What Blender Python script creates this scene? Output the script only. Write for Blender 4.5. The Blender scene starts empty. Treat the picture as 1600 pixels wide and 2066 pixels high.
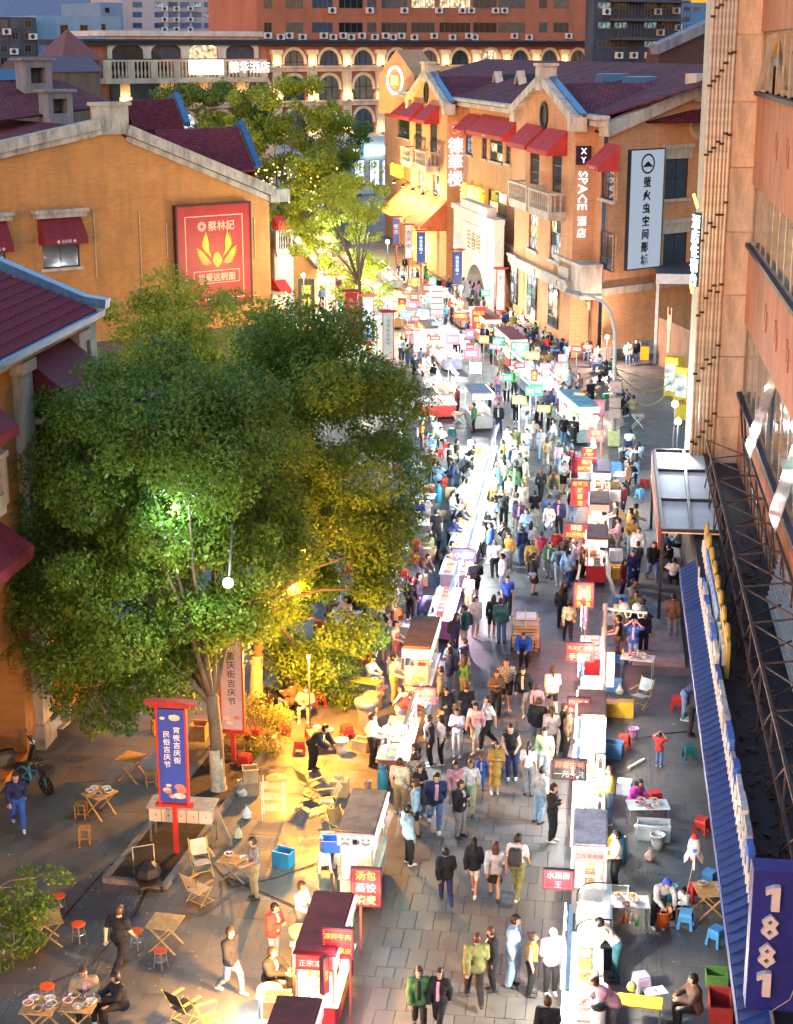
import bpy, math, random
import numpy as np
from mathutils import Matrix, Vector
R = math.radians
rnd = random.Random(7)
scene = bpy.context.scene
col = scene.collection

# ---------------------------------------------------------------- camera, sky, exposure
CH, F = 21.0, 3300.0                       # eye height in metres, focal length in photo pixels (1600 wide)
PIT, YAW = math.atan(933 / 3300), math.atan(435 / 3429)
cd = bpy.data.cameras.new('camera'); cam = bpy.data.objects.new('camera', cd); col.objects.link(cam)
cd.sensor_fit = 'VERTICAL'; cd.sensor_height = 36; cd.lens = 36 * F / 2066
cd.clip_start = 0.5; cd.clip_end = 6000
cam.location = (0, 0, CH); cam.rotation_euler = (math.pi / 2 - PIT, 0, YAW)
scene.camera = cam
world = bpy.data.worlds.new('World'); scene.world = world; world.use_nodes = True
wn = world.node_tree.nodes; wl = world.node_tree.links
sky = wn.new('ShaderNodeTexSky'); sky.sky_type = 'NISHITA'; sky.sun_disc = False
sky.sun_elevation = R(2.0); sky.sun_rotation = R(200); sky.air_density = 1.3; sky.dust_density = 1.0; sky.ozone_density = 3.0
wl.new(sky.outputs[0], wn['Background'].inputs[0]); wn['Background'].inputs[1].default_value = 0.13
sl_ = bpy.data.lights.new('afterglow', 'SUN'); sl_.energy = .014; sl_.angle = R(100); sl_.color = (1, .66, .4)     # last light of dusk, low and very soft
sun = bpy.data.objects.new('afterglow', sl_); col.objects.link(sun); sun.rotation_euler = (R(78), 0, R(-20))
scene.view_settings.view_transform = 'Standard'; scene.view_settings.look = 'None'
scene.view_settings.gamma = 1; scene.view_settings.use_curve_mapping = False
EXPO = 3.95; K = 1 / 2 ** EXPO                # emitters below are given as they should read on the picture
scene.view_settings.exposure = EXPO
scene.render.engine = 'CYCLES'
cy = scene.cycles
cy.use_denoising = True; cy.max_bounces = 6; cy.diffuse_bounces = 2; cy.glossy_bounces = 2
cy.transmission_bounces = 4; cy.transparent_max_bounces = 10; cy.sample_clamp_indirect = 4; cy.sample_clamp_direct = 0
cy.use_light_tree = True; cy.caustics_reflective = False; cy.caustics_refractive = False

# ---------------------------------------------------------------- pixel -> place
fwv = (-math.sin(YAW) * math.cos(PIT), math.cos(YAW) * math.cos(PIT), -math.sin(PIT))
rtv = (math.cos(YAW), math.sin(YAW), 0)
upv = (-math.sin(YAW) * math.sin(PIT), math.cos(YAW) * math.sin(PIT), math.cos(PIT))
def ray(px, py):
    a = (px - 800) / F; b = (1033 - py) / F
    return [fwv[i] + a * rtv[i] + b * upv[i] for i in range(3)]
def G(px, py, z=0.0):
    d = ray(px, py); t = (z - CH) / d[2]
    return (d[0] * t, d[1] * t, z)
def atY(px, py, Y):
    d = ray(px, py); t = Y / d[1]
    return (d[0] * t, Y, CH + d[2] * t)
def atX(px, py, X):
    d = ray(px, py); t = X / d[0]
    return (X, d[1] * t, CH + d[2] * t)
class Wall:
    """a vertical plane through p0 along heading u; uv() turns a photo pixel into (metres along, height)"""
    def __init__(s, p0, p1):
        s.p = Vector((p0[0], p0[1], 0)); d = Vector((p1[0] - p0[0], p1[1] - p0[1], 0)); s.len = d.length; s.u = d / s.len
        s.n = Vector((s.u.y, -s.u.x, 0)); s.rz = math.atan2(s.u.y, s.u.x)
    def uv(s, px, py):
        d = Vector(ray(px, py)); o = Vector((0, 0, CH))
        t = (s.p - o).dot(s.n) / d.dot(s.n); q = o + d * t
        return ((q - s.p).dot(s.u), q.z)
    def rect(s, x0, y0, x1, y1):
        xm, ym = (x0 + x1) / 2, (y0 + y1) / 2
        return (s.uv(x0, ym)[0], s.uv(xm, y1)[1], s.uv(x1, ym)[0], s.uv(xm, y0)[1])   # u0, z0, u1, z1
    def at(s, u, z=0, out=0):
        return s.p + s.u * u + s.n * out + Vector((0, 0, z))

# ---------------------------------------------------------------- mesh builder
class MB:
    def __init__(s): s.v = []; s.f = []; s.mi = []; s.M = Matrix.Identity(4); s.m = 0
    def add(s, vs, fs):
        b = len(s.v); M = s.M
        s.v += [tuple(M @ Vector(v)) for v in vs]
        s.f += [tuple(i + b for i in f) for f in fs]; s.mi += [s.m] * len(fs)
    def box(s, x0, y0, z0, x1, y1, z1, taper=0):
        t = taper
        s.add([(x0, y0, z0), (x1, y0, z0), (x1, y1, z0), (x0, y1, z0), (x0 + t, y0 + t, z1), (x1 - t, y0 + t, z1), (x1 - t, y1 - t, z1), (x0 + t, y1 - t, z1)],
              [(0, 3, 2, 1), (4, 5, 6, 7), (0, 1, 5, 4), (1, 2, 6, 5), (2, 3, 7, 6), (3, 0, 4, 7)])
    def bar(s, a, b, w, h=None):
        a = Vector(a); b = Vector(b); d = b - a; L = d.length
        if L < 1e-6: return
        h = h or w; d /= L
        up = Vector((0, 0, 1)) if abs(d.z) < .95 else Vector((0, 1, 0))
        x = d.cross(up).normalized(); y = x.cross(d)
        vs = [p + x * (i * w / 2) + y * (j * h / 2) for p in (a, b) for i, j in ((-1, -1), (1, -1), (1, 1), (-1, 1))]
        s.add(vs, [(0, 1, 2, 3), (7, 6, 5, 4), (0, 4, 5, 1), (1, 5, 6, 2), (2, 6, 7, 3), (3, 7, 4, 0)])
    def tube(s, pts, r, n=6, cap=True):
        pts = [Vector(p) for p in pts]; rs = r if isinstance(r, (list, tuple)) else [r] * len(pts)
        vs = []; fs = []; pv = None
        for i, p in enumerate(pts):
            d = (pts[min(i + 1, len(pts) - 1)] - pts[max(i - 1, 0)]).normalized()
            if pv is None:
                pv = d.cross(Vector((0, 0, 1)) if abs(d.z) < .9 else Vector((1, 0, 0))).normalized()
            x = (pv - d * pv.dot(d)).normalized(); y = d.cross(x); pv = x
            vs += [p + (x * math.cos(2 * math.pi * k / n) + y * math.sin(2 * math.pi * k / n)) * rs[i] for k in range(n)]
        for i in range(len(pts) - 1):
            for k in range(n):
                a = i * n + k; b = i * n + (k + 1) % n
                fs.append((a, b, b + n, a + n))
        if cap: fs += [tuple(range(n))[::-1], tuple((len(pts) - 1) * n + k for k in range(n))]
        s.add(vs, fs)
    def lathe(s, prof, n=10, c=(0, 0, 0)):
        vs = []; fs = []
        for r, z in prof: vs += [(c[0] + r * math.cos(2 * math.pi * k / n), c[1] + r * math.sin(2 * math.pi * k / n), c[2] + z) for k in range(n)]
        for i in range(len(prof) - 1):
            for k in range(n):
                a = i * n + k; b = i * n + (k + 1) % n
                fs.append((a, b, b + n, a + n))
        fs += [tuple(range(n))[::-1], tuple((len(prof) - 1) * n + k for k in range(n))]
        s.add(vs, fs)
    def ring(s, r0, r1, h, n=20):
        pr = [(r0, 0), (r0, h), (r1, h), (r1, 0)]; b = len(s.v)
        vs = [(r * math.cos(2 * math.pi * k / n), r * math.sin(2 * math.pi * k / n), z) for r, z in pr for k in range(n)]
        s.add(vs, [(i * n + k, i * n + (k + 1) % n, (i + 1) % 4 * n + (k + 1) % n, (i + 1) % 4 * n + k) for i in range(4) for k in range(n)])
    def prism(s, poly, y0, y1):
        """poly in (x,z), extruded along y"""
        n = len(poly)
        s.add([(x, y0, z) for x, z in poly] + [(x, y1, z) for x, z in poly],
              [tuple(range(n)), tuple(range(2 * n - 1, n - 1, -1))] + [(i, i + n, (i + 1) % n + n, (i + 1) % n) for i in range(n)])
    def poly3(s, pts, th=.06):
        """flat slab from a 3D polygon, th thick below it"""
        pts = [Vector(p) for p in pts]; n = len(pts)
        nn = (pts[1] - pts[0]).cross(pts[-1] - pts[0]).normalized()
        if nn.z < 0: pts = pts[::-1]; nn = -nn
        lo = [p - nn * th for p in pts]
        s.add(pts + lo, [tuple(range(n)), tuple(range(2 * n - 1, n - 1, -1))] + [(i, i + n, (i + 1) % n + n, (i + 1) % n) for i in range(n)])
    def mesh(s, name, mats, smooth=False):
        me = bpy.data.meshes.new(name); me.from_pydata(s.v, [], s.f)
        for m in (mats if isinstance(mats, (list, tuple)) else [mats]): me.materials.append(m)
        if any(s.mi): me.polygons.foreach_set('material_index', s.mi)
        if smooth: me.polygons.foreach_set('use_smooth', [True] * len(s.f))
        me.update(); return me
    def build(s, name, mats, parent=None, smooth=False, loc=None, rz=0):
        return ob(name, s.mesh(name, mats, smooth), parent, loc, rz)
def ob(name, data, parent=None, loc=None, rz=0):
    o = bpy.data.objects.new(name, data); col.objects.link(o)
    if loc is not None: o.location = loc
    if rz: o.rotation_euler.z = rz
    if parent is not None: o.parent = parent
    return o
def tag(o, label, cat, group=None):
    o['label'] = label; o['category'] = cat
    if group: o['group'] = group
    return o
def thing(name, loc, rz, label, cat, group=None):
    return tag(ob(name, None, None, loc, rz), label, cat, group)
def struct(o): o['kind'] = 'structure'; return o
def stuff(o): o['kind'] = 'stuff'; return o
def copy_tree(o, loc, rz, label=None):
    r = o.copy(); col.objects.link(r); r.location = loc; r.rotation_euler.z = rz
    if label: r['label'] = label
    def kids(a, b):
        for ch in a.children:
            c = ch.copy(); col.objects.link(c); c.parent = b; kids(ch, c)
    kids(o, r); return r

# ---------------------------------------------------------------- materials
MC = {}
def nodes(name):
    m = bpy.data.materials.new(name); m.use_nodes = True
    return m, m.node_tree.nodes, m.node_tree.links, m.node_tree.nodes['Principled BSDF']
def lin(c):
    """sRGB 0-255 or hex triple -> linear"""
    return tuple(((x / 255 + .055) / 1.055) ** 2.4 if x > 10 else x / 255 / 12.92 for x in c)
def mix(nt, a, b, fac):
    n = nt.new('ShaderNodeMix'); n.data_type = 'RGBA'
    n.inputs[6].default_value = (*a, 1); n.inputs[7].default_value = (*b, 1)
    return n
def P(c, rough=.6, metal=0.0, var=.22, scale=4.0, bump=0.0, key=None, spec=.4, rel=True):
    """plain painted/cloth/wood surface: base colour broken up by two scales of noise"""
    k = ('P', tuple(round(x, 3) for x in c), rough, metal, var, scale, bump, spec)
    if k in MC: return MC[k]
    m, nt, ln, b = nodes(key or 'surface')
    tc = nt.new('ShaderNodeTexCoord'); no = nt.new('ShaderNodeTexNoise'); no.inputs['Scale'].default_value = scale
    no.inputs['Detail'].default_value = 5; no.inputs['Roughness'].default_value = .65
    ln.new(tc.outputs['Object'], no.inputs['Vector'])
    x = mix(nt, [v * (1 - var) for v in c], [min(1, v * (1 + var)) for v in c], 0)
    rp = nt.new('ShaderNodeMapRange'); rp.inputs[1].default_value = .3; rp.inputs[2].default_value = .7
    ln.new(no.outputs[0], rp.inputs[0]); ln.new(rp.outputs[0], x.inputs[0]); ln.new(x.outputs[2], b.inputs['Base Color'])
    b.inputs['Roughness'].default_value = rough; b.inputs['Metallic'].default_value = metal; b.inputs['Specular IOR Level'].default_value = spec
    if bump:
        bp = nt.new('ShaderNodeBump'); bp.inputs['Strength'].default_value = bump; bp.inputs['Distance'].default_value = .03
        ln.new(no.outputs[0], bp.inputs['Height']); ln.new(bp.outputs[0], b.inputs['Normal'])
    MC[k] = m; return m
def E(c, s, key='light'):
    k = ('E', c, s)
    if k in MC: return MC[k]
    m, nt, ln, b = nodes(key)
    b.inputs['Base Color'].default_value = (*[v * (.4 if s > 2 else .12) for v in c], 1)
    b.inputs['Emission Color'].default_value = (*c, 1); b.inputs['Emission Strength'].default_value = s * K
    MC[k] = m; return m
def brickmat(c1, c2, mortar, w=.5, h=.16, key='brick'):
    k = ('B', c1, c2)
    if k in MC: return MC[k]
    m, nt, ln, b = nodes(key)
    tc = nt.new('ShaderNodeTexCoord'); sp = nt.new('ShaderNodeSeparateXYZ'); ad = nt.new('ShaderNodeMath'); cb = nt.new('ShaderNodeCombineXYZ')
    ln.new(tc.outputs['Object'], sp.inputs[0]); ln.new(sp.outputs[0], ad.inputs[0]); ln.new(sp.outputs[1], ad.inputs[1])
    ln.new(ad.outputs[0], cb.inputs[0]); ln.new(sp.outputs[2], cb.inputs[1])
    br = nt.new('ShaderNodeTexBrick'); ln.new(cb.outputs[0], br.inputs['Vector'])
    br.inputs['Color1'].default_value = (*c1, 1); br.inputs['Color2'].default_value = (*c2, 1); br.inputs['Mortar'].default_value = (*mortar, 1)
    br.inputs['Scale'].default_value = 1; br.inputs['Mortar Size'].default_value = .012; br.inputs['Brick Width'].default_value = w; br.inputs['Row Height'].default_value = h
    no = nt.new('ShaderNodeTexNoise'); no.inputs['Scale'].default_value = .45; no.inputs['Detail'].default_value = 8; ln.new(tc.outputs['Object'], no.inputs['Vector'])
    rp = nt.new('ShaderNodeMapRange'); rp.inputs[1].default_value = .3; rp.inputs[2].default_value = .7; rp.inputs[3].default_value = .84; rp.inputs[4].default_value = 1.1
    ln.new(no.outputs[0], rp.inputs[0])
    mp = nt.new('ShaderNodeMapping'); mp.inputs['Scale'].default_value = (1, 1, .12); ln.new(tc.outputs['Object'], mp.inputs[0])
    n3 = nt.new('ShaderNodeTexNoise'); n3.inputs['Scale'].default_value = 1.6; n3.inputs['Detail'].default_value = 6; ln.new(mp.outputs[0], n3.inputs['Vector'])
    r3 = nt.new('ShaderNodeMapRange'); r3.inputs[1].default_value = .36; r3.inputs[2].default_value = .55; r3.inputs[3].default_value = .9; r3.inputs[4].default_value = 1.02; ln.new(n3.outputs[0], r3.inputs[0])
    ms = nt.new('ShaderNodeMath'); ms.operation = 'MULTIPLY'; ln.new(rp.outputs[0], ms.inputs[0]); ln.new(r3.outputs[0], ms.inputs[1])
    mu = nt.new('ShaderNodeMix'); mu.data_type = 'RGBA'; mu.blend_type = 'MULTIPLY'; mu.inputs[0].default_value = 1
    ln.new(br.outputs[0], mu.inputs[6]); ln.new(ms.outputs[0], mu.inputs[7]); ln.new(mu.outputs[2], b.inputs['Base Color'])
    bp = nt.new('ShaderNodeBump'); bp.inputs['Strength'].default_value = .4; bp.inputs['Distance'].default_value = .01; bp.invert = True
    ln.new(br.outputs[1], bp.inputs['Height']); ln.new(bp.outputs[0], b.inputs['Normal'])
    b.inputs['Roughness'].default_value = .85
    MC[k] = m; return m
def stained(c, dark=.45, key='stained plaster', scale=1.2, stretch=.18, rough=.8):
    """wall surface with vertical rain streaks and blotches"""
    k = ('S', c, dark, scale, stretch)
    if k in MC: return MC[k]
    m, nt, ln, b = nodes(key)
    tc = nt.new('ShaderNodeTexCoord'); mp = nt.new('ShaderNodeMapping'); mp.inputs['Scale'].default_value = (1, 1, stretch)
    ln.new(tc.outputs['Object'], mp.inputs[0])
    no = nt.new('ShaderNodeTexNoise'); no.inputs['Scale'].default_value = scale; no.inputs['Detail'].default_value = 9; no.inputs['Roughness'].default_value = .7
    ln.new(mp.outputs[0], no.inputs['Vector'])
    rp = nt.new('ShaderNodeMapRange'); rp.inputs[1].default_value = .36; rp.inputs[2].default_value = .58
    ln.new(no.outputs[0], rp.inputs[0])
    x = mix(nt, [v * dark for v in c], c, 0); ln.new(rp.outputs[0], x.inputs[0])
    n2 = nt.new('ShaderNodeTexNoise'); n2.inputs['Scale'].default_value = 14; n2.inputs['Detail'].default_value = 4; ln.new(tc.outputs['Object'], n2.inputs['Vector'])
    r2 = nt.new('ShaderNodeMapRange'); r2.inputs[3].default_value = .8; r2.inputs[4].default_value = 1.2; ln.new(n2.outputs[0], r2.inputs[0])
    mu = nt.new('ShaderNodeMix'); mu.data_type = 'RGBA'; mu.blend_type = 'MULTIPLY'; mu.inputs[0].default_value = 1
    ln.new(x.outputs[2], mu.inputs[6]); ln.new(r2.outputs[0], mu.inputs[7]); ln.new(mu.outputs[2], b.inputs['Base Color'])
    b.inputs['Roughness'].default_value = rough
    MC[k] = m; return m
def glassmat(c=(.02, .03, .04), rough=.08, key='window glass'):
    k = ('W', c)
    if k in MC: return MC[k]
    m, nt, ln, b = nodes(key)
    tc = nt.new('ShaderNodeTexCoord'); no = nt.new('ShaderNodeTexNoise'); no.inputs['Scale'].default_value = .8; ln.new(tc.outputs['Object'], no.inputs['Vector'])
    x = mix(nt, [v * .5 for v in c], [v * 1.6 for v in c], 0); ln.new(no.outputs[0], x.inputs[0]); ln.new(x.outputs[2], b.inputs['Base Color'])
    b.inputs['Roughness'].default_value = rough; b.inputs['Specular IOR Level'].default_value = .8
    MC[k] = m; return m
def clear(key='clear acrylic', c=(.9, 1, .97), a=.16):
    k = ('C', c, a)
    if k in MC: return MC[k]
    m, nt, ln, b = nodes(key)
    b.inputs['Base Color'].default_value = (*c, 1); b.inputs['Roughness'].default_value = .05; b.inputs['Alpha'].default_value = a
    MC[k] = m; return m
def litwin(c, s):
    """a lit room behind glass: uneven glow with darker furniture and curtain bands"""
    k = ('L', c, s)
    if k in MC: return MC[k]
    m, nt, ln, b = nodes('lit window')
    tc = nt.new('ShaderNodeTexCoord'); no = nt.new('ShaderNodeTexNoise'); no.inputs['Scale'].default_value = 1.7; no.inputs['Detail'].default_value = 3; ln.new(tc.outputs['Object'], no.inputs['Vector'])
    rp = nt.new('ShaderNodeMapRange'); rp.inputs[1].default_value = .35; rp.inputs[2].default_value = .7; rp.inputs[3].default_value = .12 * s * K; rp.inputs[4].default_value = s * K
    ln.new(no.outputs[0], rp.inputs[0]); ln.new(rp.outputs[0], b.inputs['Emission Strength'])
    b.inputs['Emission Color'].default_value = (*c, 1); b.inputs['Base Color'].default_value = (.05, .05, .05, 1); b.inputs['Roughness'].default_value = .1
    MC[k] = m; return m

# ---------------------------------------------------------------- lettering
TC = {}
def text_mesh(s, mat, size=1.0, bold=.012, vert=False, depth=0.0, gap=1.12):
    """lettering in the x-z plane facing -y, centred"""
    bold *= .4; k = (s, mat.name, round(size, 3), bold, vert, depth, gap)
    if k in TC: return TC[k]
    c = bpy.data.curves.new('letters', 'FONT'); c.resolution_u = 1; c.offset = bold; c.align_x = 'CENTER'; c.size = 1; c.extrude = depth
    c.body = '\n'.join(s) if vert else s
    if vert: c.space_line = gap
    o = bpy.data.objects.new('letters', c); me = bpy.data.meshes.new_from_object(o)
    bpy.data.objects.remove(o); bpy.data.curves.remove(c)
    n = len(me.vertices); a = np.empty(n * 3, 'f'); me.vertices.foreach_get('co', a); a = a.reshape(-1, 3)
    if n:
        a[:, 0] -= (a[:, 0].min() + a[:, 0].max()) / 2; a[:, 1] -= (a[:, 1].min() + a[:, 1].max()) / 2
        a = np.stack([a[:, 0], -a[:, 2], a[:, 1]], 1) * size
        me.vertices.foreach_set('co', a.astype('f').ravel())
    me.materials.clear(); me.materials.append(mat); me.name = 'lettering'; me.update()
    TC[k] = me; return me

# common colours (linear)
WHITE = (.75, .75, .73); CREAM = (.55, .45, .33); STONE = (.42, .36, .28); BLACK = (.012, .012, .014); DARK = (.03, .03, .035)
RED = (.55, .03, .02); BURG = (.16, .012, .02); STEEL = (.35, .36, .37); WOOD = (.36, .19, .06); DWOOD = (.13, .06, .025)
BLUE = (.02, .09, .42); TEAL = (.02, .16, .24); YEL = (.7, .42, .03); ORNG = (.75, .2, .02); PINK = (.75, .12, .25); GREEN = (.03, .25, .08)
# ================================================================ THE SETTING
# ---------------------------------------------------------------- ground
def groundmat(name, c, isl):
    m, nt, ln, b = nodes(name)
    tc = nt.new('ShaderNodeTexCoord'); ge = nt.new('ShaderNodeNewGeometry')
    no = nt.new('ShaderNodeTexNoise'); no.inputs['Scale'].default_value = .55; no.inputs['Detail'].default_value = 9; no.inputs['Roughness'].default_value = .7
    ln.new(ge.outputs['Position'], no.inputs['Vector'])
    n2 = nt.new('ShaderNodeTexNoise'); n2.inputs['Scale'].default_value = 28; n2.inputs['Detail'].default_value = 3; ln.new(ge.outputs['Position'], n2.inputs['Vector'])
    x = mix(nt, [v * .45 for v in c], [v * 1.35 for v in c], 0)
    ad = nt.new('ShaderNodeMath'); ad.operation = 'MULTIPLY_ADD'; ad.inputs[1].default_value = .75; ln.new(no.outputs[0], ad.inputs[0])
    if isl == 'obj':
        oi = nt.new('ShaderNodeObjectInfo'); src = oi.outputs['Random']
    elif isl == 'island': src = ge.outputs['Random Per Island']
    else: src = n2.outputs[0]
    m2 = nt.new('ShaderNodeMath'); m2.operation = 'MULTIPLY'; m2.inputs[1].default_value = .2; ln.new(src, m2.inputs[0]); ln.new(m2.outputs[0], ad.inputs[2])
    ln.new(ad.outputs[0], x.inputs[0])
    n4 = nt.new('ShaderNodeTexNoise'); n4.inputs['Scale'].default_value = 1.1; n4.inputs['Detail'].default_value = 6; n4.inputs['Distortion'].default_value = .1; ln.new(ge.outputs['Position'], n4.inputs['Vector'])
    r4 = nt.new('ShaderNodeMapRange'); r4.inputs[1].default_value = .34; r4.inputs[2].default_value = .46; r4.inputs[3].default_value = .78; r4.inputs[4].default_value = 1; ln.new(n4.outputs[0], r4.inputs[0])
    m4 = nt.new('ShaderNodeMix'); m4.data_type = 'RGBA'; m4.blend_type = 'MULTIPLY'; m4.inputs[0].default_value = 1; ln.new(x.outputs[2], m4.inputs[6]); ln.new(r4.outputs[0], m4.inputs[7]); ln.new(m4.outputs[2], b.inputs['Base Color'])
    rr = nt.new('ShaderNodeMapRange'); rr.inputs[1].default_value = .35; rr.inputs[2].default_value = .65; rr.inputs[3].default_value = .32; rr.inputs[4].default_value = .75
    ln.new(no.outputs[0], rr.inputs[0]); ln.new(rr.outputs[0], b.inputs['Roughness'])
    bp = nt.new('ShaderNodeBump'); bp.inputs['Strength'].default_value = .25; bp.inputs['Distance'].default_value = .01; ln.new(n2.outputs[0], bp.inputs['Height']); ln.new(bp.outputs[0], b.inputs['Normal'])
    return m
GC = (.125, .116, .105)
g = MB(); g.add([(-3000, -500, -.05), (3000, -500, -.05), (3000, 4000, -.05), (-3000, 4000, -.05)], [(0, 1, 2, 3)])
struct(g.build('ground', groundmat('asphalt', (.06, .06, .065), 'n')))
pv = MB(); pv.add([(-17.6, 24, -.03), (5.4, 24, -.03), (5.4, 112, -.03), (-17.6, 112, -.03)], [(0, 1, 2, 3)])
paving = struct(pv.build('paving', P((.08, .074, .07), .9)))
SLM, SLI = groundmat('paving stone', GC, 'obj'), groundmat('paving stone field', GC, 'island')
def slab_mesh(w, l):
    m = MB(); m.add([(0, 0, -.03), (w, 0, -.03), (w, l, -.03), (0, l, -.03), (.005, .005, 0), (w - .005, .005, 0), (w - .005, l - .005, 0), (.005, l - .005, 0)],
                    [(4, 5, 6, 7), (0, 1, 5, 4), (1, 2, 6, 5), (2, 3, 7, 6), (3, 0, 4, 7)])
    return m.mesh('paving_slab', SLM)
field = MB(); nsl = 0; slabs = {}
cells = []
y = 27.0
for band in range(300):
    # cross bands of small stones every few rows, as in the street
    h = .45 if band % 9 in (7, 8) else .9
    x = -17.4 - (band % 2) * .225
    while x < 5.2:
        w = .45
        cells.append((x, y, w, h)); x += w
    y += h
    if y > 111.5: break
def inview(x, y): return -12.5 < x < .1 and y > 30.6 and x > -.36 * y - .5
cells.sort(key=lambda c: (not inview(c[0], c[1]) or not -5 < c[0] < 0, c[1]))
for (x, y, w, h) in cells:
    z = rnd.uniform(-.004, .004)
    if nsl < 300 and inview(x, y):
        k = (w, h)
        if k not in slabs: slabs[k] = slab_mesh(w - .005, h - .005)
        ob('paving_slab', slabs[k], paving, (x, y, z)); nsl += 1
    else:
        w -= .005; h -= .005
        field.add([(x, y, z), (x + w, y, z), (x + w, y + h, z), (x, y + h, z), (x, y, -.03), (x + w, y, -.03), (x + w, y + h, -.03), (x, y + h, -.03)],
                  [(0, 1, 2, 3), (4, 5, 1, 0), (5, 6, 2, 1), (6, 7, 3, 2), (7, 4, 0, 3)])
stuff(field.build('paving_slab_field', SLI, paving))
rd = MB(); rd.add([(-70, 112, -.02), (8, 112, -.02), (8, 250, -.02), (-110, 250, -.02)], [(0, 1, 2, 3)])
struct(rd.build('street', groundmat('far paving', (.12, .11, .105), 'n')))
# ribbed guide strips for the blind
def strip(x, y0, y1):
    m = MB(); m.box(x, y0, -.02, x + .6, y1, .008)
    n = int((y1 - y0) / .6)
    for i in range(n):
        for k in range(5): m.box(x + .06 + k * .11, y0 + i * .6 + .04, .008, x + .11 + k * .11, y0 + i * .6 + .56, .02)
    stuff(m.build('guide_strip', groundmat('guide strip stone', (.13, .125, .11), 'n'), paving))
strip(1.35, 30, 62); strip(-11.9, 30, 52)
st = MB(); st.box(1.55, 55.2, -.02, 3.3, 61.5, .16); st.box(1.45, 54.9, -.02, 3.3, 55.2, .08)
struct(st.build('step', stained((.3, .24, .22), .6, 'step stone', 1.5, 1)))
gr = MB(); p = G(1172, 880)
gr.box(p[0] - .3, p[1] - .2, .002, p[0] + .3, p[1] + .2, .012)
for k in range(6): gr.box(p[0] - .26 + k * .1, p[1] - .17, .012, p[0] - .21 + k * .1, p[1] + .17, .02)
tag(gr.build('drain_grate', P((.02, .02, .02), .5, .6)), 'dark iron drain grate in the paving behind the oyster sign', 'grate')

# ---------------------------------------------------------------- building helpers
class Bld:
    def __init__(s, name, label, W):
        s.p = W.p.copy(); s.e = thing(name, s.p, 0, label, 'building'); s.W = W
    def put(s, mb, name, mats, W=None, u=0, z=0, out=0, smooth=False, parent=None):
        me = mb if isinstance(mb, bpy.types.Mesh) else mb.mesh(name, mats, smooth)
        W = W or s.W
        if parent is not None: return ob(name, me, parent)
        o = ob(name, me, s.e, W.at(u, z, out) - s.p, W.rz); return o
def wallmesh(m, u0, u1, z0, prof, holes, th=.3):
    """front face at y=0 with rectangular openings; prof = top outline [(u,z)...] from u0 to u1"""
    zc = min(z for _, z in prof)
    hs = [h for h in holes if h[3] < zc]
    xs = sorted({u0, u1} | {x for h in hs for x in (h[0], h[2])}); zs = sorted({z0, zc} | {x for h in hs for x in (h[1], h[3])})
    xs = [x for x in xs if u0 <= x <= u1]; zs = [z for z in zs if z0 <= z <= zc]
    for i in range(len(xs) - 1):
        for j in range(len(zs) - 1):
            cx, cz = (xs[i] + xs[i + 1]) / 2, (zs[j] + zs[j + 1]) / 2
            if any(h[0] < cx < h[2] and h[1] < cz < h[3] for h in hs): continue
            m.add([(xs[i], 0, zs[j]), (xs[i + 1], 0, zs[j]), (xs[i + 1], 0, zs[j + 1]), (xs[i], 0, zs[j + 1])], [(0, 1, 2, 3)])
    for a, b, c, d in hs:
        m.add([(a, 0, b), (c, 0, b), (c, 0, d), (a, 0, d), (a, th, b), (c, th, b), (c, th, d), (a, th, d)], [(0, 4, 5, 1), (1, 5, 6, 2), (2, 6, 7, 3), (3, 7, 4, 0), (4, 7, 6, 5)])
    if max(z for _, z in prof) > zc + 1e-3:
        for (ua, za), (ub, zb) in zip(prof[:-1], prof[1:]):
            if za > zc + 1e-3 or zb > zc + 1e-3: m.add([(ua, 0, zc), (ub, 0, zc), (ub, 0, zb), (ua, 0, za)], [(0, 1, 2, 3)])
PC = {}
FRAME = P((.025, .022, .022), .5); GL = glassmat((.03, .04, .05)); SILL = stained((.5, .42, .33), .6, 'sill stone', 2, .5)
def window(B, W, r, nx=2, nz=2, out=0, glass=None, frame=None, sill=True, lintel=0, fr=.09, panes=True):
    u0, z0, u1, z1 = r; w, h = u1 - u0, z1 - z0
    m = MB(); y0, y1 = .1, .18
    m.box(0, y0, 0, fr, y1, h); m.box(w - fr, y0, 0, w, y1, h); m.box(fr, y0, 0, w - fr, y1, fr); m.box(fr, y0, h - fr, w - fr, y1, h)
    for i in range(1, nx): m.box(w * i / nx - fr * .4, y0, fr, w * i / nx + fr * .4, y1, h - fr)
    for j in range(1, nz): m.box(fr, y0 + .01, h * j / nz - fr * .35, w - fr, y1 - .01, h * j / nz + fr * .35)
    o = B.put(m, 'window', frame or FRAME, W, u0, z0, out)
    gs = glass if isinstance(glass, list) else [glass or GL]
    if panes:
        for i in range(nx):
            for j in range(nz):
                gm = rnd.choice(gs); pw, ph = w / nx, h / nz; k = (round(pw, 2), round(ph, 2), gm.name)
                if k not in PC:
                    q = MB(); q.box(0, .13, 0, pw, .15, ph); PC[k] = q.mesh('pane', gm)
                ob('pane', PC[k], o, (i * pw, 0, j * ph))
    else:
        q = MB(); q.box(.02, .13, .02, w - .02, .15, h - .02); B.put(q, 'pane', rnd.choice(gs), parent=o)
    if sill:
        q = MB(); q.box(-.2, -.14, -.22, w + .2, .08, 0); B.put(q, 'sill', SILL, parent=o)
    if lintel:
        q = MB(); q.box(-.25, -.1, h, w + .25, .06, h + lintel * .7); q.box(-.35, -.18, h + lintel * .7, w + .35, .06, h + lintel); B.put(q, 'lintel', SILL, parent=o)
    return o
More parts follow.
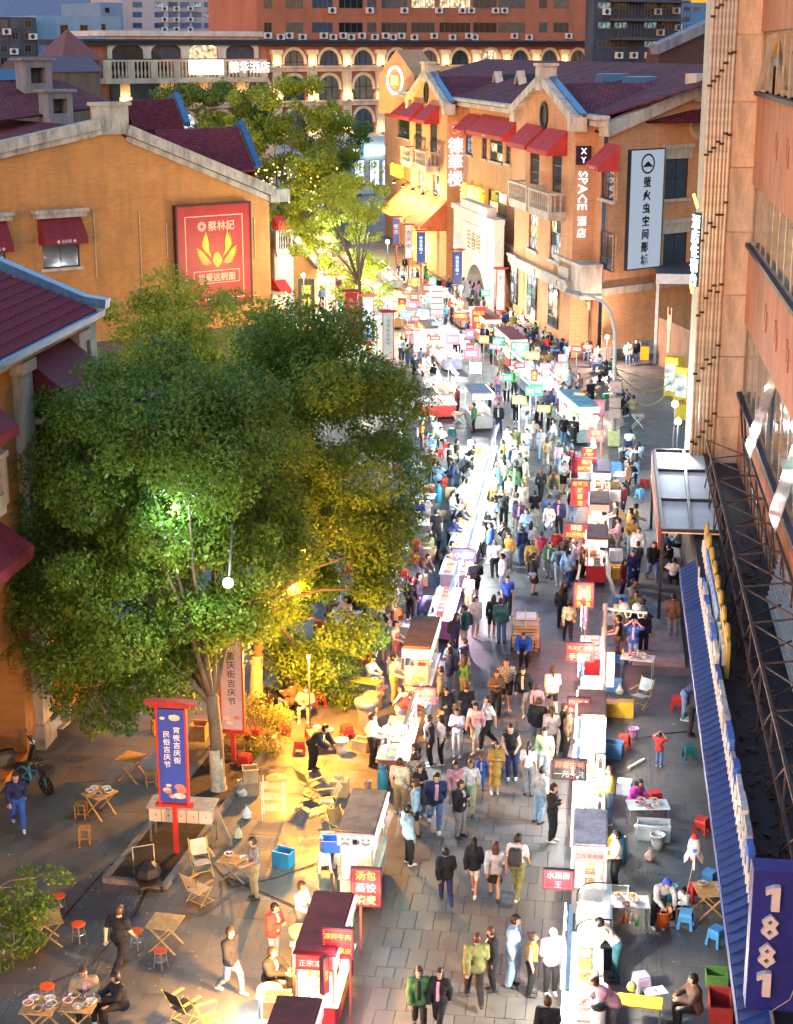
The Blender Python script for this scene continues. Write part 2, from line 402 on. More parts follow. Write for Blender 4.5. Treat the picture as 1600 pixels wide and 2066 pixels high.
def awning(B, W, u0, u1, zt, zb, proj, c, out=0, txt=True, val=.35):
    w = u1 - u0; m = MB(); t = .03
    m.add([(0, -.02, zt - zb), (w, -.02, zt - zb), (w, -proj, val), (0, -proj, val), (0, -proj, 0), (w, -proj, 0), (0, -.02, val), (w, -.02, val), (0, -.02, 0), (w, -.02, 0),
           (0, -.02, zt - zb - t), (w, -.02, zt - zb - t), (w, -proj + t, val - t), (0, -proj + t, val - t)],
          [(0, 3, 2, 1), (3, 4, 5, 2), (0, 6, 3), (1, 2, 7), (3, 6, 8, 4), (2, 5, 9, 7), (10, 11, 12, 13)])
    o = B.put(m, 'awning', P(c, .75, var=.3, scale=1.5), W, u0, zb, out)
    fr = MB()
    for x in (.03, w / 2, w - .03): fr.bar((x, -.03, zt - zb - .08), (x, -proj + .06, val - .06), .03)
    B.put(fr, 'awning_frame', P(STEEL, .4, .8), parent=o)
    if txt:
        q = ob('lettering', text_mesh('◆ 吉庆街 ◆', P((.6, .5, .5), .8), val * .55, .015), o, (w / 2, -proj - .005, val * .5))
    return o
def roofmat(c, sx=.34, sz=.42, key='roof tile'):
    k = ('R', c, sx)
    if k in MC: return MC[k]
    m, nt, ln, b = nodes(key)
    tc = nt.new('ShaderNodeTexCoord'); br = nt.new('ShaderNodeTexBrick'); ln.new(tc.outputs['UV'], br.inputs['Vector'])
    br.offset = .5; br.inputs['Scale'].default_value = 1; br.inputs['Brick Width'].default_value = sx; br.inputs['Row Height'].default_value = sz; br.inputs['Mortar Size'].default_value = .035; br.inputs['Mortar Smooth'].default_value = .6
    br.inputs['Color1'].default_value = (*c, 1); br.inputs['Color2'].default_value = (*[v * .6 for v in c], 1); br.inputs['Mortar'].default_value = (*[v * .25 for v in c], 1)
    no = nt.new('ShaderNodeTexNoise'); no.inputs['Scale'].default_value = .5; no.inputs['Detail'].default_value = 8; ln.new(tc.outputs['Object'], no.inputs['Vector'])
    rp = nt.new('ShaderNodeMapRange'); rp.inputs[1].default_value = .3; rp.inputs[2].default_value = .7; rp.inputs[3].default_value = .6; rp.inputs[4].default_value = 1.2; ln.new(no.outputs[0], rp.inputs[0])
    mu = nt.new('ShaderNodeMix'); mu.data_type = 'RGBA'; mu.blend_type = 'MULTIPLY'; mu.inputs[0].default_value = 1
    ln.new(br.outputs[0], mu.inputs[6]); ln.new(rp.outputs[0], mu.inputs[7]); ln.new(mu.outputs[2], b.inputs['Base Color'])
    bp = nt.new('ShaderNodeBump'); bp.inputs['Strength'].default_value = .8; bp.inputs['Distance'].default_value = .04; bp.invert = True; ln.new(br.outputs[1], bp.inputs['Height']); ln.new(bp.outputs[0], b.inputs['Normal'])
    b.inputs['Roughness'].default_value = .85; b.inputs['Specular IOR Level'].default_value = .2
    MC[k] = m; return m
TILE = (.19, .035, .045)
def roof_quad(B, a, b, c, d, name='roof', th=.12, mat=None):
    """a-b eave, d-c ridge (world points); uv in metres for the tile courses"""
    pts = [Vector(p) - B.p for p in (a, b, c, d)]
    n = (pts[1] - pts[0]).cross(pts[3] - pts[0]).normalized()
    if n.z < 0: n = -n
    lo = [p - n * th for p in pts]
    me = bpy.data.meshes.new(name); me.from_pydata(pts + lo, [], [(0, 1, 2, 3), (7, 6, 5, 4), (0, 4, 5, 1), (1, 5, 6, 2), (2, 6, 7, 3), (3, 7, 4, 0)])
    uvl = me.uv_layers.new(name='UVMap'); ux = (pts[1] - pts[0]).normalized(); uy = n.cross(ux)
    for l in me.loops:
        p = me.vertices[l.vertex_index].co - pts[0]; uvl.data[l.index].uv = (p.dot(ux), p.dot(uy))
    me.materials.append(mat or roofmat(TILE)); me.update()
    return ob(name, me, B.e)
def beam(B, name, pts, w, h, mat):
    m = MB()
    for a, b in zip(pts[:-1], pts[1:]): m.bar(Vector(a) - B.p, Vector(b) - B.p, w, h)
    return ob(name, m.mesh(name, mat), B.e)
def tiled(B, a, b, c, d, nr, nc, roof, budget=0):
    """real overlapping tiles on the roof plane a-b (eave) / d-c (ridge)"""
    a, b, c, d = [Vector(p) for p in (a, b, c, d)]; n = (b - a).cross(d - a).normalized()
    if n.z < 0: n = -n
    m = MB(); mt = P(TILE, .8, spec=.2, var=.45, scale=2.2, bump=.2, key='glazed tile'); cnt = 0; shared = None
    for r in range(nr):
        for k in range(nc):
            def q(s, t): return (a.lerp(b, s)).lerp(d.lerp(c, s), t)
            p0, p1, p2, p3 = q((k + .04) / nc, r / nr), q((k + .96) / nc, r / nr), q((k + .96) / nc, (r + 1.12) / nr), q((k + .04) / nc, (r + 1.12) / nr)
            pm = (p0 + p1) / 2 + n * .12; pt = (p2 + p3) / 2 + n * .07
            vs = [p0 + n * .03, pm, p1 + n * .03, p2 + n * .01, pt, p3 + n * .01, p0 - n * .02, p1 - n * .02]
            fs = [(0, 1, 4, 5), (1, 2, 3, 4), (0, 6, 7, 2, 1)]
            if cnt < budget:
                t = MB(); o0 = p0; t.add([v - o0 for v in vs], fs)
                if shared is None: shared = t.mesh('roof_tile', mt)
                ob('roof_tile', shared, roof, o0 - B.p); cnt += 1
            else: m.add([v - B.p for v in vs], fs)
    if m.f: stuff(ob('roof_tile_field', m.mesh('roof_tile_field', mt), roof))
BRK = brickmat((.62, .27, .11), (.53, .22, .085), (.55, .36, .22)); BRKL = brickmat((.5, .21, .05), (.43, .175, .04), (.36, .22, .1), key='ochre brick')
COP = stained((.42, .38, .31), .4, 'coping stone', 1.5, .3); FLASH = P((.06, .14, .26), .35, .4, var=.3); TRIM = stained((.55, .46, .36), .55, 'trim stone', 1.3, .3)
LITW = litwin((1, .78, .45), 2.0); LITC = litwin((.8, .9, 1), 1.6); GLB = glassmat((.05, .07, .1)); GLD = glassmat((.012, .014, .018))
def balustrade(B, W, u0, u1, z, proj, h=1.2, out=0, n=None):
    w = u1 - u0; m = MB(); m.box(0, -proj, -.35, w, 0, 0); m.box(.1, -proj + .05, -.6, w - .1, 0, -.35)
    o = B.put(m, 'balcony', TRIM, W, u0, z, out)
    rl = MB(); rl.box(-.05, -proj - .05, h - .15, w + .05, -proj + .2, h); rl.box(-.05, -proj + .2, h - .15, .2, 0, h); rl.box(w - .2, -proj + .2, h - .15, w + .05, 0, h)
    for x in (0, w - .25): rl.box(x + .003, -proj, 0, x + .247, -proj + .25, h - .15)
    B.put(rl, 'rail', TRIM, parent=o)
    b = MB(); b.lathe([(.05, 0), (.09, .08), (.05, .2), (.1, .45), (.05, .75), (.09, h - .2), (.07, h - .15)], 6); bm = b.mesh('baluster', TRIM)
    n = n or max(3, int(w / .4))
    for i in range(n): ob('baluster', bm, o, (.45 + (w - .9) * i / max(1, n - 1), -proj + .12, 0))
    for i in range(max(0, int(proj / .45))): ob('baluster', bm, o, (w - .12, -proj + .5 + i * .42, 0))
    return o
def off(W, d):
    """the parallel plane d metres further back"""
    return Wall(W.p - W.n * d, W.p - W.n * d + W.u * W.len)
def PW(W, px, py, back=0):
    X = off(W, back); u, z = X.uv(px, py); return X.at(u, z)
def lightpoint(name, loc, power, c, parent=None, size=.12, rel=None):
    l = bpy.data.lights.new(name, 'POINT'); l.energy = power * K * 8; l.color = c; l.shadow_soft_size = size
    o = bpy.data.objects.new(name, l); col.objects.link(o); o.location = loc
    if parent is not None: o.parent = parent
    return o
def arch_poly(w, h, n=8):
    r = w / 2; return [(0, 0), (w, 0)] + [(r + r * math.cos(math.pi * k / n), h - r + r * math.sin(math.pi * k / n)) for k in range(n + 1)]
def archwin(B, W, uc, z0, w, h, glass, trim, out=0, back=.0):
    o_m = MB(); ring = []
    po = arch_poly(w + .9, h + .45, 10); pi_ = arch_poly(w, h, 10)
    for k in range(10):     # archivolt segments
        a, b = pi_[2 + k], pi_[3 + k]; c, d = po[2 + k], po[3 + k]
        q = [(a[0], a[1]), (c[0] - .45, c[1]), (d[0] - .45, d[1]), (b[0], b[1])]
        o_m.prism(q, -.25, .05)
    o_m.box(-.5, -.25, h - w / 2 - .35, -.02, .05, h - w / 2); o_m.box(w + .02, -.25, h - w / 2 - .35, w + .5, .05, h - w / 2)
    o = B.put(o_m, 'window', trim, W, uc - w / 2, z0, out)
    g_ = MB(); g_.prism(arch_poly(w, h, 10), .02, .06); B.put(g_, 'pane', glass, parent=o)
    f = MB()
    for x in (w * .33, w * .67): f.box(x - .05, -.06, 0, x + .05, .0, h - w * .08)
    f.box(0, -.055, h - w / 2 - .06, w, -.01, h - w / 2 + .06); f.box(0, -.05, 0, w, -.012, .1)
    B.put(f, 'frame', FRAME, parent=o); return o

# ---------------------------------------------------------------- A: near building on the left
WA = Wall((-17.1, 30), (-17.1, 51.7))
A = Bld('brick_building', 'ochre brick building with dark red awnings, balustrade and grey eaves behind the big tree', WA)
ze = 12.45
uP = 15.8
hA = [WA.rect(62, 800, 190, 905), (uP + 1.2, 0.2, uP + 5, 4.0), (1.5, .2, uP - 1.2, 4.0), (2, 9.2, 12.4, 11.7)]
hA[0] = (uP + 1.0, 9.2, uP + 5, 11.7)
m = MB(); wallmesh(m, 0, WA.len, 0, [(0, ze), (WA.len, ze)], hA, 1.2); m.box(0, 1.4, 0, WA.len - .001, 14, ze - .3)
m.add([(WA.len, 0, 0), (WA.len, 14, 0), (WA.len, 14, ze), (WA.len, 7, ze + 2.9), (WA.len, 0, ze)], [(0, 1, 2, 3, 4)])
A.put(m, 'wall', BRKL)
for u in (2.0, uP, 21.1):
    m = MB(); m.box(-.55, -.35, 0, .55, .12, .8); m.box(-.45, -.3, .8, .45, .1, ze - .6); m.box(-.6, -.4, ze - .6, .6, .1, ze - .25); m.box(-.52, -.36, 5.2, .52, .1, 5.5)
    A.put(m, 'pillar', TRIM, None, u)
for (a, b) in ((uP + .6, 20.6), (2.6, 12.4)):
    window(A, WA, (a + .8, 9.3, b - .8, 11.6), 4, 1, -.6, sill=False)
    awning(A, WA, a + .1, b - .1, 12.1, 10.8, 1.25, BURG, val=.3)
    balustrade(A, WA, a, b, 9.15, .8, 1.15)
    awning(A, WA, a + .2, b - .2, 8.7, 7.3, 1.5, BURG, txt=True)
    window(A, WA, (a + .8, .3, b - .8, 3.7), 4, 2, -.8, sill=False, glass=[GLB, LITW])
m = MB(); m.box(-.3, -.4, ze - .2, WA.len + .3, .2, ze); m.box(-.3, -.55, ze, WA.len + .35, .2, ze + .22); A.put(m, 'cornice', COP)
gt = MB(); gt.box(-.3, -.8, ze + .1, WA.len + .4, -.56, ze + .3); A.put(gt, 'gutter', FLASH)
e0, e1 = WA.at(-.3, ze + .25, .6), WA.at(WA.len + .3, ze + .25, .6); r0, r1 = WA.at(-.3, ze + 3.1, -7), WA.at(WA.len + .3, ze + 3.1, -7)
rfA = roof_quad(A, e0, e1, r1, r0, 'roof'); tiled(A, WA.at(9, ze + .27, .58), WA.at(WA.len + .2, ze + .27, .58), WA.at(WA.len + .2, ze + 3.12, -7), WA.at(9, ze + 3.12, -7), 19, 34, rfA, 300)
roof_quad(A, WA.at(-.3, ze + .25, -15), WA.at(WA.len + .3, ze + .25, -15), r1, r0, 'roof')
beam(A, 'coping', [WA.at(WA.len + .4, ze + .5, .9), WA.at(WA.len + .4, ze + .62, .1), WA.at(WA.len + .4, ze + 3.5, -7)], .5, .3, FLASH)
beam(A, 'corner_block', [WA.at(WA.len + .4, ze - 1.6, .1), WA.at(WA.len + .4, ze + .4, .1)], .5, .7, COP)
# shop boards on its ground floor, seen through the leaves
def board(name, B, W, r, c, label_txt=None, tc=(.9, .85, .8), out=.25, th=.12, size=None, emis=0, vert=False, bold=.02):
    u0, z0, u1, z1 = r; m = MB(); m.box(0, -th, 0, u1 - u0, 0, z1 - z0)
    o = B.put(m, name, E(c, emis) if emis else P(c, .5, var=.12), W, u0, z0, out)
    if label_txt: ob('lettering', text_mesh(label_txt, E(tc, 3) if emis else P(tc, .6, var=.05), size or (z1 - z0) * .6, bold, vert), o, ((u1 - u0) / 2, -th - .012, (z1 - z0) / 2))
    return o
board('sign_panel', A, WA, WA.rect(84, 1108, 146, 1212), (.5, .04, .02), '生', (.8, .75, .7), 1.7)
board('sign_panel', A, WA, (uP + 1.2, 4.1, uP + 5, 4.55), (.5, .02, .3), None, out=1.9)

# ---------------------------------------------------------------- B: gabled building on the left
cr = Vector((-26.3, 127.84)); dB = Vector((.72, .69)).normalized()
WB = Wall(cr - dB * 32, cr)
B = Bld('gabled_building', 'ochre brick building with stepped gable and a red phoenix poster', WB)
prof = [WB.uv(*p) for p in ((0, 315), (196, 262), (224, 252), (252, 278), (540, 395))]
prof = [(0, prof[0][1] - 1.7)] + prof + [(WB.len, prof[-1][1] - .2)]
hB = [WB.rect(86, 488, 161, 540), WB.rect(-55, 505, 12, 555)]
m = MB(); wallmesh(m, 0, WB.len, 0, prof, hB); m.box(.01, .6, 0, WB.len - .01, 26, 10); m.add([(WB.len, 0, 0), (WB.len, .6, 0), (WB.len, .6, 10), (WB.len, 0, 10.2)], [(0, 1, 2, 3)])
B.put(m, 'wall', BRKL)
def pwB(px, py, out=.15): u, z = WB.uv(px, py); return WB.at(u, z, out)
for ps in (((-150, 330), (195, 250)), ((254, 262), (545, 384))):
    beam(B, 'coping', [pwB(*ps[0]), pwB(*ps[1])], .8, .75, COP); beam(B, 'coping_moulding', [pwB(ps[0][0], ps[0][1] + 18, .12), pwB(ps[1][0], ps[1][1] + 18, .12)], .45, .4, COP)
m = MB(); a, z = WB.uv(190, 255); b, zt = WB.uv(254, 212); m.box(a, -.35, z - .6, b, .5, zt); m.box(a - .2, -.5, zt, b + .2, .6, zt + .25); B.put(m, 'gable_pedestal', COP)
m = MB(); a, z = WB.uv(540, 400); b, zt = WB.uv(578, 380); m.box(a, -.5, z - .3, b, .9, zt); B.put(m, 'corner_block', COP)
for r, pxs in ((hB[0], (70, 168)), (hB[1], (-70, 18))):
    window(B, WB, r, 2, 1, 0)
    u0, u1 = WB.uv(pxs[0], 460)[0], WB.uv(pxs[1], 460)[0]
    zt, zb = WB.uv(120, 438)[1] if pxs[0] > 0 else WB.uv(0, 445)[1], r[3] - .1
    awning(B, WB, u0 + .2, u1 - .2, zt, zb, 1.1, BURG, out=.05, val=.5)
    m = MB(); m.box(u0 - .1, -.5, zt, u1 + .1, 0, zt + .35); m.box(u0 - .25, -.65, zt + .35, u1 + .25, 0, zt + .6); B.put(m, 'lintel', COP)
# main roof and the two cross wings
zr = prof[3][1] - .2; ur = prof[3][0]
ea, eb = WB.at(WB.len + .4, prof[-1][1] - .3, -.3), WB.at(WB.len + .4, prof[-1][1] - .3, -30)
roof_quad(B, ea, eb, WB.at(ur, zr, -30), WB.at(ur, zr, -.3))
roof_quad(B, WB.at(-4, prof[0][1] - 1, -.3), WB.at(-4, prof[0][1] - 1, -30), WB.at(ur, zr, -30), WB.at(ur, zr, -.3))
for (a, b, c, d, k0, k1) in (((312, 263), (480, 256), (515, 345), (340, 345), 9, 4.5), ((252, 204), (350, 199), (372, 258), (270, 260), 19, 14.5)):
    p0, p1, p2, p3 = PW(WB, *a, k0), PW(WB, *b, k0), PW(WB, *c, k1), PW(WB, *d, k1)
    p3 = p2 + (p0 - p1); rf = roof_quad(B, p3, p2, p1, p0); tiled(B, p3, p2, p1, p0, 16, 40, rf, 0)
    roof_quad(B, p3 - WB.n * 9, p2 - WB.n * 9, p1, p0)
    beam(B, 'flashing', [p2 + WB.u * .3 + Vector((0, 0, .3)), p1 + WB.u * .3 + Vector((0, 0, .35))], .5, .4, FLASH)
    beam(B, 'flashing', [p2 - WB.n * 9 + WB.u * .3 + Vector((0, 0, .3)), p1 + WB.u * .3 + Vector((0, 0, .35))], .5, .4, FLASH)
    m = MB(); X = off(WB, 0); q = [Vector(v) - B.p for v in (p2, p1, p2 - WB.n * 9)]
    m.add([q[0], q[1], q[2], q[2] - Vector((0, 0, 8)), q[0] - Vector((0, 0, 8))], [(0, 1, 2, 3, 4)]); ob('wing_wall', m.mesh('wing_wall', BRKL), B.e)
# hipped roof further back, with chimneys
pk = PW(WB, 116, 160, 24)
roof_quad(B, PW(WB, -60, 250, 12), PW(WB, 235, 212, 12), pk + WB.u * .2, pk - WB.u * .2)
roof_quad(B, PW(WB, -60, 250, 12), PW(WB, -120, 190, 30), pk - WB.u * 14, pk - WB.u * .2)
for px, py, dep, s in ((124, 247, 11, 2.1), (80, 188, 20, 2.4)):
    X = off(WB, dep); u, z = X.uv(px, py); m = MB(); h = 2.3 * s / 2.1
    m.box(-s * .5, 0, -1.5, s * .5, s * .8, h * .3); m.box(-s * .5, .003, h * .3, -s * .28, s * .8 - .003, h * .78); m.box(s * .28, .003, h * .3, s * .5, s * .8 - .003, h * .78); m.box(-s * .5, 0, h * .78, s * .5, s * .8, h); m.box(-s * .65, -.2, h, s * .65, s * .8 + .2, h + .2)
    m.box(-s * .28, s * .7, h * .3, s * .28, s * .72, h * .78)
    o = ob('chimney', m.mesh('chimney', stained((.2, .2, .21), .5)), B.e, X.at(u, z) - B.p, X.rz)
# stair wing at the street corner
X = off(WB, 2.0); WS = X
m = MB(); q = [X.uv(*p) for p in ((548, 700), (552, 505), (575, 505), (588, 480), (640, 540), (642, 700))]; z0 = 0
m.prism([(q[0][0], 0), (q[5][0], 0), (q[4][0], q[4][1]), (q[3][0], q[3][1]), (q[2][0], q[2][1]), (q[1][0], q[1][1])], 0, 8); B.put(m, 'stair_wing', BRKL, X)
m = MB(); a, b = X.uv(552, 600)[0], X.uv(590, 600)[0]; m.box(a, -.25, 0, b, .05, q[1][1] - .2); B.put(m, 'corner_pier', stained((.5, .5, .45), .6, 'pale stone cladding', 1, .3), X)
beam(B, 'coping', [X.at(q[3][0], q[3][1] + .1, .3), X.at(q[4][0], q[4][1] + .1, .3)], .8, .6, COP)
balustrade(B, X, X.uv(551, 500)[0], X.uv(579, 500)[0] + .3, q[1][1] + .1, .5, 1.5, n=4)
awning(B, X, X.uv(549, 440)[0], X.uv(570, 440)[0], X.uv(560, 436)[1], X.uv(560, 462)[1], .9, RED, txt=False); awning(B, X, X.uv(549, 580)[0], X.uv(572, 580)[0], X.uv(560, 560)[1], X.uv(560, 590)[1], 1.2, RED, txt=False)
# thin conduits and a downpipe on the gable wall
for px0, px1, py0, py1 in ((188, 190, 425, 560), (280, 282, 425, 600), (512, 516, 440, 520), (335, 336, 450, 520)):
    a, z = WB.uv(px0, py0); b, z0_ = WB.uv(px1, py1); q = MB(); q.tube([(a, -.06, z), (a, -.06, max(.2, z0_))], .04, 5); B.put(q, 'conduit', P((.55, .4, .25), .6), WB)
# poster
r = WB.rect(353, 413, 498, 612); pw, ph = r[2] - r[0], r[3] - r[1]
po = thing('poster_board', WB.at(r[0], r[1], .4), WB.rz, 'red poster board with golden phoenix wings on the gable wall', 'poster')
m = MB(); m.box(0, -.12, 0, pw, .3, ph); m.build('panel', P((.36, .018, .02), .45, var=.15, scale=.6), po)
m = MB(); fr = .14; m.box(-fr, -.16, -fr, 0, .3, ph + fr); m.box(pw, -.16, -fr, pw + fr, .3, ph + fr); m.box(0, -.16, ph, pw, .3, ph + fr); m.box(0, -.16, -fr, pw, .3, 0); m.build('frame', P((.04, .012, .015), .5), po)
GOLD = P((.75, .42, .12), .5, var=.1); PEACH = P((.8, .5, .35), .6, var=.05)
m = MB(); t = .035
def outline(x0, z0, x1, z1, t):
    m.box(x0, -.128, z0, x0 + t, -.12, z1); m.box(x1 - t, -.128, z0, x1, -.12, z1); m.box(x0 + t, -.128, z0, x1 - t, -.12, z0 + t); m.box(x0 + t, -.128, z1 - t, x1 - t, -.12, z1)
outline(pw * .1, ph * .05, pw * .9, ph * .9, .06); outline(pw * .2, ph * .215, pw * .84, ph * .345, .045); m.build('printed_border', PEACH, po)
ob('lettering', text_mesh('蔡林記', PEACH, pw * .125, .02), po, (pw * .6, -.135, ph * .795)); ob('lettering', text_mesh('热爱这碗面', PEACH, pw * .105, .02), po, (pw * .52, -.135, ph * .275))
m = MB(); m.M = Matrix.Translation((pw * .33, -.125, ph * .795)) @ Matrix.Rotation(math.pi / 2, 4, 'X')
for k in range(3): m.ring(pw * (.022 + .013 * k), pw * (.03 + .013 * k), .01, 16)
m.build('printed_emblem', PEACH, po)
for sgn in (-1, 1):         # fanned flame feathers
    for k in range(11):
        a = R(2 + k * 8); L = pw * (.15 + .013 * k); cx, cz = pw * .53 + sgn * pw * (.07 + .011 * (k % 6)), ph * (.42 + .009 * k)
        d = Vector((sgn * math.cos(a), 0, math.sin(a))); nn = Vector((-d.z, 0, d.x)); w_ = pw * .02
        f = MB(); c0 = Vector((cx, -.14 - .002 * k, cz))
        f.add([c0, c0 + d * L * .5 + nn * w_, c0 + d * L * .8 + nn * w_ * .7, c0 + d * L, c0 + d * L * .75 - nn * w_ * .7, c0 + d * L * .45 - nn * w_], [(0, 1, 2, 3, 4, 5)] if sgn < 0 else [(5, 4, 3, 2, 1, 0)])
        f.build('feather', P((.8, .3 + .028 * k, .04), .5, var=.25, scale=3), po)
f = MB(); f.add([(pw * x, -.17, ph * z) for x, z in ((.53, .37), (.58, .41), (.6, .45), (.57, .5), (.55, .53), (.51, .53), (.48, .5), (.46, .44), (.48, .41))], [tuple(range(9))]); f.build('printed_bird', P((.85, .4, .06), .5, var=.3, scale=4), po)

# ---------------------------------------------------------------- C: long brick hotel on the right
cn = Vector((-.32, 113.72)); dC = Vector((-.305, .952)).normalized()
WC = Wall(cn + dC * 84, cn); WCb = off(WC, -1.5)
C = Bld('brick_hotel', 'long orange brick hotel with stone gables, red awnings and purple tile roof', WC)
zeC = WC.uv(985, 218)[1]
def holesC(W, L): return [W.rect(*p) for p in L]
recw = [(939, 263, 953, 312), (972, 268, 982, 320), (988, 272, 1014, 326), (1020, 285, 1030, 330), (985, 386, 1022, 432), (1212, 336, 1238, 402), (1209, 468, 1235, 545), (802, 235, 826, 278)]
hR = holesC(WC, recw)
m = MB(); wallmesh(m, 0, WC.len, 0, [(0, zeC), (WC.len, zeC)], hR); C.put(m, 'wall', BRK)
zg = WC.uv(1100, 545)[1]
bays = []
# px: bay x range, gable apex, eave y left/right, windows, awnings, balconies
spec = [((828, 902), (859, 152), (206, 214), [(838, 243, 851, 306), (868, 250, 882, 308), (844, 345, 856, 402), (873, 352, 886, 410)], [(829, 859, 213, 243), (860, 889, 218, 250)], [(812, 842, 326), (836, 889, 336)], (861, 188)),
        ((1041, 1160), (1101, 165), (224, 246), [(1069, 298, 1088, 372), (1113, 308, 1133, 388), (1067, 430, 1085, 504), (1109, 441, 1131, 526)], [(1046, 1094, 258, 298), (1091, 1141, 268, 309)], [(1026, 1090, 408), (1068, 1137, 426)], (1099, 233))]
for (xr, ap, ey, wins, aws, bals, orb) in spec:
    u0, u1 = WCb.uv(xr[0], 300)[0], WCb.uv(xr[1], 300)[0]; ua, za = WCb.uv(*ap); zl = (WCb.uv(xr[0], ey[0])[1] + WCb.uv(xr[1], ey[1])[1]) / 2
    ua = (u0 + u1) / 2
    hs = [WCb.rect(*p) for p in wins]
    m = MB(); wallmesh(m, u0, u1, 0, [(u0, zl), (ua, za), (u1, zl)], hs); m.add([(u1, 0, 0), (u1, 1.5, 0), (u1, 1.5, zl), (u1, 0, zl)], [(0, 1, 2, 3)]); m.add([(u0, 0, 0), (u0, 1.5, 0), (u0, 1.5, zl), (u0, 0, zl)], [(3, 2, 1, 0)])
    C.put(m, 'bay_wall', BRK, WCb)
    for i, h in enumerate(hs): window(C, WCb, h, 1 if i < 2 else 2, 3, 0, glass=[GL, GLB] if i < 2 else [GLB, LITC, LITW], sill=i > 1, lintel=.5 if i > 1 else 0)
    for h, p in zip(hs, aws):
        a, b = (h[0] + h[2]) / 2 - 2.6, (h[0] + h[2]) / 2 + 2.6; zm = WCb.uv((p[0] + p[1]) / 2, p[2])[1]; awning(C, WCb, a, b, zm + .3, zm - 1.4, 1.5, (.42, .03, .025), txt=False)
    for h, p in zip(hs, bals):
        a, b = (h[0] + h[2]) / 2 - 2.7, (h[0] + h[2]) / 2 + 2.7 + 1.2; zz = WCb.uv((p[0] + p[1]) / 2, p[2])[1]
        balustrade(C, WCb, a, b - 1.2, zz + .4, 1.3, 1.3, n=9)
    for sg, ue in ((-1, u0), (1, u1)):
        beam(C, 'coping', [WCb.at(ue + sg * .6, zl + .1, .1), WCb.at(ua, za + .25, .1)], .8, .6, TRIM)
        beam(C, 'flashing', [WCb.at(ue + sg * .8, zl + .45, -.3), WCb.at(ua, za + .6, -.3)], .5, .12, FLASH)
    m = MB(); m.box(ua - .9, -.5, za - .6, ua + .9, .6, za + 1.1); m.box(ua - 1.1, -.6, za + 1.1, ua + 1.1, .7, za + 1.3); C.put(m, 'gable_pedestal', TRIM, WCb)
    for ue in (u0, u1): m = MB(); m.box(ue - .7, -.4, zl - .7, ue + .7, .6, zl + .25); C.put(m, 'corner_block', TRIM, WCb)
    for sg, ue in ((-1, u0), (1, u1)): roof_quad(C, WCb.at(ue, zl - .1, -.2), WCb.at(ue, zl - .1, -11), WCb.at(ua, za - .1, -11), WCb.at(ua, za - .1, -.2))
    uo, zo = WCb.uv(*orb); m = MB(); m.M = Matrix.Translation((0, 0, 0)) @ Matrix.Rotation(math.pi / 2, 4, 'X'); m.lathe([(1.0, -.05), (1.0, .12), (.72, .12), (.72, .02), (0.01, .02)], 20)
    w_ = C.put(m, 'round_window', FRAME, WCb, uo, zo, .02)
for i, h in enumerate(hR):
    window(C, WC, h, 2, 3 if i in (2, 6) else 2, 0, glass=[GLB, LITW] if i in (2, 4) else [GL, GLB], sill=i not in (6,), lintel=0)
for p in ((783, 831, 206, 240), (925, 957, 232, 260), (954, 1037, 238, 275), (1193, 1243, 293, 333)):
    a, b = WC.uv(p[0] + (34 if p[0] > 1100 else 20), 250)[0], WC.uv(p[1] + 16, 250)[0]; zm = WC.uv((p[0] + p[1]) / 2, p[2])[1]; awning(C, WC, max(.2, a), b - .5, zm + .2, zm - 1.5, 1.5, (.42, .03, .025), txt=p[0] > 900)
m = MB(); m.box(0, -.7, zeC - .1, WC.len + .6, .1, zeC + .35); m.box(0, -.95, zeC + .35, WC.len + .8, .1, zeC + .6); C.put(m, 'cornice', TRIM, WC)
zr = zeC + 3.8
roof_quad(C, WC.at(-.5, zeC + .4, .8), WC.at(WC.len, zeC + .4, .8), WC.at(WC.len - 2, zr, -12), WC.at(-.5, zr, -12))
roof_quad(C, WC.at(-.5, zeC, -24), WC.at(WC.len + 22, zeC, -24), WC.at(WC.len + 8, zr, -12), WC.at(-.5, zr, -12))
for px, py in ((1008, 172), (1054, 172)):      # dormers
    X = off(WC, 5); u, z = X.uv(px, py); m = MB(); m.prism([(-1.1, -1.6), (1.1, -1.6), (1.1, -.2), (0, 1), (-1.1, -.2)], 0, 4); o = C.put(m, 'dormer', FRAME, X, u, z)
    q = MB(); q.bar((-1.5, -.2, -.6), (0, -.2, 1.2), .7, .3); q.bar((1.5, -.2, -.6), (0, -.2, 1.2), .7, .3); C.put(q, 'dormer_gable', TRIM, parent=o)
for px, py in ((1214, 158), (1268, 164)):
    X = off(WC, 6); u, z = X.uv(px, py); m = MB(); m.box(-.9, -.2, -.3, .9, 2, .35); C.put(m, 'roof_vent', FLASH, X, u, z)
# far end oval neon, street-level storey: string course, gate, red light awning, ground windows
m = MB(); m.box(WC.uv(930, 400)[0], -.3, zg, WC.len + .3, .02, zg + .55); m.box(WC.uv(930, 400)[0], -.42, zg + .55, WC.len + .4, .02, zg + .75); C.put(m, 'string_course', TRIM, WC)
u0b, u1b = WCb.uv(1041, 300)[0], WCb.uv(1160, 300)[0]
m = MB(); m.box(u0b - .1, -.3, zg, u1b + .2, .02, zg + .6); m.box(u0b - .15, -.42, zg + .6, u1b + .25, .02, zg + .8); C.put(m, 'string_course', TRIM, WCb)
m = MB(); m.box(u0b - .1, -.12, 0, u1b + .12, .02, .9); C.put(m, 'plinth', COP, WCb)
for p in ((1066, 552, 1084, 642), (1109, 570, 1128, 660), (1034, 530, 1046, 612)): window(C, WCb, WCb.rect(*p), 2, 4, .26, glass=[LITC, LITW, GLB], lintel=.7, sill=False)
window(C, WC, WC.rect(1168, 618, 1192, 716), 2, 3, .26, glass=[LITC, GLB], lintel=.6, sill=False)
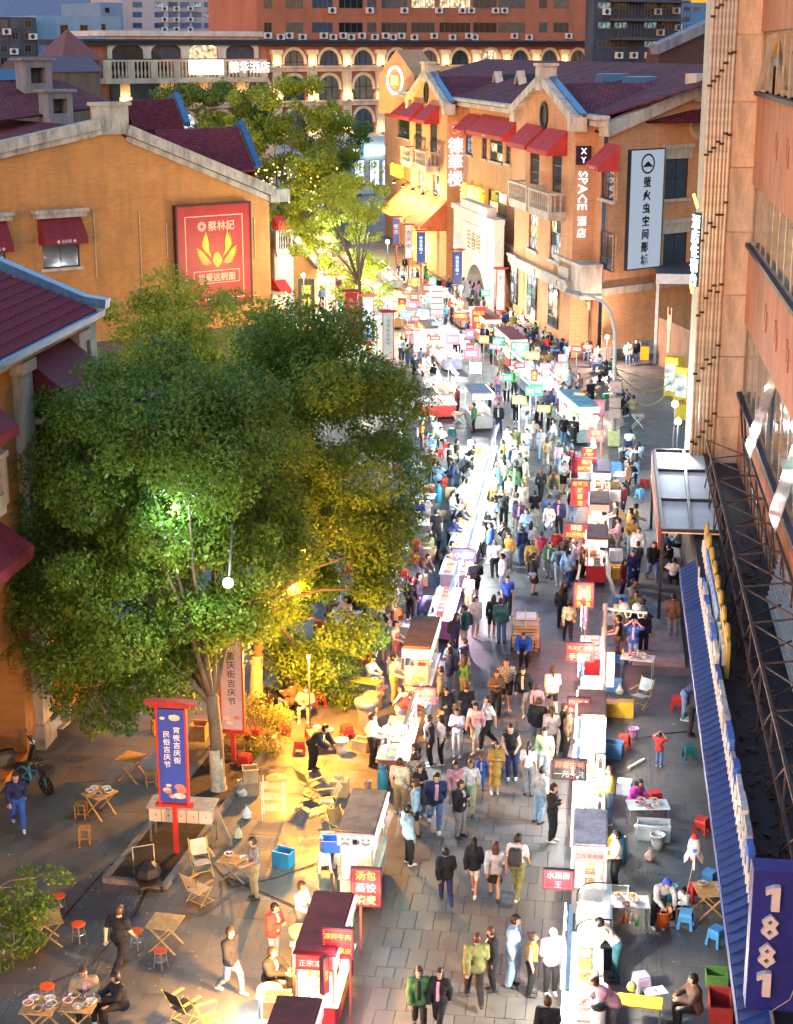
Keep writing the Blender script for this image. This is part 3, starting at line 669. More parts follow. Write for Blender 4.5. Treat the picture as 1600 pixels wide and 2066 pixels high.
# corner balcony
a, b = WC.uv(1158, 540)[0], WC.len + .6; zz = WC.uv(1200, 590)[1]
m = MB(); m.box(a, -1.5, zz, b, .0, zz + 1.9); m.box(a - .15, -1.65, zz + 1.9, b + .15, .0, zz + 2.15); m.box(a - .1, -1.6, zz - .25, b + .1, 0, zz); m.box(a + 1.2, -1.54, zz + .4, b - 3, -1.5, zz + 1.5)
C.put(m, 'corner_balcony', TRIM, WC)
# arch gate
g0, g1 = WCb.uv(928, 500)[0], WCb.uv(1012, 500)[0]; zt = WCb.uv(945, 425)[1]; gw = g1 - g0
m = MB(); a0, a1 = gw * .34, gw * .80; ah = zg - .6; rr = (a1 - a0) / 2
m.box(0, -.6, 0, a0, .2, zt); m.box(a1, -.6, 0, gw, .2, zt)
for k in range(10):
    t0, t1 = math.pi * k / 10, math.pi * (k + 1) / 10; xa, xb = a0 + rr - rr * math.cos(t0), a0 + rr - rr * math.cos(t1)
    m.add([(xa, -.6, ah - rr + rr * .8 * math.sin(t0)), (xb, -.6, ah - rr + rr * .8 * math.sin(t1)), (xb, -.6, zt), (xa, -.6, zt), (xa, 1.2, ah - rr + rr * .8 * math.sin(t0)), (xb, 1.2, ah - rr + rr * .8 * math.sin(t1))], [(0, 1, 2, 3), (0, 4, 5, 1)])
m.box(-.2, -.8, zt, gw + .2, .2, zt + .4); m.box(gw * .2, -.7, zt + .4, gw * .85, .1, zt + 1.1)
o = C.put(m, 'gate', stained((.78, .68, .58), .75, 'gate stone', .8, .3), WCb, g0)
q = MB(); q.box(a0 - .2, 3, 0, a1 + .2, 3.2, ah); C.put(q, 'mural', stained((.6, .45, .3), .8), parent=o)
q = MB()
for k in range(9): q.bar((a0 + rr * (1 - math.cos(k * .3)), 2.95, ah * .2 + rr * .9 * math.sin(k * .3)), (a0 + rr * (1 - math.cos(k * .3 + .32)), 2.95, ah * .2 + rr * .9 * math.sin(k * .3 + .32)), .3, .3)
C.put(q, 'mural_line', P((.55, .05, .03), .6), parent=o)
q = MB(); q.box(gw * .25, -.72, zt - 3.4, gw * .85, -.61, zt - .7); q2 = C.put(q, 'name_panel', stained((.8, .7, .6), .8, 'name panel', .8, .5), parent=o)
ob('lettering', text_mesh('里義輔', P((.12, .05, .03), .6), gw * .115, .02), o, (gw * .55, -.735, zt - 2.05))
# red shop awning lit from above
X = WCb; u0, u1 = X.uv(820, 420)[0], X.uv(902, 440)[0]; zt_ = X.uv(860, 400)[1]
o = awning(C, X, u0, u1, zt_ + .6, zt_ - 2.2, 2.6, (.5, .12, .04), txt=False)
for k in range(4):
    u = u0 + (u1 - u0) * (k + .5) / 4; q = MB(); q.tube([(0, 0, 0), (0, -.8, .7), (0, -1.8, .5)], .05); q.lathe([(.05, 0), (.28, -.25), (.2, -.27)], 8, (0, -1.8, .5))
    l_ = C.put(q, "awning_lamp", P(DARK, .4, .5), X, u, zt_ + .7)
    lightpoint('awning_light', (0, -1.8, -.05), 160, (1, .72, .3), l_)
# gable end wall facing the alley
WG = Wall(cn + Vector((.25, .1)), cn + Vector((.69, .72)) * 24)
wl_ = [WG.rect(1342, 320, 1389, 400), WG.rect(1338, 470, 1386, 546)]
zl = WG.uv(1255, 268)[1]; u2, z2 = WG.uv(1400, 190)
m = MB(); wallmesh(m, 0, WG.len, 0, [(0, zl), (u2, z2), (u2 * 2, zl), (max(u2 * 2 + .1, WG.len), zl)] if u2 * 2 < WG.len else [(0, zl), (u2, z2), (WG.len, zl)], wl_)
C.put(m, 'gable_wall', BRK, WG)
for h in wl_: window(C, WG, h, 2, 2, 0, lintel=1.0)
beam(C, 'coping', [WG.at(-.6, zl + .2, .15), WG.at(u2, z2 + .3, .15)], .9, .8, TRIM); beam(C, 'coping', [WG.at(u2, z2 + .3, .15), WG.at(WG.len, zl + .2, .15)], .9, .8, TRIM)
m = MB(); m.box(u2 - .3, -.4, z2 - .5, u2 + 1.6, .6, z2 + 1.4); C.put(m, 'gable_pedestal', TRIM, WG)
m = MB(); m.box(-.1, -.25, zg, WG.len, .02, zg + .5); C.put(m, 'string_course', TRIM, WG); m = MB(); m.box(-.05, -.12, 0, WG.len, .02, 1.0); C.put(m, 'plinth', COP, WG)
uo, zo = WG.uv(1416, 246); m = MB(); m.M = Matrix.Rotation(math.pi / 2, 4, 'X'); m.lathe([(1.3, -.05), (1.3, .15), (1.0, .15), (1.0, .02), (.01, .02)], 20); C.put(m, 'round_window', TRIM, WG, uo, zo, .02)
dc3 = Vector((dC.x, dC.y, 0)); ap_ = WG.at(u2, z2 + .1, 0); roof_quad(C, WG.at(-.5, zl + .1, 0), WG.at(-.3, zl + .1, 0) + dc3 * 9, ap_ + dc3 * 14, ap_); roof_quad(C, WG.at(WG.len, zl + .1, 0), WG.at(WG.len, zl + .1, 0) + dc3 * 20, ap_ + dc3 * 14, ap_)
dp = MB(); dp.tube([(0, 0, 0), (0, 0, zl)], .1, 6); C.put(dp, 'downpipe', P(DARK, .5), WC, WC.uv(1195, 400)[0], 0, .2)
# ---------------------------------------------------------------- signs fixed to the hotel
def vsign(name, W, r, out, label, txt, face, tcol, size, th=.25, vert=True, frame=None, bold=.02, gap=1.12, dz=0, cat='sign'):
    u0, z0, u1, z1 = r; w, h = u1 - u0, z1 - z0
    o = thing(name, W.at(u0, z0, out), W.rz, label, cat)
    if face is not None: m = MB(); m.box(0, -th, 0, w, 0, h); m.build('panel', face, o)
    if frame is not None:
        m = MB(); t = .08; m.box(-t, -th - .02, -t, 0, .01, h + t); m.box(w, -th - .02, -t, w + t, .01, h + t); m.box(0, -th - .02, h, w, .01, h + t); m.box(0, -th - .02, -t, w, .01, 0); m.build('frame', frame, o)
    if txt: ob('lettering', text_mesh(txt, tcol, size, bold, vert, .02, gap), o, (w / 2, -th - .04, h / 2 + dz))
    return o
r = WG.rect(1257, 302, 1323, 538)
s = vsign('cinema_sign', WG, r, .35, 'tall white sign with a round logo and black characters beside the window', '萤火虫空间影城', E((.62, .74, .9), .55), P((.008, .008, .01), .5), (r[3] - r[1]) * .092, frame=P(DARK, .5), bold=.07, gap=1.2, dz=-(r[3] - r[1]) * .1)
w, h = r[2] - r[0], r[3] - r[1]; m = MB(); m.M = Matrix.Translation((w / 2, -.27, h * .885)) @ Matrix.Rotation(math.pi / 2, 4, 'X')
m.ring(w * .17, w * .205, .02, 24); m.M = Matrix.Identity(4)
for k in range(3): m.bar((w / 2 - w * .05 * k - .1, -.28, h * .86), (w / 2, -.28, h * .9), .08); m.bar((w / 2 + w * .05 * k + .1, -.28, h * .86), (w / 2, -.28, h * .9), .08)
m.build('logo', P((.008, .008, .01), .5), s)
# narrow faces turned to the camera on the sides of the bays
Wr = Wall(WCb.at(u1b), WCb.at(u1b) + Vector((.9, .35, 0)) * 2); r = Wr.rect(1160, 294, 1183, 480); r = (.0, r[1], 1.15, r[3])
s = vsign('hotel_sign', Wr, r, .15, 'vertical white neon hotel name on the brick bay corner', 'SPACE', None, E((.8, .88, 1), 6), .95, th=.1, bold=.02)
for o in list(s.children): bpy.data.objects.remove(o)
hh = r[3] - r[1]; lm = E((.8, .85, 1), 2.2)
def rot_letter(t, z, size, rot):
    q = ob('lettering', text_mesh(t, lm, size, .02, False, .03), s, (.55, -.15, z))
    if rot: q.rotation_euler = (0, math.pi / 2, 0)
rot_letter('X', hh * .945, hh * .09, 0); rot_letter('Y', hh * .85, hh * .09, 0); rot_letter('SPACE', hh * .52, hh * .15, 1); rot_letter('酒', hh * .19, hh * .11, 0); rot_letter('店', hh * .06, hh * .11, 0)
m = MB(); m.box(.02, -.1, hh * .8, 1.1, 0, hh); m.build('panel', P((.03, .012, .02), .4), s)
u1a = WCb.uv(902, 300)[0]; Wr2 = Wall(WCb.at(u1a), WCb.at(u1a) + Vector((.9, .35, 0)) * 2); r = Wr2.rect(900, 250, 930, 372); r = (0.05, r[1], 1.45, r[3]); hh = r[3] - r[1]
s = thing('restaurant_sign', Wr2.at(0, r[1], .12), Wr2.rz, 'vertical white characters under a round red emblem on the bay side', 'sign')
for t, k in (('德', .65), ('華', .38), ('楼', .1)): ob('lettering', text_mesh(t, E((.75, .82, 1), 2), 1.5, .03, False, .03), s, (.75, -.1, hh * k))
m = MB(); m.M = Matrix.Translation((.75, -.05, hh * .9)) @ Matrix.Rotation(math.pi / 2, 4, 'X'); m.ring(.62, .8, .06, 8); m.build('emblem', E((1, .2, .12), 1.2), s)
ob('lettering', text_mesh('華', E((1, .6, .5), 2), .8, .02), s, (.75, -.14, hh * .9))
for p, t, lab in (((940, 372, 986, 412), '吉慶街', 'yellow lit characters standing over the stone arch gate'), ((797, 330, 822, 358), '吉慶街', 'yellow lit characters on the far bay ledge')):
    W_ = WC; r = W_.rect(*p); s = thing('lit_characters', W_.at(r[0], r[1], .5), W_.rz, lab, 'sign'); n = len(t); ww = (r[2] - r[0]) / n
    for i, ch in enumerate(t): ob('lettering', text_mesh(ch, E((1, .8, .06), 2.2), (r[3] - r[1]) * .95, .03, False, .1), s, (ww * (i + .5), 0, (r[3] - r[1]) / 2)).scale = (ww / (r[3] - r[1]) * .95, 1, 1)
u, z = WC.uv(816, 162); s = thing('neon_medallion', WC.at(u, z, 1.0), WC.rz + R(50), 'white neon oval ring with green centre on the farthest gable', 'sign')
m = MB(); m.M = Matrix.Rotation(math.pi / 2, 4, 'X') @ Matrix.Diagonal((1, 1.5, 1, 1)); m.ring(.85, 1.0, .2); m.build('ring', E((.8, .9, 1), 3), s); ob('lettering', text_mesh('里', E((.75, 1, .3), 2), 1.1, .03), s, (0, -.2, 0))
m = MB(); m.prism([(-2.2, -3.5), (2.2, -3.5), (2.2, .5), (0, 3.2), (-2.2, .5)], .2, 6); C.put(m, 'far_gable', BRK, WC, u, z, 1.0).rotation_euler.z = WC.rz + R(50)

# ---------------------------------------------------------------- D: plaster block on the right with ribbon windows
WD = Wall((6.1, 76), (6.1, 16))
D = Bld('plaster_block', 'orange plaster block with ribbon windows and a ribbed beige pilaster', WD)
PINKP = stained((.6, .21, .085), .62, 'orange plaster', .9, .35); BEIGE = stained((.7, .53, .35), .55, 'beige cladding', .9, .25)
zs = [0, 6.4, 9.6, 12.9, 15.5, 19.2, 21.7, 27]
LEDGE = P((.045, .025, .04), .6)
D.u0 = 3.0
for k in range(0, 7, 2):
    m = MB(); m.box(D.u0, 0, zs[k] + .003, WD.len, .6, zs[k + 1]); D.put(m, 'spandrel', PINKP)
    m = MB(); m.box(D.u0, -.16, zs[k + 1] - .02, WD.len, .05, zs[k + 1] + .14); D.put(m, 'ledge', LEDGE)
PANELG = [glassmat((.16, .16, .14)), glassmat((.1, .12, .12)), glassmat((.2, .17, .12))]
for k in (1, 3, 5):
    z0, z1 = zs[k] + .14, zs[k + 1]; n = 24; du = (WD.len - D.u0) / n
    fr = MB()
    for i in range(n + 1): fr.box(D.u0 + i * du - .05, .12, z0, D.u0 + i * du + .05, .24, z1)
    fr.box(D.u0, .13, z1 - .1, WD.len, .23, z1); o = D.put(fr, 'window_frame', P((.3, .28, .24), .4, .6))
    for i in range(n):
        op = (k, i) in ((1, 5), (1, 9), (3, 12), (5, 2))
        q = MB(); q.box(-du / 2 + .05, -.015, -(z1 - z0) + .05, du / 2 - .05, .015, -.05)
        pn = ob('pane', q.mesh('pane', rnd.choice(PANELG)), o, (D.u0 + (i + .5) * du, .17, z1))
        if op: pn.rotation_euler.x = R(-15)
    if k == 1:
        for i in (5, 9): pass
for (z, us) in ((11.0, (13, 17, 21, 25, 29)), (17.3, (13, 17, 21))):
    for u in us:
        for d_ in (0, .55):
            m = MB(); m.box(0, -.05, 0, .3, 0, .75); D.put(m, 'vent_cover', P((.35, .12, .05), .6), None, u + d_, z - d_ * .4)
# pilaster with panels and ribs
X0, X1, YP = 4.02, 6.2, 72.0
m = MB(); m.box(X0 + .5, YP, 0, X1 + .1, YP + 4, 27); m.box(X1, YP - .02, 0, X1 + .2, YP + 4, 27); ob('pilaster', m.mesh('pilaster', BEIGE), D.e, -D.p)
for k in range(10):
    m = MB(); m.box(X0 + 1.05, YP - .08, .02, X1, YP - .005, 2.66); ob('wall_panel', m.mesh('wall_panel', BEIGE), D.e, Vector((0, 0, k * 2.7)) - D.p)
RIB = P((.58, .46, .3), .4, .2, var=.25)
m = MB(); m.tube([(0, 0, 0), (0, 0, 27)], .085, 8); rib = m.mesh('pipe', RIB, True); cl = MB(); cl.box(-.1, -.12, 0, .1, .0, .09); clm = cl.mesh('pipe_clamp', P(DARK, .5, .6))
for i in range(7):
    o = ob('pipe', rib, D.e, Vector((X0 + .08 + i * .155, YP - .12 + .02 * (i % 2), 0)) - D.p)
    for z in (4, 7, 10, 13.2, 16.4, 19.5, 22.5): ob('pipe_clamp', clm, o, (0, 0, z + rnd.uniform(-.3, .3) + i * .22))
m = MB(); m.box(X0, YP - .02, 0, X0 + 1.06, YP + 4, 27); ob('rib_backing', m.mesh('rib_backing', BEIGE), D.e, -D.p)
# patched plaster and lichen, hanging cables
CAB = P((.012, .011, .012), .6)
def cable(name, pts, r, label, sag=0, mat=None, n=10, group=None):
    q = []
    for a, b in zip(pts[:-1], pts[1:]):
        a, b = Vector(a), Vector(b)
        for k in range(n): t = k / n; q.append(a.lerp(b, t) - Vector((0, 0, sag * 4 * t * (1 - t))))
    q.append(Vector(pts[-1])); m = MB(); m.tube(q, r, 5)
    return tag(m.build(name, mat or CAB), label, 'cable', group)
for i, (px, p1, p2, p3) in enumerate((((1495, 790), (1500, 900), (1530, 1020), (1560, 1130)), ((1500, 800), (1512, 960), (1545, 1080), (1580, 1190)))):
    cable('cable', [atX(x, y, 5.95) for x, y in (px, p1, p2, p3)], .045, ['black cable bundle drooping from the lowest window ledge, left strand', 'black cable loop hanging right of another on the plaster wall'][i], .25)
# glowing channel letters and neon by the pilaster
s = thing('neon_letters', G(1404, 520, 9), 0, 'white blue channel letters and orange neon edge beside the ribbed pilaster', 'sign')
s.location = (atY(1404, 500, 71.6)[0], 71.6, 0)
for k in range(5): ob('lettering', text_mesh('酒店住宿台'[k], E((.6, .85, 1), 4), .62, .03, False, .05), s, (-.05, 0, atY(1400, 447 + 29 * k, 71.6)[2])).rotation_euler.z = R(-62)
m = MB(); m.bar((-.05, 0, atY(1400, 592, 71.6)[2]), (-.15, .2, atY(1400, 572, 71.6)[2]), .09); m.bar((0, .1, atY(1400, 420, 71.6)[2]), (-.2, .2, atY(1400, 392, 71.6)[2]), .09); m.build('neon_edge', E((1, .5, .08), 6), s)
m = MB(); m.box(-.1, .2, atY(1400, 580, 71.6)[2], .2, .35, atY(1400, 430, 71.6)[2]); m.build('backing', P(DARK, .6), s)

# ---------------------------------------------------------------- annex roof, truss, blue canopy
m = MB(); m.box(3.66, 24, 0, 6.09, 71.5, 3.4); ax = struct(m.build('annex_roof', stained((.03, .024, .024), .5, 'dirty roof', 3, 1)))
an = MB()
for k in range(420):
    x, y_ = rnd.uniform(4.0, 6.0), rnd.uniform(27, 62); a = rnd.uniform(.03, .12); an.bar((x, y_, 3.42), (x + rnd.uniform(-.15, .15), y_ + rnd.uniform(-.2, .2), 3.44 + rnd.random() * .05), a, .03)
deb = stuff(an.build('roof_litter', P((.09, .055, .03), .9, var=.8, scale=9), None)); tag(deb, 'dry leaves and scraps scattered on the dark annex roof', 'litter')
BLUEC = stained((.01, .05, .21), .5, 'weathered blue metal', 1.1, 1)
cp = thing('blue_canopy', (3.0, 26, 3.3), 0, 'long blue metal canopy over the right pavement', 'canopy')
m = MB(); m.prism([(0, .2), (.0, .14), (.5, .44), (.5, .52)], 0, 29.5); m.build('sheet', BLUEC, cp)
rb = MB(); rb.bar((-.02, 0, .215), (.5, 0, .535), .03, .03); rbm = rb.mesh('rib', BLUEC)
for k in range(74): ob('rib', rbm, cp, (0, .2 + k * .4, 0))
m = MB(); m.box(-.03, 0, -.12, .02, 29.5, .16); m.build('fascia', P((.01, .045, .2), .5), cp)
m = MB()
for k in range(9): m = MB(); m.bar((.08, 1 + k * 3.4, .1), (.66, 1 + k * 3.4, -.35), .04); m.build('bracket', P(STEEL, .5, .6), cp)
# sign boards standing along the canopy's back edge, seen edge on from above
sb = thing('sign_row', (3.6, 26, 3.7), 0, 'row of shop boards standing edge-on along the blue canopy back', 'sign')
WHT = P((.6, .57, .52), .6, var=.35, scale=3)
yy = 3.2; cols = [(.6, .58, .55), (.03, .1, .4), (.5, .48, .45), (.05, .15, .5), (.3, .3, .32), (.6, .55, .5)]
k = 0
while yy < 26:
    L = rnd.uniform(.5, 1.4); m = MB(); hh = rnd.uniform(.4, .8)
    m.box(-.06 - .04 * (k % 2), yy, 0, .05, yy + L, hh); m.build('board', P(cols[k % 6], .5, var=.3), sb)
    q = MB(); q.box(.06, yy + .1, .1, .09, yy + L - .1, hh - .1); q.build('board_back', P((.25, .2, .16), .6, .3), sb)
    yy += L + rnd.uniform(.03, .3); k += 1
m = MB()
for k in range(60): m = MB(); m.box(-.16, 3 + k * .4, 0, -.12, 3.12 + k * .4, .35 + .2 * (k % 3)); m.build('bracket', WHT, sb)
ys = thing('yellow_scroll_board', (3.82, 44.5, 3.7), 0, 'yellow scalloped board with white zigzag letters behind the canopy', 'sign')
m = MB(); m.box(0, 0, 0, .1, 12, 1.1)
for k in range(8): m.M = Matrix.Translation((.05, .75 + 1.5 * k, 1.1)) @ Matrix.Rotation(math.pi / 2, 4, 'Y'); m.lathe([(.3, -.06), (.34, 0), (.3, .06)], 10)
m.M = Matrix.Identity(4); m.build('board', P((.42, .3, .04), .5, var=.3), ys)
m = MB()
for k in range(34): m.bar((-.03, .4 + k * .33, .25 + .5 * (k % 2)), (-.03, .73 + k * .33, .25 + .5 * ((k + 1) % 2)), .12, .05)
m.build('zigzag', P((.65, .65, .62), .6), ys)
m = MB(); m.box(-.06, 3.2, .1, -.02, 9.6, .98); m.build('blue_field', P((.04, .2, .5), .5), ys)
# steel truss over the annex
RUST = P((.09, .06, .05), .7, .5, var=.5)
tr = thing('steel_truss', (4.4, 28, 3.4), 0, 'rusty steel truss with diagonal bars over the annex roof', 'truss')
m = MB()
for k in range(12):
    y0 = k * 3.2
    for a, b in (((0, y0, 0), (0, y0, 2.2)), ((1.45, y0, 0), (1.45, y0, 2.4)), ((0, y0, 2.2), (1.45, y0, 2.4)), ((0, y0, 2.2), (0, y0 + 3.2, .1)), ((1.45, y0, .1), (1.45, y0 + 3.2, 2.4)), ((0, y0, 1.1), (1.45, y0 + 1.6, 1.2)), ((1.45, y0, 2.3), (0, y0 + 3.2, 2.2))):
        q = MB(); q.bar(a, b, .045); q.build('bar', RUST, tr)
for a in ((0, 0, 2.2), (1.45, 0, 2.4), (0, 0, 1.1)):
    q = MB(); q.bar(a, (a[0], 38, a[2]), .08); q.build('chord', RUST, tr)
# pale slatted panel leaning against the wall
sp = thing('slatted_panel', (5.6, 34, 3.6), 0, 'pale slatted metal panel lying along the plaster wall foot', 'panel')
for k in range(9): q = MB(); q.bar((.02 + .04 * k, 0, .3 + .18 * k), (.02 + .04 * k, 17.5, .3 + .18 * k), .1, .05); q.build('slat', P((.62, .55, .48), .5, .3, var=.3), sp)
m = MB(); m.bar((.35, 0, .2), (.35, 0, 2), .06); m.bar((.35, 17, .2), (.35, 17, 2), .06); m.bar((.35, 9, .2), (.35, 9, 2), .06); m.build('frame', RUST, sp)
# tall number sign
r0 = atY(1503, 2035, 27.5); r1 = atY(1506, 1755, 27.5)
ns = thing('number_sign', (r0[0], 27.5, r0[2]), 0, 'deep blue sign slab with pale digits 1881 on the annex', 'sign')
hh = r1[2] - r0[2]; m = MB(); m.box(0, 0, 0, 2.4, .5, hh); m.build('panel', P((.02, .025, .2), .5, var=.25, scale=1.5), ns)
dm = P((.72, .62, .55), .5, var=.08)
for k, ch in enumerate('1881'):
    c_ = (.36 - .02 * k, -.09, hh * (.83 - .205 * k)); s_ = hh * .085
    if ch == '8': ob('digit', text_mesh(ch, dm, hh * .23, .05, False, .07), ns, c_)
    else: q = MB(); q.prism([(-s_ * .1, -s_), (s_ * .5, -s_), (s_ * .5, s_), (s_ * .05, s_), (-s_ * .55, s_ * .72), (-s_ * .55, s_ * .3), (-s_ * .1, s_ * .5)], -.07, .07); q.build('digit', dm, ns, loc=c_)
m = MB(); m.tube([(.5, -.03, .02), (.8, -.06, .3), (1.1, -.05, 1.4), (1.3, -.03, hh)], .012, 5); m.build('loose_wire', P((.4, .35, .3), .5), ns)
# white-roofed shed beside the pilaster
sh = thing('glazed_shed', (2.5, 59.6, 0), 0, 'small shed with flat white panel roof in a dark frame', 'shed')
m = MB(); m.box(0, 0, 3.55, 2.2, 12.8, 3.62); m.build('roof_panel', P((.75, .68, .6), .6, var=.15, scale=.7, spec=.2), sh)
for a, b in (((0, 0), (0, 12.8)), ((1.05, 0), (1.3, 12.8)), ((2.2, 0), (2.2, 12.8))): q = MB(); q.bar((*a, 3.67), (*b, 3.67), .12); q.build('roof_bar', P((.03, .025, .03), .5), sh)
for y_ in (0, 4.4, 9.2, 12.8): q = MB(); q.bar((0, y_, 3.68), (2.2, y_, 3.68), .12); q.build('roof_bar', P((.03, .025, .03), .5), sh)
for x, y_ in ((0, 0), (2.2, 0), (0, 12.8), (2.2, 12.8)): q = MB(); q.box(x - .06, y_ - .06, 0, x + .06, y_ + .06, 3.54); q.build('post', P(DARK, .5), sh)
m = MB(); m.box(-.12, 1, 2.6, -.02, 12.6, 3.7); m.build('side_sign', P((.25, .04, .02), .5, var=.6, scale=2), sh)

# ---------------------------------------------------------------- alley: wall, hoarding, shelter
hd = thing('hoarding', (0, 0, 0), 0, 'rusty brown hoarding with a pale hand painted on it', 'hoarding')
ha, hb = Vector(G(1325, 735)), Vector(G(1396, 770)); hz = atY(1325, 640, ha.y)[2]; hd.location = ha; hd.rotation_euler.z = math.atan2((hb - ha).y, (hb - ha).x)
L = (hb - ha).length
for k in range(4): q = MB(); q.box(L * k / 4 + .01, 0, 0, L * (k + 1) / 4 - .01, .08, hz); q.build('panel', stained((.22, .12, .07), .55, 'rusty panel', 1.4, .4), hd)
q = MB(); HX, HZ = L * .32, 1.2
q.box(HX - .28, -.03, HZ, HX + .22, -.005, HZ + 1.5); q.box(HX - .4, -.03, HZ + 1.5, HX + .36, -.005, HZ + 2.3)
for k, (l_, dx) in enumerate(((.75, -.33), (.25, -.12), (.25, .08), (.8, .28))): q.box(HX + dx - .08, -.03, HZ + 2.3, HX + dx + .08, -.005, HZ + 2.3 + l_)
q.build('painted_hand', P((.5, .3, .2), .8, var=.3, scale=6), hd)
sl = thing('entrance_shelter', (0, 0, 0), 0, 'grey steel entrance shelter with flat roof against the gable wall', 'shelter')
a = WG.at(WG.uv(1325, 600)[0], 0, 0); zt = atY(1330, 552, a.y - 2)[2]; sl.location = a
m = MB(); m.box(-.2, -4.5, zt, 8, 2.5, zt + .3); m.build('roof', P((.06, .06, .08), .6), sl); m = MB(); m.box(-.25, -4.6, zt - .35, 8, -4.45, zt + .32); m.build('fascia', P((.5, .48, .44), .5), sl)
m = MB(); m.box(-.2, -4.5, 0, 0, -4.3, zt - .3); m.build('post', P((.4, .4, .38), .5), sl)

# ---------------------------------------------------------------- far buildings
WE = Wall((-70.5, 223.4), (-3.0, 285.3))
def tall(z): return z
Ea = Bld('arcade_building', 'red brick building with rows of arched windows and lit stone columns', WE)
SAND = stained((.68, .5, .34), .7, 'sandstone', .8, .4); REDB = brickmat((.42, .13, .075), (.36, .11, .065), (.42, .22, .14), key='red brick')
ztE = WE.uv(800, 92)[1]; uS = WE.uv(520, 100)[0]
m = MB(); m.box(0, .1, 0, WE.len, 14, ztE - .02); Ea.put(m, 'wall', REDB)
rows = [WE.uv(800, 132)[1], WE.uv(800, 198)[1], WE.uv(800, 265)[1], WE.uv(800, 330)[1]]
n = 15; first = WE.uv(455, 180)[0]; du = (WE.uv(1165, 110)[0] - WE.uv(592, 110)[0]) / 9
k0 = WE.uv(592, 110)[0]
ARCG = [GL, GLB, glassmat((.1, .1, .09)), LITC, glassmat((.14, .13, .1))]
for j, z in enumerate(rows):
    hgt = (ztE - rows[0]) * .78 if j == 0 else (rows[j - 1] - z) * .72
    for i in range(-5, 10):
        u = k0 + du * i
        if u < 2 or (j == 0 and i < 0) or (j == 3 and i % 2): continue
        if (j in (1, 2) and i < -3): continue
        archwin(Ea, WE, u, z, du * .56, hgt, LITW if (j, i) in ((0, 6), (2, 1)) else rnd.choice(ARCG), SAND)
    m = MB(); zz = z - (.9 if j else .8); m.box(uS if j == 0 else 0, -.5, zz, WE.len, .1, zz + .6); m.box(uS if j == 0 else 0, -.75, zz + .6, WE.len, .1, zz + .85); Ea.put(m, 'cornice', SAND)
for i in range(-5, 11):
    u = k0 + du * (i - .5)
    if u < .6: continue
    zl = rows[0] - .5 if i < 0 else ztE
    m = MB(); m.box(-.75, -.45, 0, .75, .1, zl - .6); m.box(-1, -.6, zl - 1.3, 1, .1, zl - .6)
    for z in rows[1:]: m.box(-.95, -.55, z - .1, .95, .1, z + .9)
    Ea.put(m, 'column', SAND, None, u)
    for z in rows[:3] if i >= 0 else rows[1:3]:
        if rnd.random() < .9 or True:
            q = MB(); q.lathe([(.12, 0), (.3, .18), (.28, .2)], 8); l_ = Ea.put(q, 'uplight', P(DARK, .5), None, u, z - .05, 1.0)
            q = MB(); q.lathe([(.24, .2), (.2, .22)], 8); Ea.put(q, 'lamp_glass', E((1, .75, .3), 8), parent=l_)
            lightpoint('uplight_glow', (0, 0, .6), 32 if z == rows[1] else 22, (1, .66, .28), l_, .2)
m = MB(); m.box(-1, -.9, ztE, WE.len + .5, 14, ztE + .5); m.box(-1.2, -1.2, ztE + .5, WE.len + .7, 14, ztE + .8); Ea.put(m, 'roof_edge', P((.03, .03, .045), .6))
# left pavilion with loggia
uL = WE.uv(205, 130)[0]; z1 = WE.uv(350, 118)[1]; z2 = WE.uv(350, 85)[1]
m = MB()
pw_ = (uS - uL - 1) / 4
lg = MB()
for k in range(4):
    c = uL + .8 + pw_ * (k + .5); w_ = pw_ * .8; h_ = (z2 - z1) * .92
    for t in range(10):
        t0, t1 = math.pi * t / 10, math.pi * (t + 1) / 10; xa, xb = c - w_ / 2 * math.cos(t0), c - w_ / 2 * math.cos(t1)
        lg.add([(xa, -.5, z1 + h_ * .45 + h_ * .55 * math.sin(t0)), (xb, -.5, z1 + h_ * .45 + h_ * .55 * math.sin(t1)), (xb, -.5, z2 + .8), (xa, -.5, z2 + .8)], [(0, 1, 2, 3)])
    lg.box(c - pw_ / 2, -.5, z1, c - w_ / 2, -.2, z2 + .8); lg.box(c + w_ / 2, -.5, z1, c + pw_ / 2, -.2, z2 + .8)
    q = MB(); q.box(c - w_ / 2, 0, z1, c + w_ / 2, .05, z2); Ea.put(q, 'pane', [GL, GLB, LITW, GLB][k])
lg.box(uL, -1.1, z2 + .8, uS + .3, 10, z2 + 1.5); Ea.put(lg, 'loggia', stained((.62, .55, .48), .7, 'loggia stone', .8, .4))
m = MB(); m.box(uL - .3, -1.8, z1 - 3.3, uS + .5, .1, z1 - 2.6); Ea.put(m, 'balcony_slab', SAND)
m = MB(); m.box(uL - .3, -1.8, z1 - .4, uS + .5, -1.5, z1 - .15)
for k in range(44): x = uL + (uS - uL) * k / 43; m.lathe([(.1, 0), (.2, .7), (.1, 1.3), (.16, 2.2)], 5, (x, -1.65, z1 - 2.6))
for k in range(8): x = uL + (uS - uL) * k / 7; m.box(x - .5, -1.85, z1 - 2.6, x + .5, -1.45, z1 - .2)
Ea.put(m, 'balustrade', SAND)
b_ = thing('roof_sign', WE.at(WE.uv(366, 125)[0], z1 - 2.2, 2.1), WE.rz, 'glowing white sign on the loggia balcony of the arcade building', 'sign')
q = MB(); q.box(0, -.2, 0, (WE.uv(435, 125)[0] - WE.uv(366, 125)[0]), 0, 2.0); q.build('panel', E((.85, 1, .9), 2.5), b_)
ob('lettering', text_mesh('德华酒店', E((.95, 1, .95), 2.5), 1.7, .03), b_, (WE.uv(435, 125)[0] - WE.uv(366, 125)[0] + 4.2, -.25, 1))
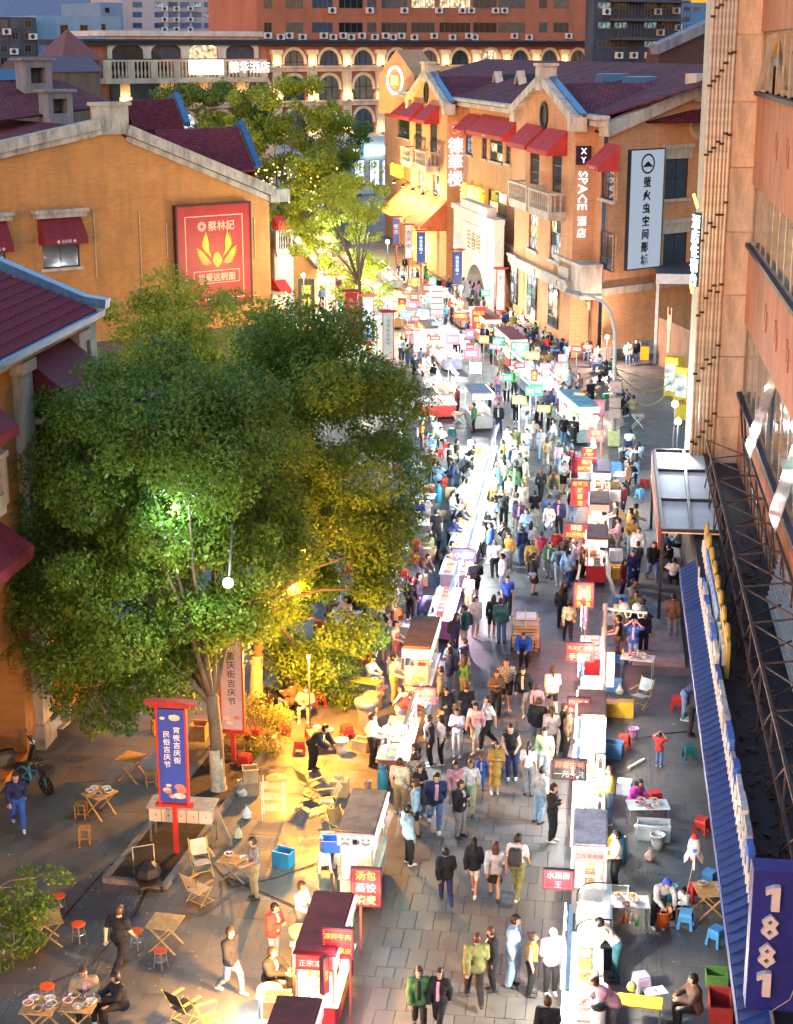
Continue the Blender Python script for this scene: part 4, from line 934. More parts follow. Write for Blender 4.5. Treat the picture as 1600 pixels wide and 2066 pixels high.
u, z = WE.uv(282, 200); q = MB(); q.prism(arch_poly(9, 8), -.4, -.05); o = Ea.put(q, 'arch_door', glassmat((.02, .03, .03)), None, u - 4.5, WE.uv(282, 215)[1])
# generic slab blocks behind
AC = MB(); AC.box(0, 0, 0, 1.3, .5, .95); AC.m = 1; AC.M = Matrix.Translation((.5, -.02, .48)) @ Matrix.Rotation(math.pi / 2, 4, 'X'); AC.lathe([(.38, 0), (.36, .03), (.08, .03), (.07, .05)], 10)
ACM = AC.mesh('air_conditioner', [P((.6, .6, .58), .5), P(DARK, .5)])
def block(name, label, W, px0, px1, top, wm, wins, deep=16, acs=(), extra=None):
    """wins: list of (x0,y0,x1,y1,nx)"""
    Bk = Bld(name, label, W); a, b = W.uv(px0, 60)[0], W.uv(px1, 60)[0]; zt = W.uv((px0 + px1) / 2, top)[1]
    m = MB(); m.box(a, .12, 0, b, deep, zt); Bk.put(m, 'wall', wm)
    for (x0, y0, x1, y1, nx, gl) in wins: window(Bk, W, W.rect(x0, y0, x1, y1), nx, 1, .02, glass=gl, panes=False, sill=False, frame=P((.12, .11, .1), .5))
    for (x, y) in acs: u, z = W.uv(x, y); ob('air_conditioner', ACM, Bk.e, W.at(u, z, .5) - Bk.p, W.rz)
    return Bk
WF = Wall(Vector((-70.5, 223.4)) + Vector((-.676, .737)) * 22, Vector((-3, 285.3)) + Vector((-.676, .737)) * 22)
ORP = stained((.42, .14, .07), .75, 'orange render', .3, .4)
wF = []; acF = []
DG = [GL, GLB, GLD, glassmat((.09, .09, .08))]
for (y0, y1) in ((-6, 17), (45, 66)):
    for x0, x1, nx in ((533, 549, 2), (577, 612, 3), (630, 672, 4), (684, 733, 4), (741, 760, 2), (770, 822, 5), (830, 878, 5), (887, 950, 6), (955, 1003, 4), (1006, 1060, 4), (1088, 1105, 2), (1117, 1148, 3)):
        wF.append((x0, y0, x1, y1, nx, LITW if (y0 < 0 and x0 in (830, 887)) else DG))
acF = [(x, 27) for x in (662, 738, 808, 878, 925, 943, 992, 1010)] + [(x, 78 + (i % 2) * 3) for i, x in enumerate((532, 558, 575, 602, 645, 664, 684, 700, 722, 748, 770, 785, 802, 828, 868, 905, 938, 950, 1030, 1060, 1140))]
Fb = block('apartment_block', 'orange rendered apartment block with rows of outdoor air conditioners', WF, 520, 1197, -40, ORP, wF, acs=acF)
m = MB(); a, b = WF.uv(505, 60)[0], WF.uv(1190, 60)[0]; z = WF.uv(800, 82)[1]; m.box(a, -3, z - .5, b, .1, z); Fb.put(m, 'ledge', P((.12, .05, .04), .7))
WH = Wall((-130, 330), (-60, 392))
TW = stained((.4, .36, .38), .75, 'pale tower render', .2, .3); BLG = [glassmat((.03, .1, .25)), glassmat((.02, .06, .15)), glassmat((.04, .13, .22)), litwin((.6, .85, 1), .7)]
wH = [(x, y, x + 19, y + 11, 2, BLG) for y in (4, 24, 46, 66) for x in (268, 312, 340, 364, 388, 412, 437, 462)]
Hb = block('tower_block', 'pale tower block with bands of blue windows', WH, 249, 486, -60, TW, wH, acs=[(x + 8, y) for y in (22, 44, 64) for x in (318, 342, 370, 416, 440)])
WG2 = Wall((-105, 260), (-60, 300))
block('rendered_house', 'pale blue rendered block with four small dark windows', WG2, 75, 246, 32, stained((.2, .33, .45), .8, 'blue render', .3, .4), [(122, 50, 138, 72, 2, GLD), (162, 50, 178, 72, 2, GLD), (205, 48, 214, 72, 1, GLD), (124, 88, 140, 108, 2, GLD), (160, 88, 180, 108, 2, GLD)])
block('old_apartment_block', 'dark weathered block with barred balconies', Wall((-110, 250), (-80, 278)), -80, 74, 34, stained((.06, .07, .09), .5, 'dark render', .4, .4), [(x, y, x + 14, y + 16, 2, DG) for y in (40, 64, 90, 115) for x in (2, 24, 50)], acs=[(5, 70), (58, 80), (20, 110)])
Bl = block('flat_roof_hall', 'low hall with a bright blue roof sheet behind the tower', Wall((-170, 400), (-100, 460)), -150, 205, -40, P((.14, .22, .4), .6), [])
WI = Wall((0, 262), (60, 315))
wI = [(x, y, x + 26, y + 14, 3, [GL, GLB, litwin((.5, .9, .9), .5), GLD]) for y in (4, 44, 82) for x in (1207, 1240, 1300, 1335)]
Ib = block('balcony_flats', 'dark blue-grey flats with caged balconies and air conditioners', WI, 1198, 1374, -40, stained((.05, .06, .085), .55, 'sooty render', .4, .4), wI, deep=2, acs=[(1318, 30), (1356, 28), (1324, 72), (1360, 62), (1240, 118), (1270, 118), (1300, 118), (1215, 30)])
for y in (0, 38, 76):
    m = MB(); a, b = WI.uv(1230, 40)[0], WI.uv(1372, 40)[0]; z = WI.uv(1300, y)[1]; m.box(a, -2.2, z - .4, b, .1, z)
    for k in range(24): m.box(a + (b - a) * k / 23 - .04, -2.2, z, a + (b - a) * k / 23 + .04, -2.1, z + 2)
    Ib.put(m, 'balcony', P((.06, .06, .08), .6))
block('distant_block', 'hazy blue tower far beyond the dark flats', Wall((20, 420), (80, 480)), 1374, 1430, 5, P((.1, .2, .35), .7), [(1380, 14, 1392, 22, 2, DG), (1400, 14, 1412, 22, 2, DG), (1380, 34, 1392, 44, 2, DG)])
block('corner_tower', 'narrow pale block between the blue house and the tower', Wall((-100, 300), (-60, 340)), 205, 250, 5, stained((.16, .25, .36), .8, 'grey blue render', .3, .4), [(212, 15, 222, 26, 1, GLD)])
# dark brick gable behind the hotel roof, right
WJ = Wall((6, 150), (28, 172)); J = Bld('rear_gable_building', 'dark brick gabled building rising behind the hotel roof', WJ)
q = [WJ.uv(*p) for p in ((1325, 140), (1332, 100), (1395, 62), (1470, 30))]
m = MB(); m.prism([(q[0][0], 0), (q[3][0], 0), q[3], q[2], q[1], (q[0][0], q[0][1])], 0, 1.5); J.put(m, 'wall', brickmat((.1, .035, .03), (.08, .03, .025), (.1, .06, .05), key='dark brick'))
beam(J, 'coping', [WJ.at(q[1][0] - 1, q[1][1], .2), WJ.at(*q[3], .2)], 1.0, .8, stained((.25, .24, .26), .5))
# rear red spire and low roofs on the far left
WK = Wall((-75, 205), (-45, 232)); Kb = Bld('spired_house', 'dark house with steep red pyramid roof beside the blue block', WK)
a, z = WK.uv(128, 122); b, zt = WK.uv(158, 82); c, _ = WK.uv(200, 122)
m = MB(); m.box(a, 0, 0, c, 9, z); Kb.put(m, 'wall', stained((.1, .06, .06), .6)); m = MB(); m.add([(a - .4, -.4, z), (c + .4, -.4, z), (c + .4, 9, z), (a - .4, 9, z), ((a + c) / 2, 4, zt + 1.5)], [(0, 1, 4), (1, 2, 4), (2, 3, 4), (3, 0, 4)]); Kb.put(m, 'roof', P((.14, .05, .05), .7))
for i, (x0, x1, y0, c_, lab) in enumerate(((0, 75, 155, (.03, .1, .16), 'low teal-roofed shed at the far left'), (75, 200, 128, (.08, .05, .06), 'low brown roof in front of the blue block'))):
    W_ = Wall((-80 + 4 * i, 185 + 8 * i), (-50 + 4 * i, 212 + 8 * i)); S_ = Bld('low_building', lab, W_); a, z = W_.uv(x0 - 20, y0); b, _ = W_.uv(x1, y0)
    m = MB(); m.box(a, 0, 0, b, 8, z - 1); S_.put(m, 'wall', stained((.08, .07, .07), .6)); m = MB(); m.prism([(-.5, z - 1), (8.5, z - 1), (4, z + .8)], a - .5, b + .5); o = S_.put(m, 'roof', P(c_, .6), W_); o.rotation_euler.z += math.pi / 2; o.scale = (1, -1, 1)
# street-end shops between the trees and the hotel
WL = Wall((-48, 236), (-22, 262)); Lb = Bld('corner_shop', 'white fronted shop block with blue lit signs at the street end', WL)
a, b = WL.uv(560, 320)[0], WL.uv(800, 320)[0]; z = WL.uv(760, 275)[1]; m = MB(); m.box(a, .05, 0, b, 10, z); Lb.put(m, 'wall', stained((.6, .58, .55), .8, 'white render', .5, .4))
for (x0, y0, x1, y1, c_, t, e_) in ((698, 294, 730, 314, (.05, .3, .5), '面馆', 1.5), (733, 296, 776, 312, (.6, .9, 1), None, 6)):
    rr_ = WL.rect(x0, y0, x1, y1); board('shop_sign', Lb, WL, rr_, c_, t, (.9, .95, 1), .4, emis=e_, size=(rr_[3] - rr_[1]) * .6)
for x in (715, 745, 770): window(Lb, WL, WL.rect(x, 322, x + 20, 375), 2, 2, .22, glass=[litwin((.75, .9, 1), 4)], sill=False, panes=False)
# ================================================================ TREES
nr = np.random.default_rng(11)
def leafmat(c1, c2, key='leaf'):
    m, nt, ln, b = nodes(key)
    ge = nt.new('ShaderNodeNewGeometry'); x = mix(nt, c1, c2, 0); no = nt.new('ShaderNodeTexNoise'); no.inputs['Scale'].default_value = .8; no.inputs['Detail'].default_value = 3; ln.new(ge.outputs['Position'], no.inputs['Vector'])
    rm = nt.new('ShaderNodeMapRange'); rm.inputs[1].default_value = .35; rm.inputs[2].default_value = .65; rm.inputs[4].default_value = .6; ln.new(no.outputs[0], rm.inputs[0])
    fm = nt.new('ShaderNodeMath'); fm.operation = 'MULTIPLY_ADD'; fm.inputs[1].default_value = .4; ln.new(ge.outputs['Random Per Island'], fm.inputs[0]); ln.new(rm.outputs[0], fm.inputs[2]); ln.new(fm.outputs[0], x.inputs[0])
    ln.new(x.outputs[2], b.inputs['Base Color']); b.inputs['Roughness'].default_value = .45; b.inputs['Specular IOR Level'].default_value = .35
    tr_ = nt.new('ShaderNodeBsdfTranslucent'); ln.new(x.outputs[2], tr_.inputs[0]); ms = nt.new('ShaderNodeMixShader'); ms.inputs[0].default_value = .38
    out = nt['Material Output']; ln.new(b.outputs[0], ms.inputs[1]); ln.new(tr_.outputs[0], ms.inputs[2]); ln.new(ms.outputs[0], out.inputs[0])
    return m
def leaves(name, cl, per, size, mat, parent, origin, asp=.5, droop=.2):
    """cl: array of clump spheres (x,y,z,r); per leaves on a clump of radius 1"""
    P_, N_ = [], []
    for x, y, z, r in cl:
        n = max(8, int(per * r * r)); d = nr.normal(size=(n, 3)); d /= np.linalg.norm(d, axis=1)[:, None]
        rad = r * (.5 + .58 * nr.random(n) ** .7) * (1 + .25 * np.sin(d[:, 0] * 5 + x * 3) * np.sin(d[:, 1] * 5 + y * 2))
        p = d * rad[:, None]; p[:, 2] *= .72; P_.append(p + (x, y, z)); N_.append(d * .7 + (0, 0, .55))
    p = np.concatenate(P_); nn = np.concatenate(N_) + nr.normal(size=p.shape) * .62; nn /= np.linalg.norm(nn, axis=1)[:, None]
    t = np.cross(nn, nr.normal(size=p.shape)); t /= np.linalg.norm(t, axis=1)[:, None] + 1e-9; t[:, 2] -= droop; s = np.cross(nn, t)
    L = size * nr.uniform(.6, 1.25, len(p))[:, None]; p = p - np.array(origin)
    v = np.stack([p - t * L * .5, p + s * L * asp * .5, p + t * L * .5 - nn * L * .12, p - s * L * asp * .5], 1).reshape(-1, 3)
    n = len(p); me = bpy.data.meshes.new(name); me.vertices.add(4 * n); me.vertices.foreach_set('co', v.astype('f').ravel())
    me.loops.add(4 * n); me.loops.foreach_set('vertex_index', np.arange(4 * n, dtype='i')); me.polygons.add(n)
    me.polygons.foreach_set('loop_start', np.arange(0, 4 * n, 4, dtype='i')); me.polygons.foreach_set('loop_total', np.full(n, 4, 'i'))
    me.materials.append(mat); me.update(calc_edges=True); return ob(name, me, parent)
BARK = stained((.16, .11, .07), .5, 'bark', 4, .3); LIME = P((.42, .38, .3), .9, var=.35, scale=6, bump=.4)
def ell(c, rad, n, cr, low=-1.0, jit=.16):
    """clumps over an ellipsoid's shell, plus a few inside"""
    o = []
    while len(o) < n:
        d = nr.normal(size=3); d /= np.linalg.norm(d)
        if d[2] < low: continue
        k = (.74 + nr.random() * .36) if nr.random() < .85 else nr.uniform(.3, .7)
        r = cr * nr.choice((.5, .7, .9, 1.05, 1.3)); o.append((c[0] + d[0] * rad[0] * k, c[1] + d[1] * rad[1] * k, c[2] + d[2] * rad[2] * k, r))
    return o
def tree(label, base, cl, per, leaf, mat, tr_=.22, lime=0, limbs=14, fork=2.6, name='leafy_tree', group=None, asp=.5):
    o = thing(name, base, 0, label, 'tree', group); b = Vector(base); cl = np.array(cl)
    cen = Vector(cl[:, :3].mean(0)); f = Vector((0, 0, fork)) + (cen - b) * .06
    f.z = fork
    m = MB(); m.tube([(0, 0, -.1), (.0, 0, .25), f * .5 + Vector((.04, .03, 0)), f], [tr_ * 1.35, tr_ * 1.05, tr_ * .92, tr_ * .85], 10)
    t = m.build('trunk', BARK, o, True)
    if lime: q = MB(); q.tube([(0, 0, .0), (0, 0, .25), (f * (lime / fork))], [tr_ * 1.36, tr_ * 1.08, tr_ * 1.0], 10, False); q.build('limewash', LIME, t, True)
    lb = MB(); idx = nr.permutation(len(cl))[:limbs]
    for i in idx:
        e = Vector(cl[i, :3]) - b; mid = f.lerp(e, .5) + Vector((rnd.uniform(-.3, .3), rnd.uniform(-.3, .3), .35)); q = MB()
        q.tube([f - Vector((0, 0, .3)), f.lerp(mid, .5) + Vector((0, 0, .1)), mid, e], [tr_ * .5, tr_ * .36, tr_ * .24, tr_ * .07], 6); q.build('limb', BARK, o, True)
    leaves('crown', cl, per, leaf, mat, o, base, asp); return o
LF = leafmat((.075, .15, .014), (.2, .29, .03)); LFY = leafmat((.2, .27, .02), (.42, .42, .03), 'lit yellow leaf'); LFD = leafmat((.1, .16, .02), (.22, .26, .03), 'dark leaf')  # LFY: yellow leaf colour raised to stand for lamplight in the crowns
def cpx(L): return [(*atY(px, py, Y), r) for px, py, Y, r in L]
c1 = atY(295, 1070, 45.5); cl = ell(c1, (4.3, 4.3, 4.9), 150, .95) + ell(c1, (2.2, 2.4, 3.2), 14, 1.1)
cl += cpx([(120, 1370, 44, .8), (230, 1420, 43.5, .8), (190, 1460, 43.5, .5), (330, 1350, 43, .9), (150, 1240, 43.5, 1), (40, 1220, 44, .9), (180, 1330, 43, .9), (270, 1290, 42.5, 1), (380, 1240, 42.5, 1), (330, 1430, 43, .5), (420, 1290, 43, .6), (250, 1460, 43, .45), (140, 1420, 43.5, .6), (90, 1180, 45, 1), (55, 1060, 46, .9), (280, 1390, 43, .8), (400, 1320, 43.5, .7), (250, 780, 47, 1), (400, 790, 46, 1.1), (330, 720, 48, 1), (520, 800, 47, 1.0), (600, 1120, 46, .9), (560, 1000, 46, .9)])
tree('large camphor tree with limewashed trunk beside the blue banner', G(441, 1598), cl, 1300, .145, LF, .21, 1.35, 26, 3.0)
c2 = atY(625, 925, 54); cl = ell(c2, (3.45, 3.8, 4.4), 110, .92) + ell(c2, (1.8, 2.0, 2.6), 10, 1.1) + ell(atY(660, 1250, 51.5), (1.9, 2.0, 2.0), 34, .7)
cl += cpx([(700, 1400, 50, .6), (640, 1380, 50, .7), (590, 1330, 50, .8), (760, 1150, 52, .8), (790, 1050, 54, .7), (800, 890, 56, .7), (745, 740, 57, .8), (680, 1430, 50, .4), (560, 690, 57, .9), (490, 760, 56, .9)])
tree('camphor tree with round dark crown behind the white banner', G(517, 1408), cl, 1250, .145, LF, .22, 1.5, 22, 3.0)
b3 = atY(430, 760, 92); cl = ell(atY(400, 715, 92), (6.0, 4.5, 4.2), 80, 1.0, -.5); tree('light green tree in front of the gable wall poster', (b3[0], 92, 0), cl, 330, .24, LFY, .2, 0, 14, 2.2)
b4 = G(598, 655); cl = ell(atY(680, 470, 126), (3.6, 3.2, 4.2), 60, .75) + ell(atY(735, 565, 124), (2.6, 2, 1.8), 24, .6) + ell(atY(740, 390, 128), (1.6, 1.6, 2.6), 20, .55)
tree('slender feathery tree lit green in the middle of the market', G(727, 690), cl, 300, .3, LFY, .16, 0, 24, 4.5, asp=.35)
for i, (px, py, Y, rx, rz, n, mt, lab) in enumerate(((420, 250, 205, 7, 5, 60, LFD, 'dark tree at the arcade building balcony'), (560, 290, 200, 9.5, 7.5, 120, LFY, 'big pale green tree in front of the arcade building'), (630, 400, 185, 5.5, 4.5, 60, LFY, 'yellow lit tree with fairy lights by the gabled building'), (668, 300, 215, 5.0, 5.0, 36, LFD, 'olive tree beside the street end shops'))):
    c = atY(px, py, Y); cl = ell(c, (rx, rx * .8, rz), n, 1.25); tree(lab, (c[0], Y, 0), cl, 190, .42, mt, .3, 0, 8, max(2, c[2] - rz), group=None)
cl = ell(atY(40, 1855, 33.5), (.75, 1.0, .95), 26, .3) + cpx([(110, 1765, 33.5, .3), (140, 1775, 33.5, .16), (60, 1760, 33.5, .3), (10, 1950, 33, .25)])
q = G(-90, 1990); tree('low leafy tree with glossy leaves reaching over the wooden table', (q[0], q[1], 0), cl, 1500, .11, LF, .08, 0, 7, 1.6)
def bush(label, px, py, r, h, mt, per=1500, leaf=.09, n=22):
    b = G(px, py); o = thing('shrub', b, 0, label, 'shrub'); cl = ell((b[0], b[1], h * .55), (r, r, h * .48), n, r * .38)
    m = MB()
    for k in range(6): a = k * 1.05; m.tube([(0, 0, 0), (math.cos(a) * r * .3, math.sin(a) * r * .3, h * .4), (math.cos(a) * r * .5, math.sin(a) * r * .5, h * .8)], .02, 5)
    stuff(m.build('stem', BARK, o)); leaves('foliage', cl, per, leaf, mt, o, b)
bush('round clipped shrub with lit gold leaf tips beside the white banner', 522, 1520, .95, 1.7, leafmat((.05, .08, .015), (.35, .3, .05), 'lit gold leaf'))  # gold in the leaf colour stands for light on the shrub's top
bush('small dark shrub at the foot of the red banner', 645, 715, .9, 1.5, LFD, 600, .16)
# planting strip with kerb round the trunks
bd = MB(); a0, a1 = Vector(G(330, 1790)), Vector(G(620, 1400)); w = Vector(((a1 - a0).y, -(a1 - a0).x, 0)).normalized()
d = (a1 - a0); L = d.length; o = thing('planting_bed', a0, math.atan2(d.y, d.x), 'stone kerbed planting bed under the limewashed trees', 'planter')
m = MB(); m.box(0, 0, -.02, L, 1.5, .1); m.build('soil', P((.035, .025, .018), .95, var=.5, scale=5, bump=.6), o)
for x0, y0, x1, y1 in ((0, -.14, L, 0), (0, 1.5, L, 1.64), (-.14, -.14, 0, 1.64), (L, -.14, L + .14, 1.64)):
    n = max(1, int(max(x1 - x0, y1 - y0) / 1.0))
    for k in range(n):
        q = MB(); hx = (x1 - x0) > (y1 - y0)
        if hx: q.box(x0 + (x1 - x0) * k / n + .005, y0, -.02, x0 + (x1 - x0) * (k + 1) / n - .005, y1, .16)
        else: q.box(x0, y0 + (y1 - y0) * k / n + .005, -.02, x1, y0 + (y1 - y0) * (k + 1) / n - .005, .16)
        q.build('kerb_stone', stained((.2, .18, .16), .6, 'kerb stone', 3, 1), o)
# fairy lights in the far trees, street lamps, floodlight in the big tree
def fairy(label, px, py, Y, n, sx, sz):
    c = atY(px, py, Y); m = MB()
    for k in range(n):
        x, y_, z = c[0] + rnd.gauss(0, sx), Y - 3.5 + rnd.uniform(-1, 1), c[2] + rnd.gauss(0, sz); m.lathe([(.01, -.09), (.09, 0), (.01, .09)], 4, (x, y_, z))
    o = m.build('fairy_lights', E((1, .6, .08), 14)); stuff(o); tag(o, label, 'fairy lights')
fairy('warm fairy lights strung in the trees behind the gabled building', 560, 350, 196, 70, 3.4, .7); fairy('warm fairy lights on the lowest boughs by the street end', 655, 385, 188, 40, 1.6, 1.2)
# ================================================================ MARKET FURNITURE
PLW = P((.7, .68, .62), .5, var=.12); ALU = P((.5, .5, .5), .3, .8); STL = P((.4, .41, .42), .35, .8); WD = P(WOOD, .6, var=.45, scale=9); WDL = P((.5, .29, .1), .6, var=.35, scale=9)
def gp(px, py): return Vector(G(px, py))
PROTO = {}
def place(kind, make, loc, rz, name, label, cat, group=None):
    """one prototype of each kind, later copies share its meshes"""
    if kind in PROTO:
        o = copy_tree(PROTO[kind], loc, rz, label); o.name = name
    else:
        o = thing(name, loc, rz, label, cat); make(o); PROTO[kind] = o
    if group: o['group'] = group
    elif 'group' in o: del o['group']
    return o
def mk_stool(c):
    def f(o):
        mt = P(c, .45, var=.15)
        m = MB(); m.box(-.15, -.15, .41, .15, .15, .45); m.box(-.165, -.165, .36, .165, .165, .41, .015); m.build('seat', mt, o)
        l = MB()
        for sx in (-1, 1):
            for sy in (-1, 1): q = MB(); q.add([(sx * .2, sy * .2, 0), (sx * .13, sy * .2, 0), (sx * .13, sy * .13, 0), (sx * .2, sy * .13, 0), (sx * .16, sy * .16, .37), (sx * .09, sy * .16, .37), (sx * .09, sy * .09, .37), (sx * .16, sy * .09, .37)], [(0, 1, 5, 4), (1, 2, 6, 5), (2, 3, 7, 6), (3, 0, 4, 7), (0, 3, 2, 1)]); q.build('leg', mt, o)
        q = MB()
        for s_ in (-1, 1): q.box(-.13, s_ * .15 - .012, .2, .13, s_ * .15 + .012, .36); q.box(s_ * .15 - .012, -.13, .2, s_ * .15 + .012, .13, .36)
        q.build('apron', mt, o)
    return f
def stool(px, py, c, where, rz=None, kind='plastic stool', loc=None):
    nm = {RED: 'red', BLUE: 'blue', SKYB: 'light blue', PLWH: 'white', GREEN: 'green', TEALD: 'dark teal', LILAC: 'lilac', ORNG: 'orange'}[c]
    return place(('stool', c), mk_stool(c), loc or gp(px, py), rnd.uniform(0, 1.5) if rz is None else rz, 'plastic_stool', f'{nm} plastic stool {where}', 'stool')
SKYB = (.08, .32, .62); PLWH = (.68, .64, .56); TEALD = (.01, .1, .11); LILAC = (.5, .38, .55)
def mk_wstool(o):
    m = MB()
    for k in range(4): q = MB(); q.box(-.16 + k * .08 + .003, -.15, .43, -.08 + k * .08 - .003, .15, .46); q.build('slat', WD, o)
    for sx in (-1, 1):
        for sy in (-1, 1): q = MB(); q.box(sx * .14 - .02, sy * .13 - .02, 0, sx * .14 + .02, sy * .13 + .02, .43); q.build('leg', WD, o)
    q = MB(); q.box(-.14, -.14, .16, .14, -.12, .19); q.box(-.14, .12, .16, .14, .14, .19); q.build('stretcher', WD, o)
def mk_rstool(o):
    m = MB(); m.lathe([(.15, .43), (.17, .44), (.17, .47), (.16, .475)], 16); m.build('seat', P((.8, .1, .02), .45, var=.1), o)
    for k in range(4): a = k * math.pi / 2 + .4; q = MB(); q.bar((math.cos(a) * .17, math.sin(a) * .17, 0), (math.cos(a) * .12, math.sin(a) * .12, .43), .022); q.build('leg', STL, o)
    m = MB(); m.lathe([(.15, .2), (.155, .21), (.15, .22), (.14, .21)], 12); m.build('ring', STL, o)
def mk_table(w, l, h, top, slats, legc, cross=True):
    def f(o):
        n = slats
        for k in range(n): q = MB(); q.box(-w / 2, -l / 2 + l * k / n + .003, h - .03, w / 2, -l / 2 + l * (k + 1) / n - .003, h); q.build('plank' if n > 1 else 'tabletop', top, o)
        for s_ in (-1, 1):
            if cross:
                for a, b in (((-w / 2 + .04, s_ * (l / 2 - .08), 0), (w / 2 - .04, s_ * (l / 2 - .08), h - .03)), ((w / 2 - .04, s_ * (l / 2 - .1), 0), (-w / 2 + .04, s_ * (l / 2 - .1), h - .03))): q = MB(); q.bar(a, b, .035); q.build('leg', legc, o)
            else:
                for t in (-1, 1): q = MB(); q.bar((t * (w / 2 - .04), s_ * (l / 2 - .05), 0), (t * (w / 2 - .05), s_ * (l / 2 - .06), h - .03), .03); q.build('leg', legc, o)
    return f
TBL = {'wood': mk_table(.75, .75, .72, WDL, 7, WDL), 'low': mk_table(.62, .62, .58, WDL, 6, WDL), 'white': mk_table(1.15, .62, .72, P((.68, .7, .68), .4, var=.1), 1, STL, False), 'yellow': mk_table(1.0, .5, .7, P((.7, .4, .03), .45), 1, STL, False), 'alu': mk_table(.7, .7, .72, P((.55, .42, .3), .4), 1, P((.7, .7, .7), .3, .5)), 'cloth': mk_table(.95, .95, .73, P((.6, .66, .66), .35, var=.15), 1, STL, False), 'board': mk_table(.8, .55, .6, WD, 1, STL)}
BOWL = MB(); BOWL.lathe([(.05, 0), (.1, .04), (.13, .08), (.12, .08), (.08, .03), (.01, .02)], 10)
BOWLM = {k: BOWL.mesh('bowl', P(c, .35, var=.1), True) for k, c in (('white', (.75, .74, .7)), ('steel', (.4, .4, .4)))}
def food_mesh(c, n=9, r=.1, seed=0):
    rr = random.Random(seed); m = MB()
    for k in range(n): a, d_ = rr.uniform(0, 6.3), rr.uniform(0, r); s_ = rr.uniform(.03, .055); m.lathe([(.004, 0), (s_, s_ * .5), (s_ * .7, s_), (.004, s_ * 1.15)], 5, (d_ * math.cos(a), d_ * math.sin(a), 0))
    return m.mesh('food', P(c, .5, var=.4, scale=20))
FOODC = [(.35, .12, .03), (.5, .3, .06), (.45, .05, .02), (.12, .22, .04), (.6, .5, .25), (.2, .08, .03), (.65, .55, .4), (.55, .18, .05)]
FOODS = [food_mesh(c, 9, .1, i) for i, c in enumerate(FOODC)]
def dish(loc, where, k=0, steel=False):
    o = tag(ob('bowl', BOWLM['steel' if steel else 'white'], None, loc), f'bowl of {["noodles", "fried rice", "chilli stew", "greens", "dumplings", "braised meat", "soup", "skewers"][k % 8]} {where}', 'bowl'); ob('food', FOODS[k % 8], o, (0, 0, .025)); return o
def table(px, py, kind, where, rz=0, dishes=0, loc=None, colour=None):
    p = loc or gp(px, py); nm = {'wood': 'slatted wooden folding table', 'low': 'low slatted wooden table', 'white': 'long white folding table', 'yellow': 'yellow topped table', 'alu': 'beige folding table with crossed white legs', 'cloth': 'square table under pale plastic sheet', 'board': 'small plain wooden camping table'}[kind]
    o = place(('table', kind), TBL[kind], p, rz, 'folding_table', f'{nm} {where}', 'table')
    h = {'wood': .72, 'low': .58, 'white': .72, 'yellow': .7, 'alu': .72, 'cloth': .73, 'board': .6}[kind]
    for k in range(dishes):
        a = k * 2.4; dish(Vector(p) + Vector((math.cos(a) * .26, math.sin(a) * .24, h)), f'on the table {where}', k + int(p[1] * 3), k % 3 == 2)
    return o
def mk_camp(fab):
    def f(o):
        mt = P(fab, .8, var=.25)
        q = MB(); q.poly3([(-.22, -.2, .42), (.22, -.2, .42), (.22, .2, .36), (-.22, .2, .36)], .02); q.build('seat', mt, o)
        q = MB(); q.poly3([(-.22, .2, .5), (.22, .2, .5), (.22, .38, .88), (-.22, .38, .88)], .02); q.build('backrest', mt, o)
        fm = P((.5, .42, .1), .4, .3)
        for s_ in (-1, 1):
            q = MB(); q.tube([(s_ * .25, .42, .92), (s_ * .25, .18, .38), (s_ * .25, -.28, .02), (s_ * .25, .1, .02)], .014, 5); q.build('frame', fm, o)
            q = MB(); q.tube([(s_ * .25, -.24, .44), (s_ * .25, .2, .02)], .014, 5); q.build('leg', fm, o)
            q = MB(); q.box(s_ * .27 - .035, -.26, .6, s_ * .27 + .035, .26, .625); q.build('armrest', WDL, o)
        q = MB(); q.bar((-.25, .1, .02), (.25, .1, .02), .02); q.build('foot_bar', fm, o)
    return f
def lathe_thing(name, prof, c, px, py, label, cat, loc=None, n=14, handle=False, inner=None, rough=.45):
    p = loc or gp(px, py); o = thing(name, p, rnd.uniform(0, 3), label, cat)
    m = MB(); m.lathe(prof, n); m.build('body', P(c, rough, var=.15), o, True)
    r, z = prof[2]
    if handle: q = MB(); q.tube([(-r, 0, z), (-r * .8, 0, z + r * .7), (0, 0, z + r), (r * .8, 0, z + r * .7), (r, 0, z)], .008, 5); q.build('handle', STL, o)
    if inner: q = MB(); q.lathe([(r * .7, z * .5), (r * .84, z * .62)], n); q.build('contents', P(inner, .3, var=.4, scale=12), o)
    return o
def bucket(px, py, c, label, s=1.0, inner=None):
    return lathe_thing('bucket', [(.12 * s, 0), (.14 * s, .16 * s), (.165 * s, .34 * s), (.18 * s, .34 * s), (.178 * s, .36 * s), (.158 * s, .36 * s), (.12 * s, .05), (.01, .04)], c, px, py, label, 'bucket', handle=True, inner=inner)
def gasbottle(px, py, where, loc=None):
    o = lathe_thing('gas_bottle', [(.15, 0), (.16, .05), (.16, .62), (.13, .72), (.05, .78), (.05, .84), (.01, .85)], (.02, .2, .32), px, py, f'blue gas bottle {where}', 'gas bottle', loc=loc, n=12)
    q = MB(); q.lathe([(.09, .72), (.095, .88), (.085, .88), (.08, .72)], 10); q.build('collar', P((.02, .2, .32), .5), o); return o
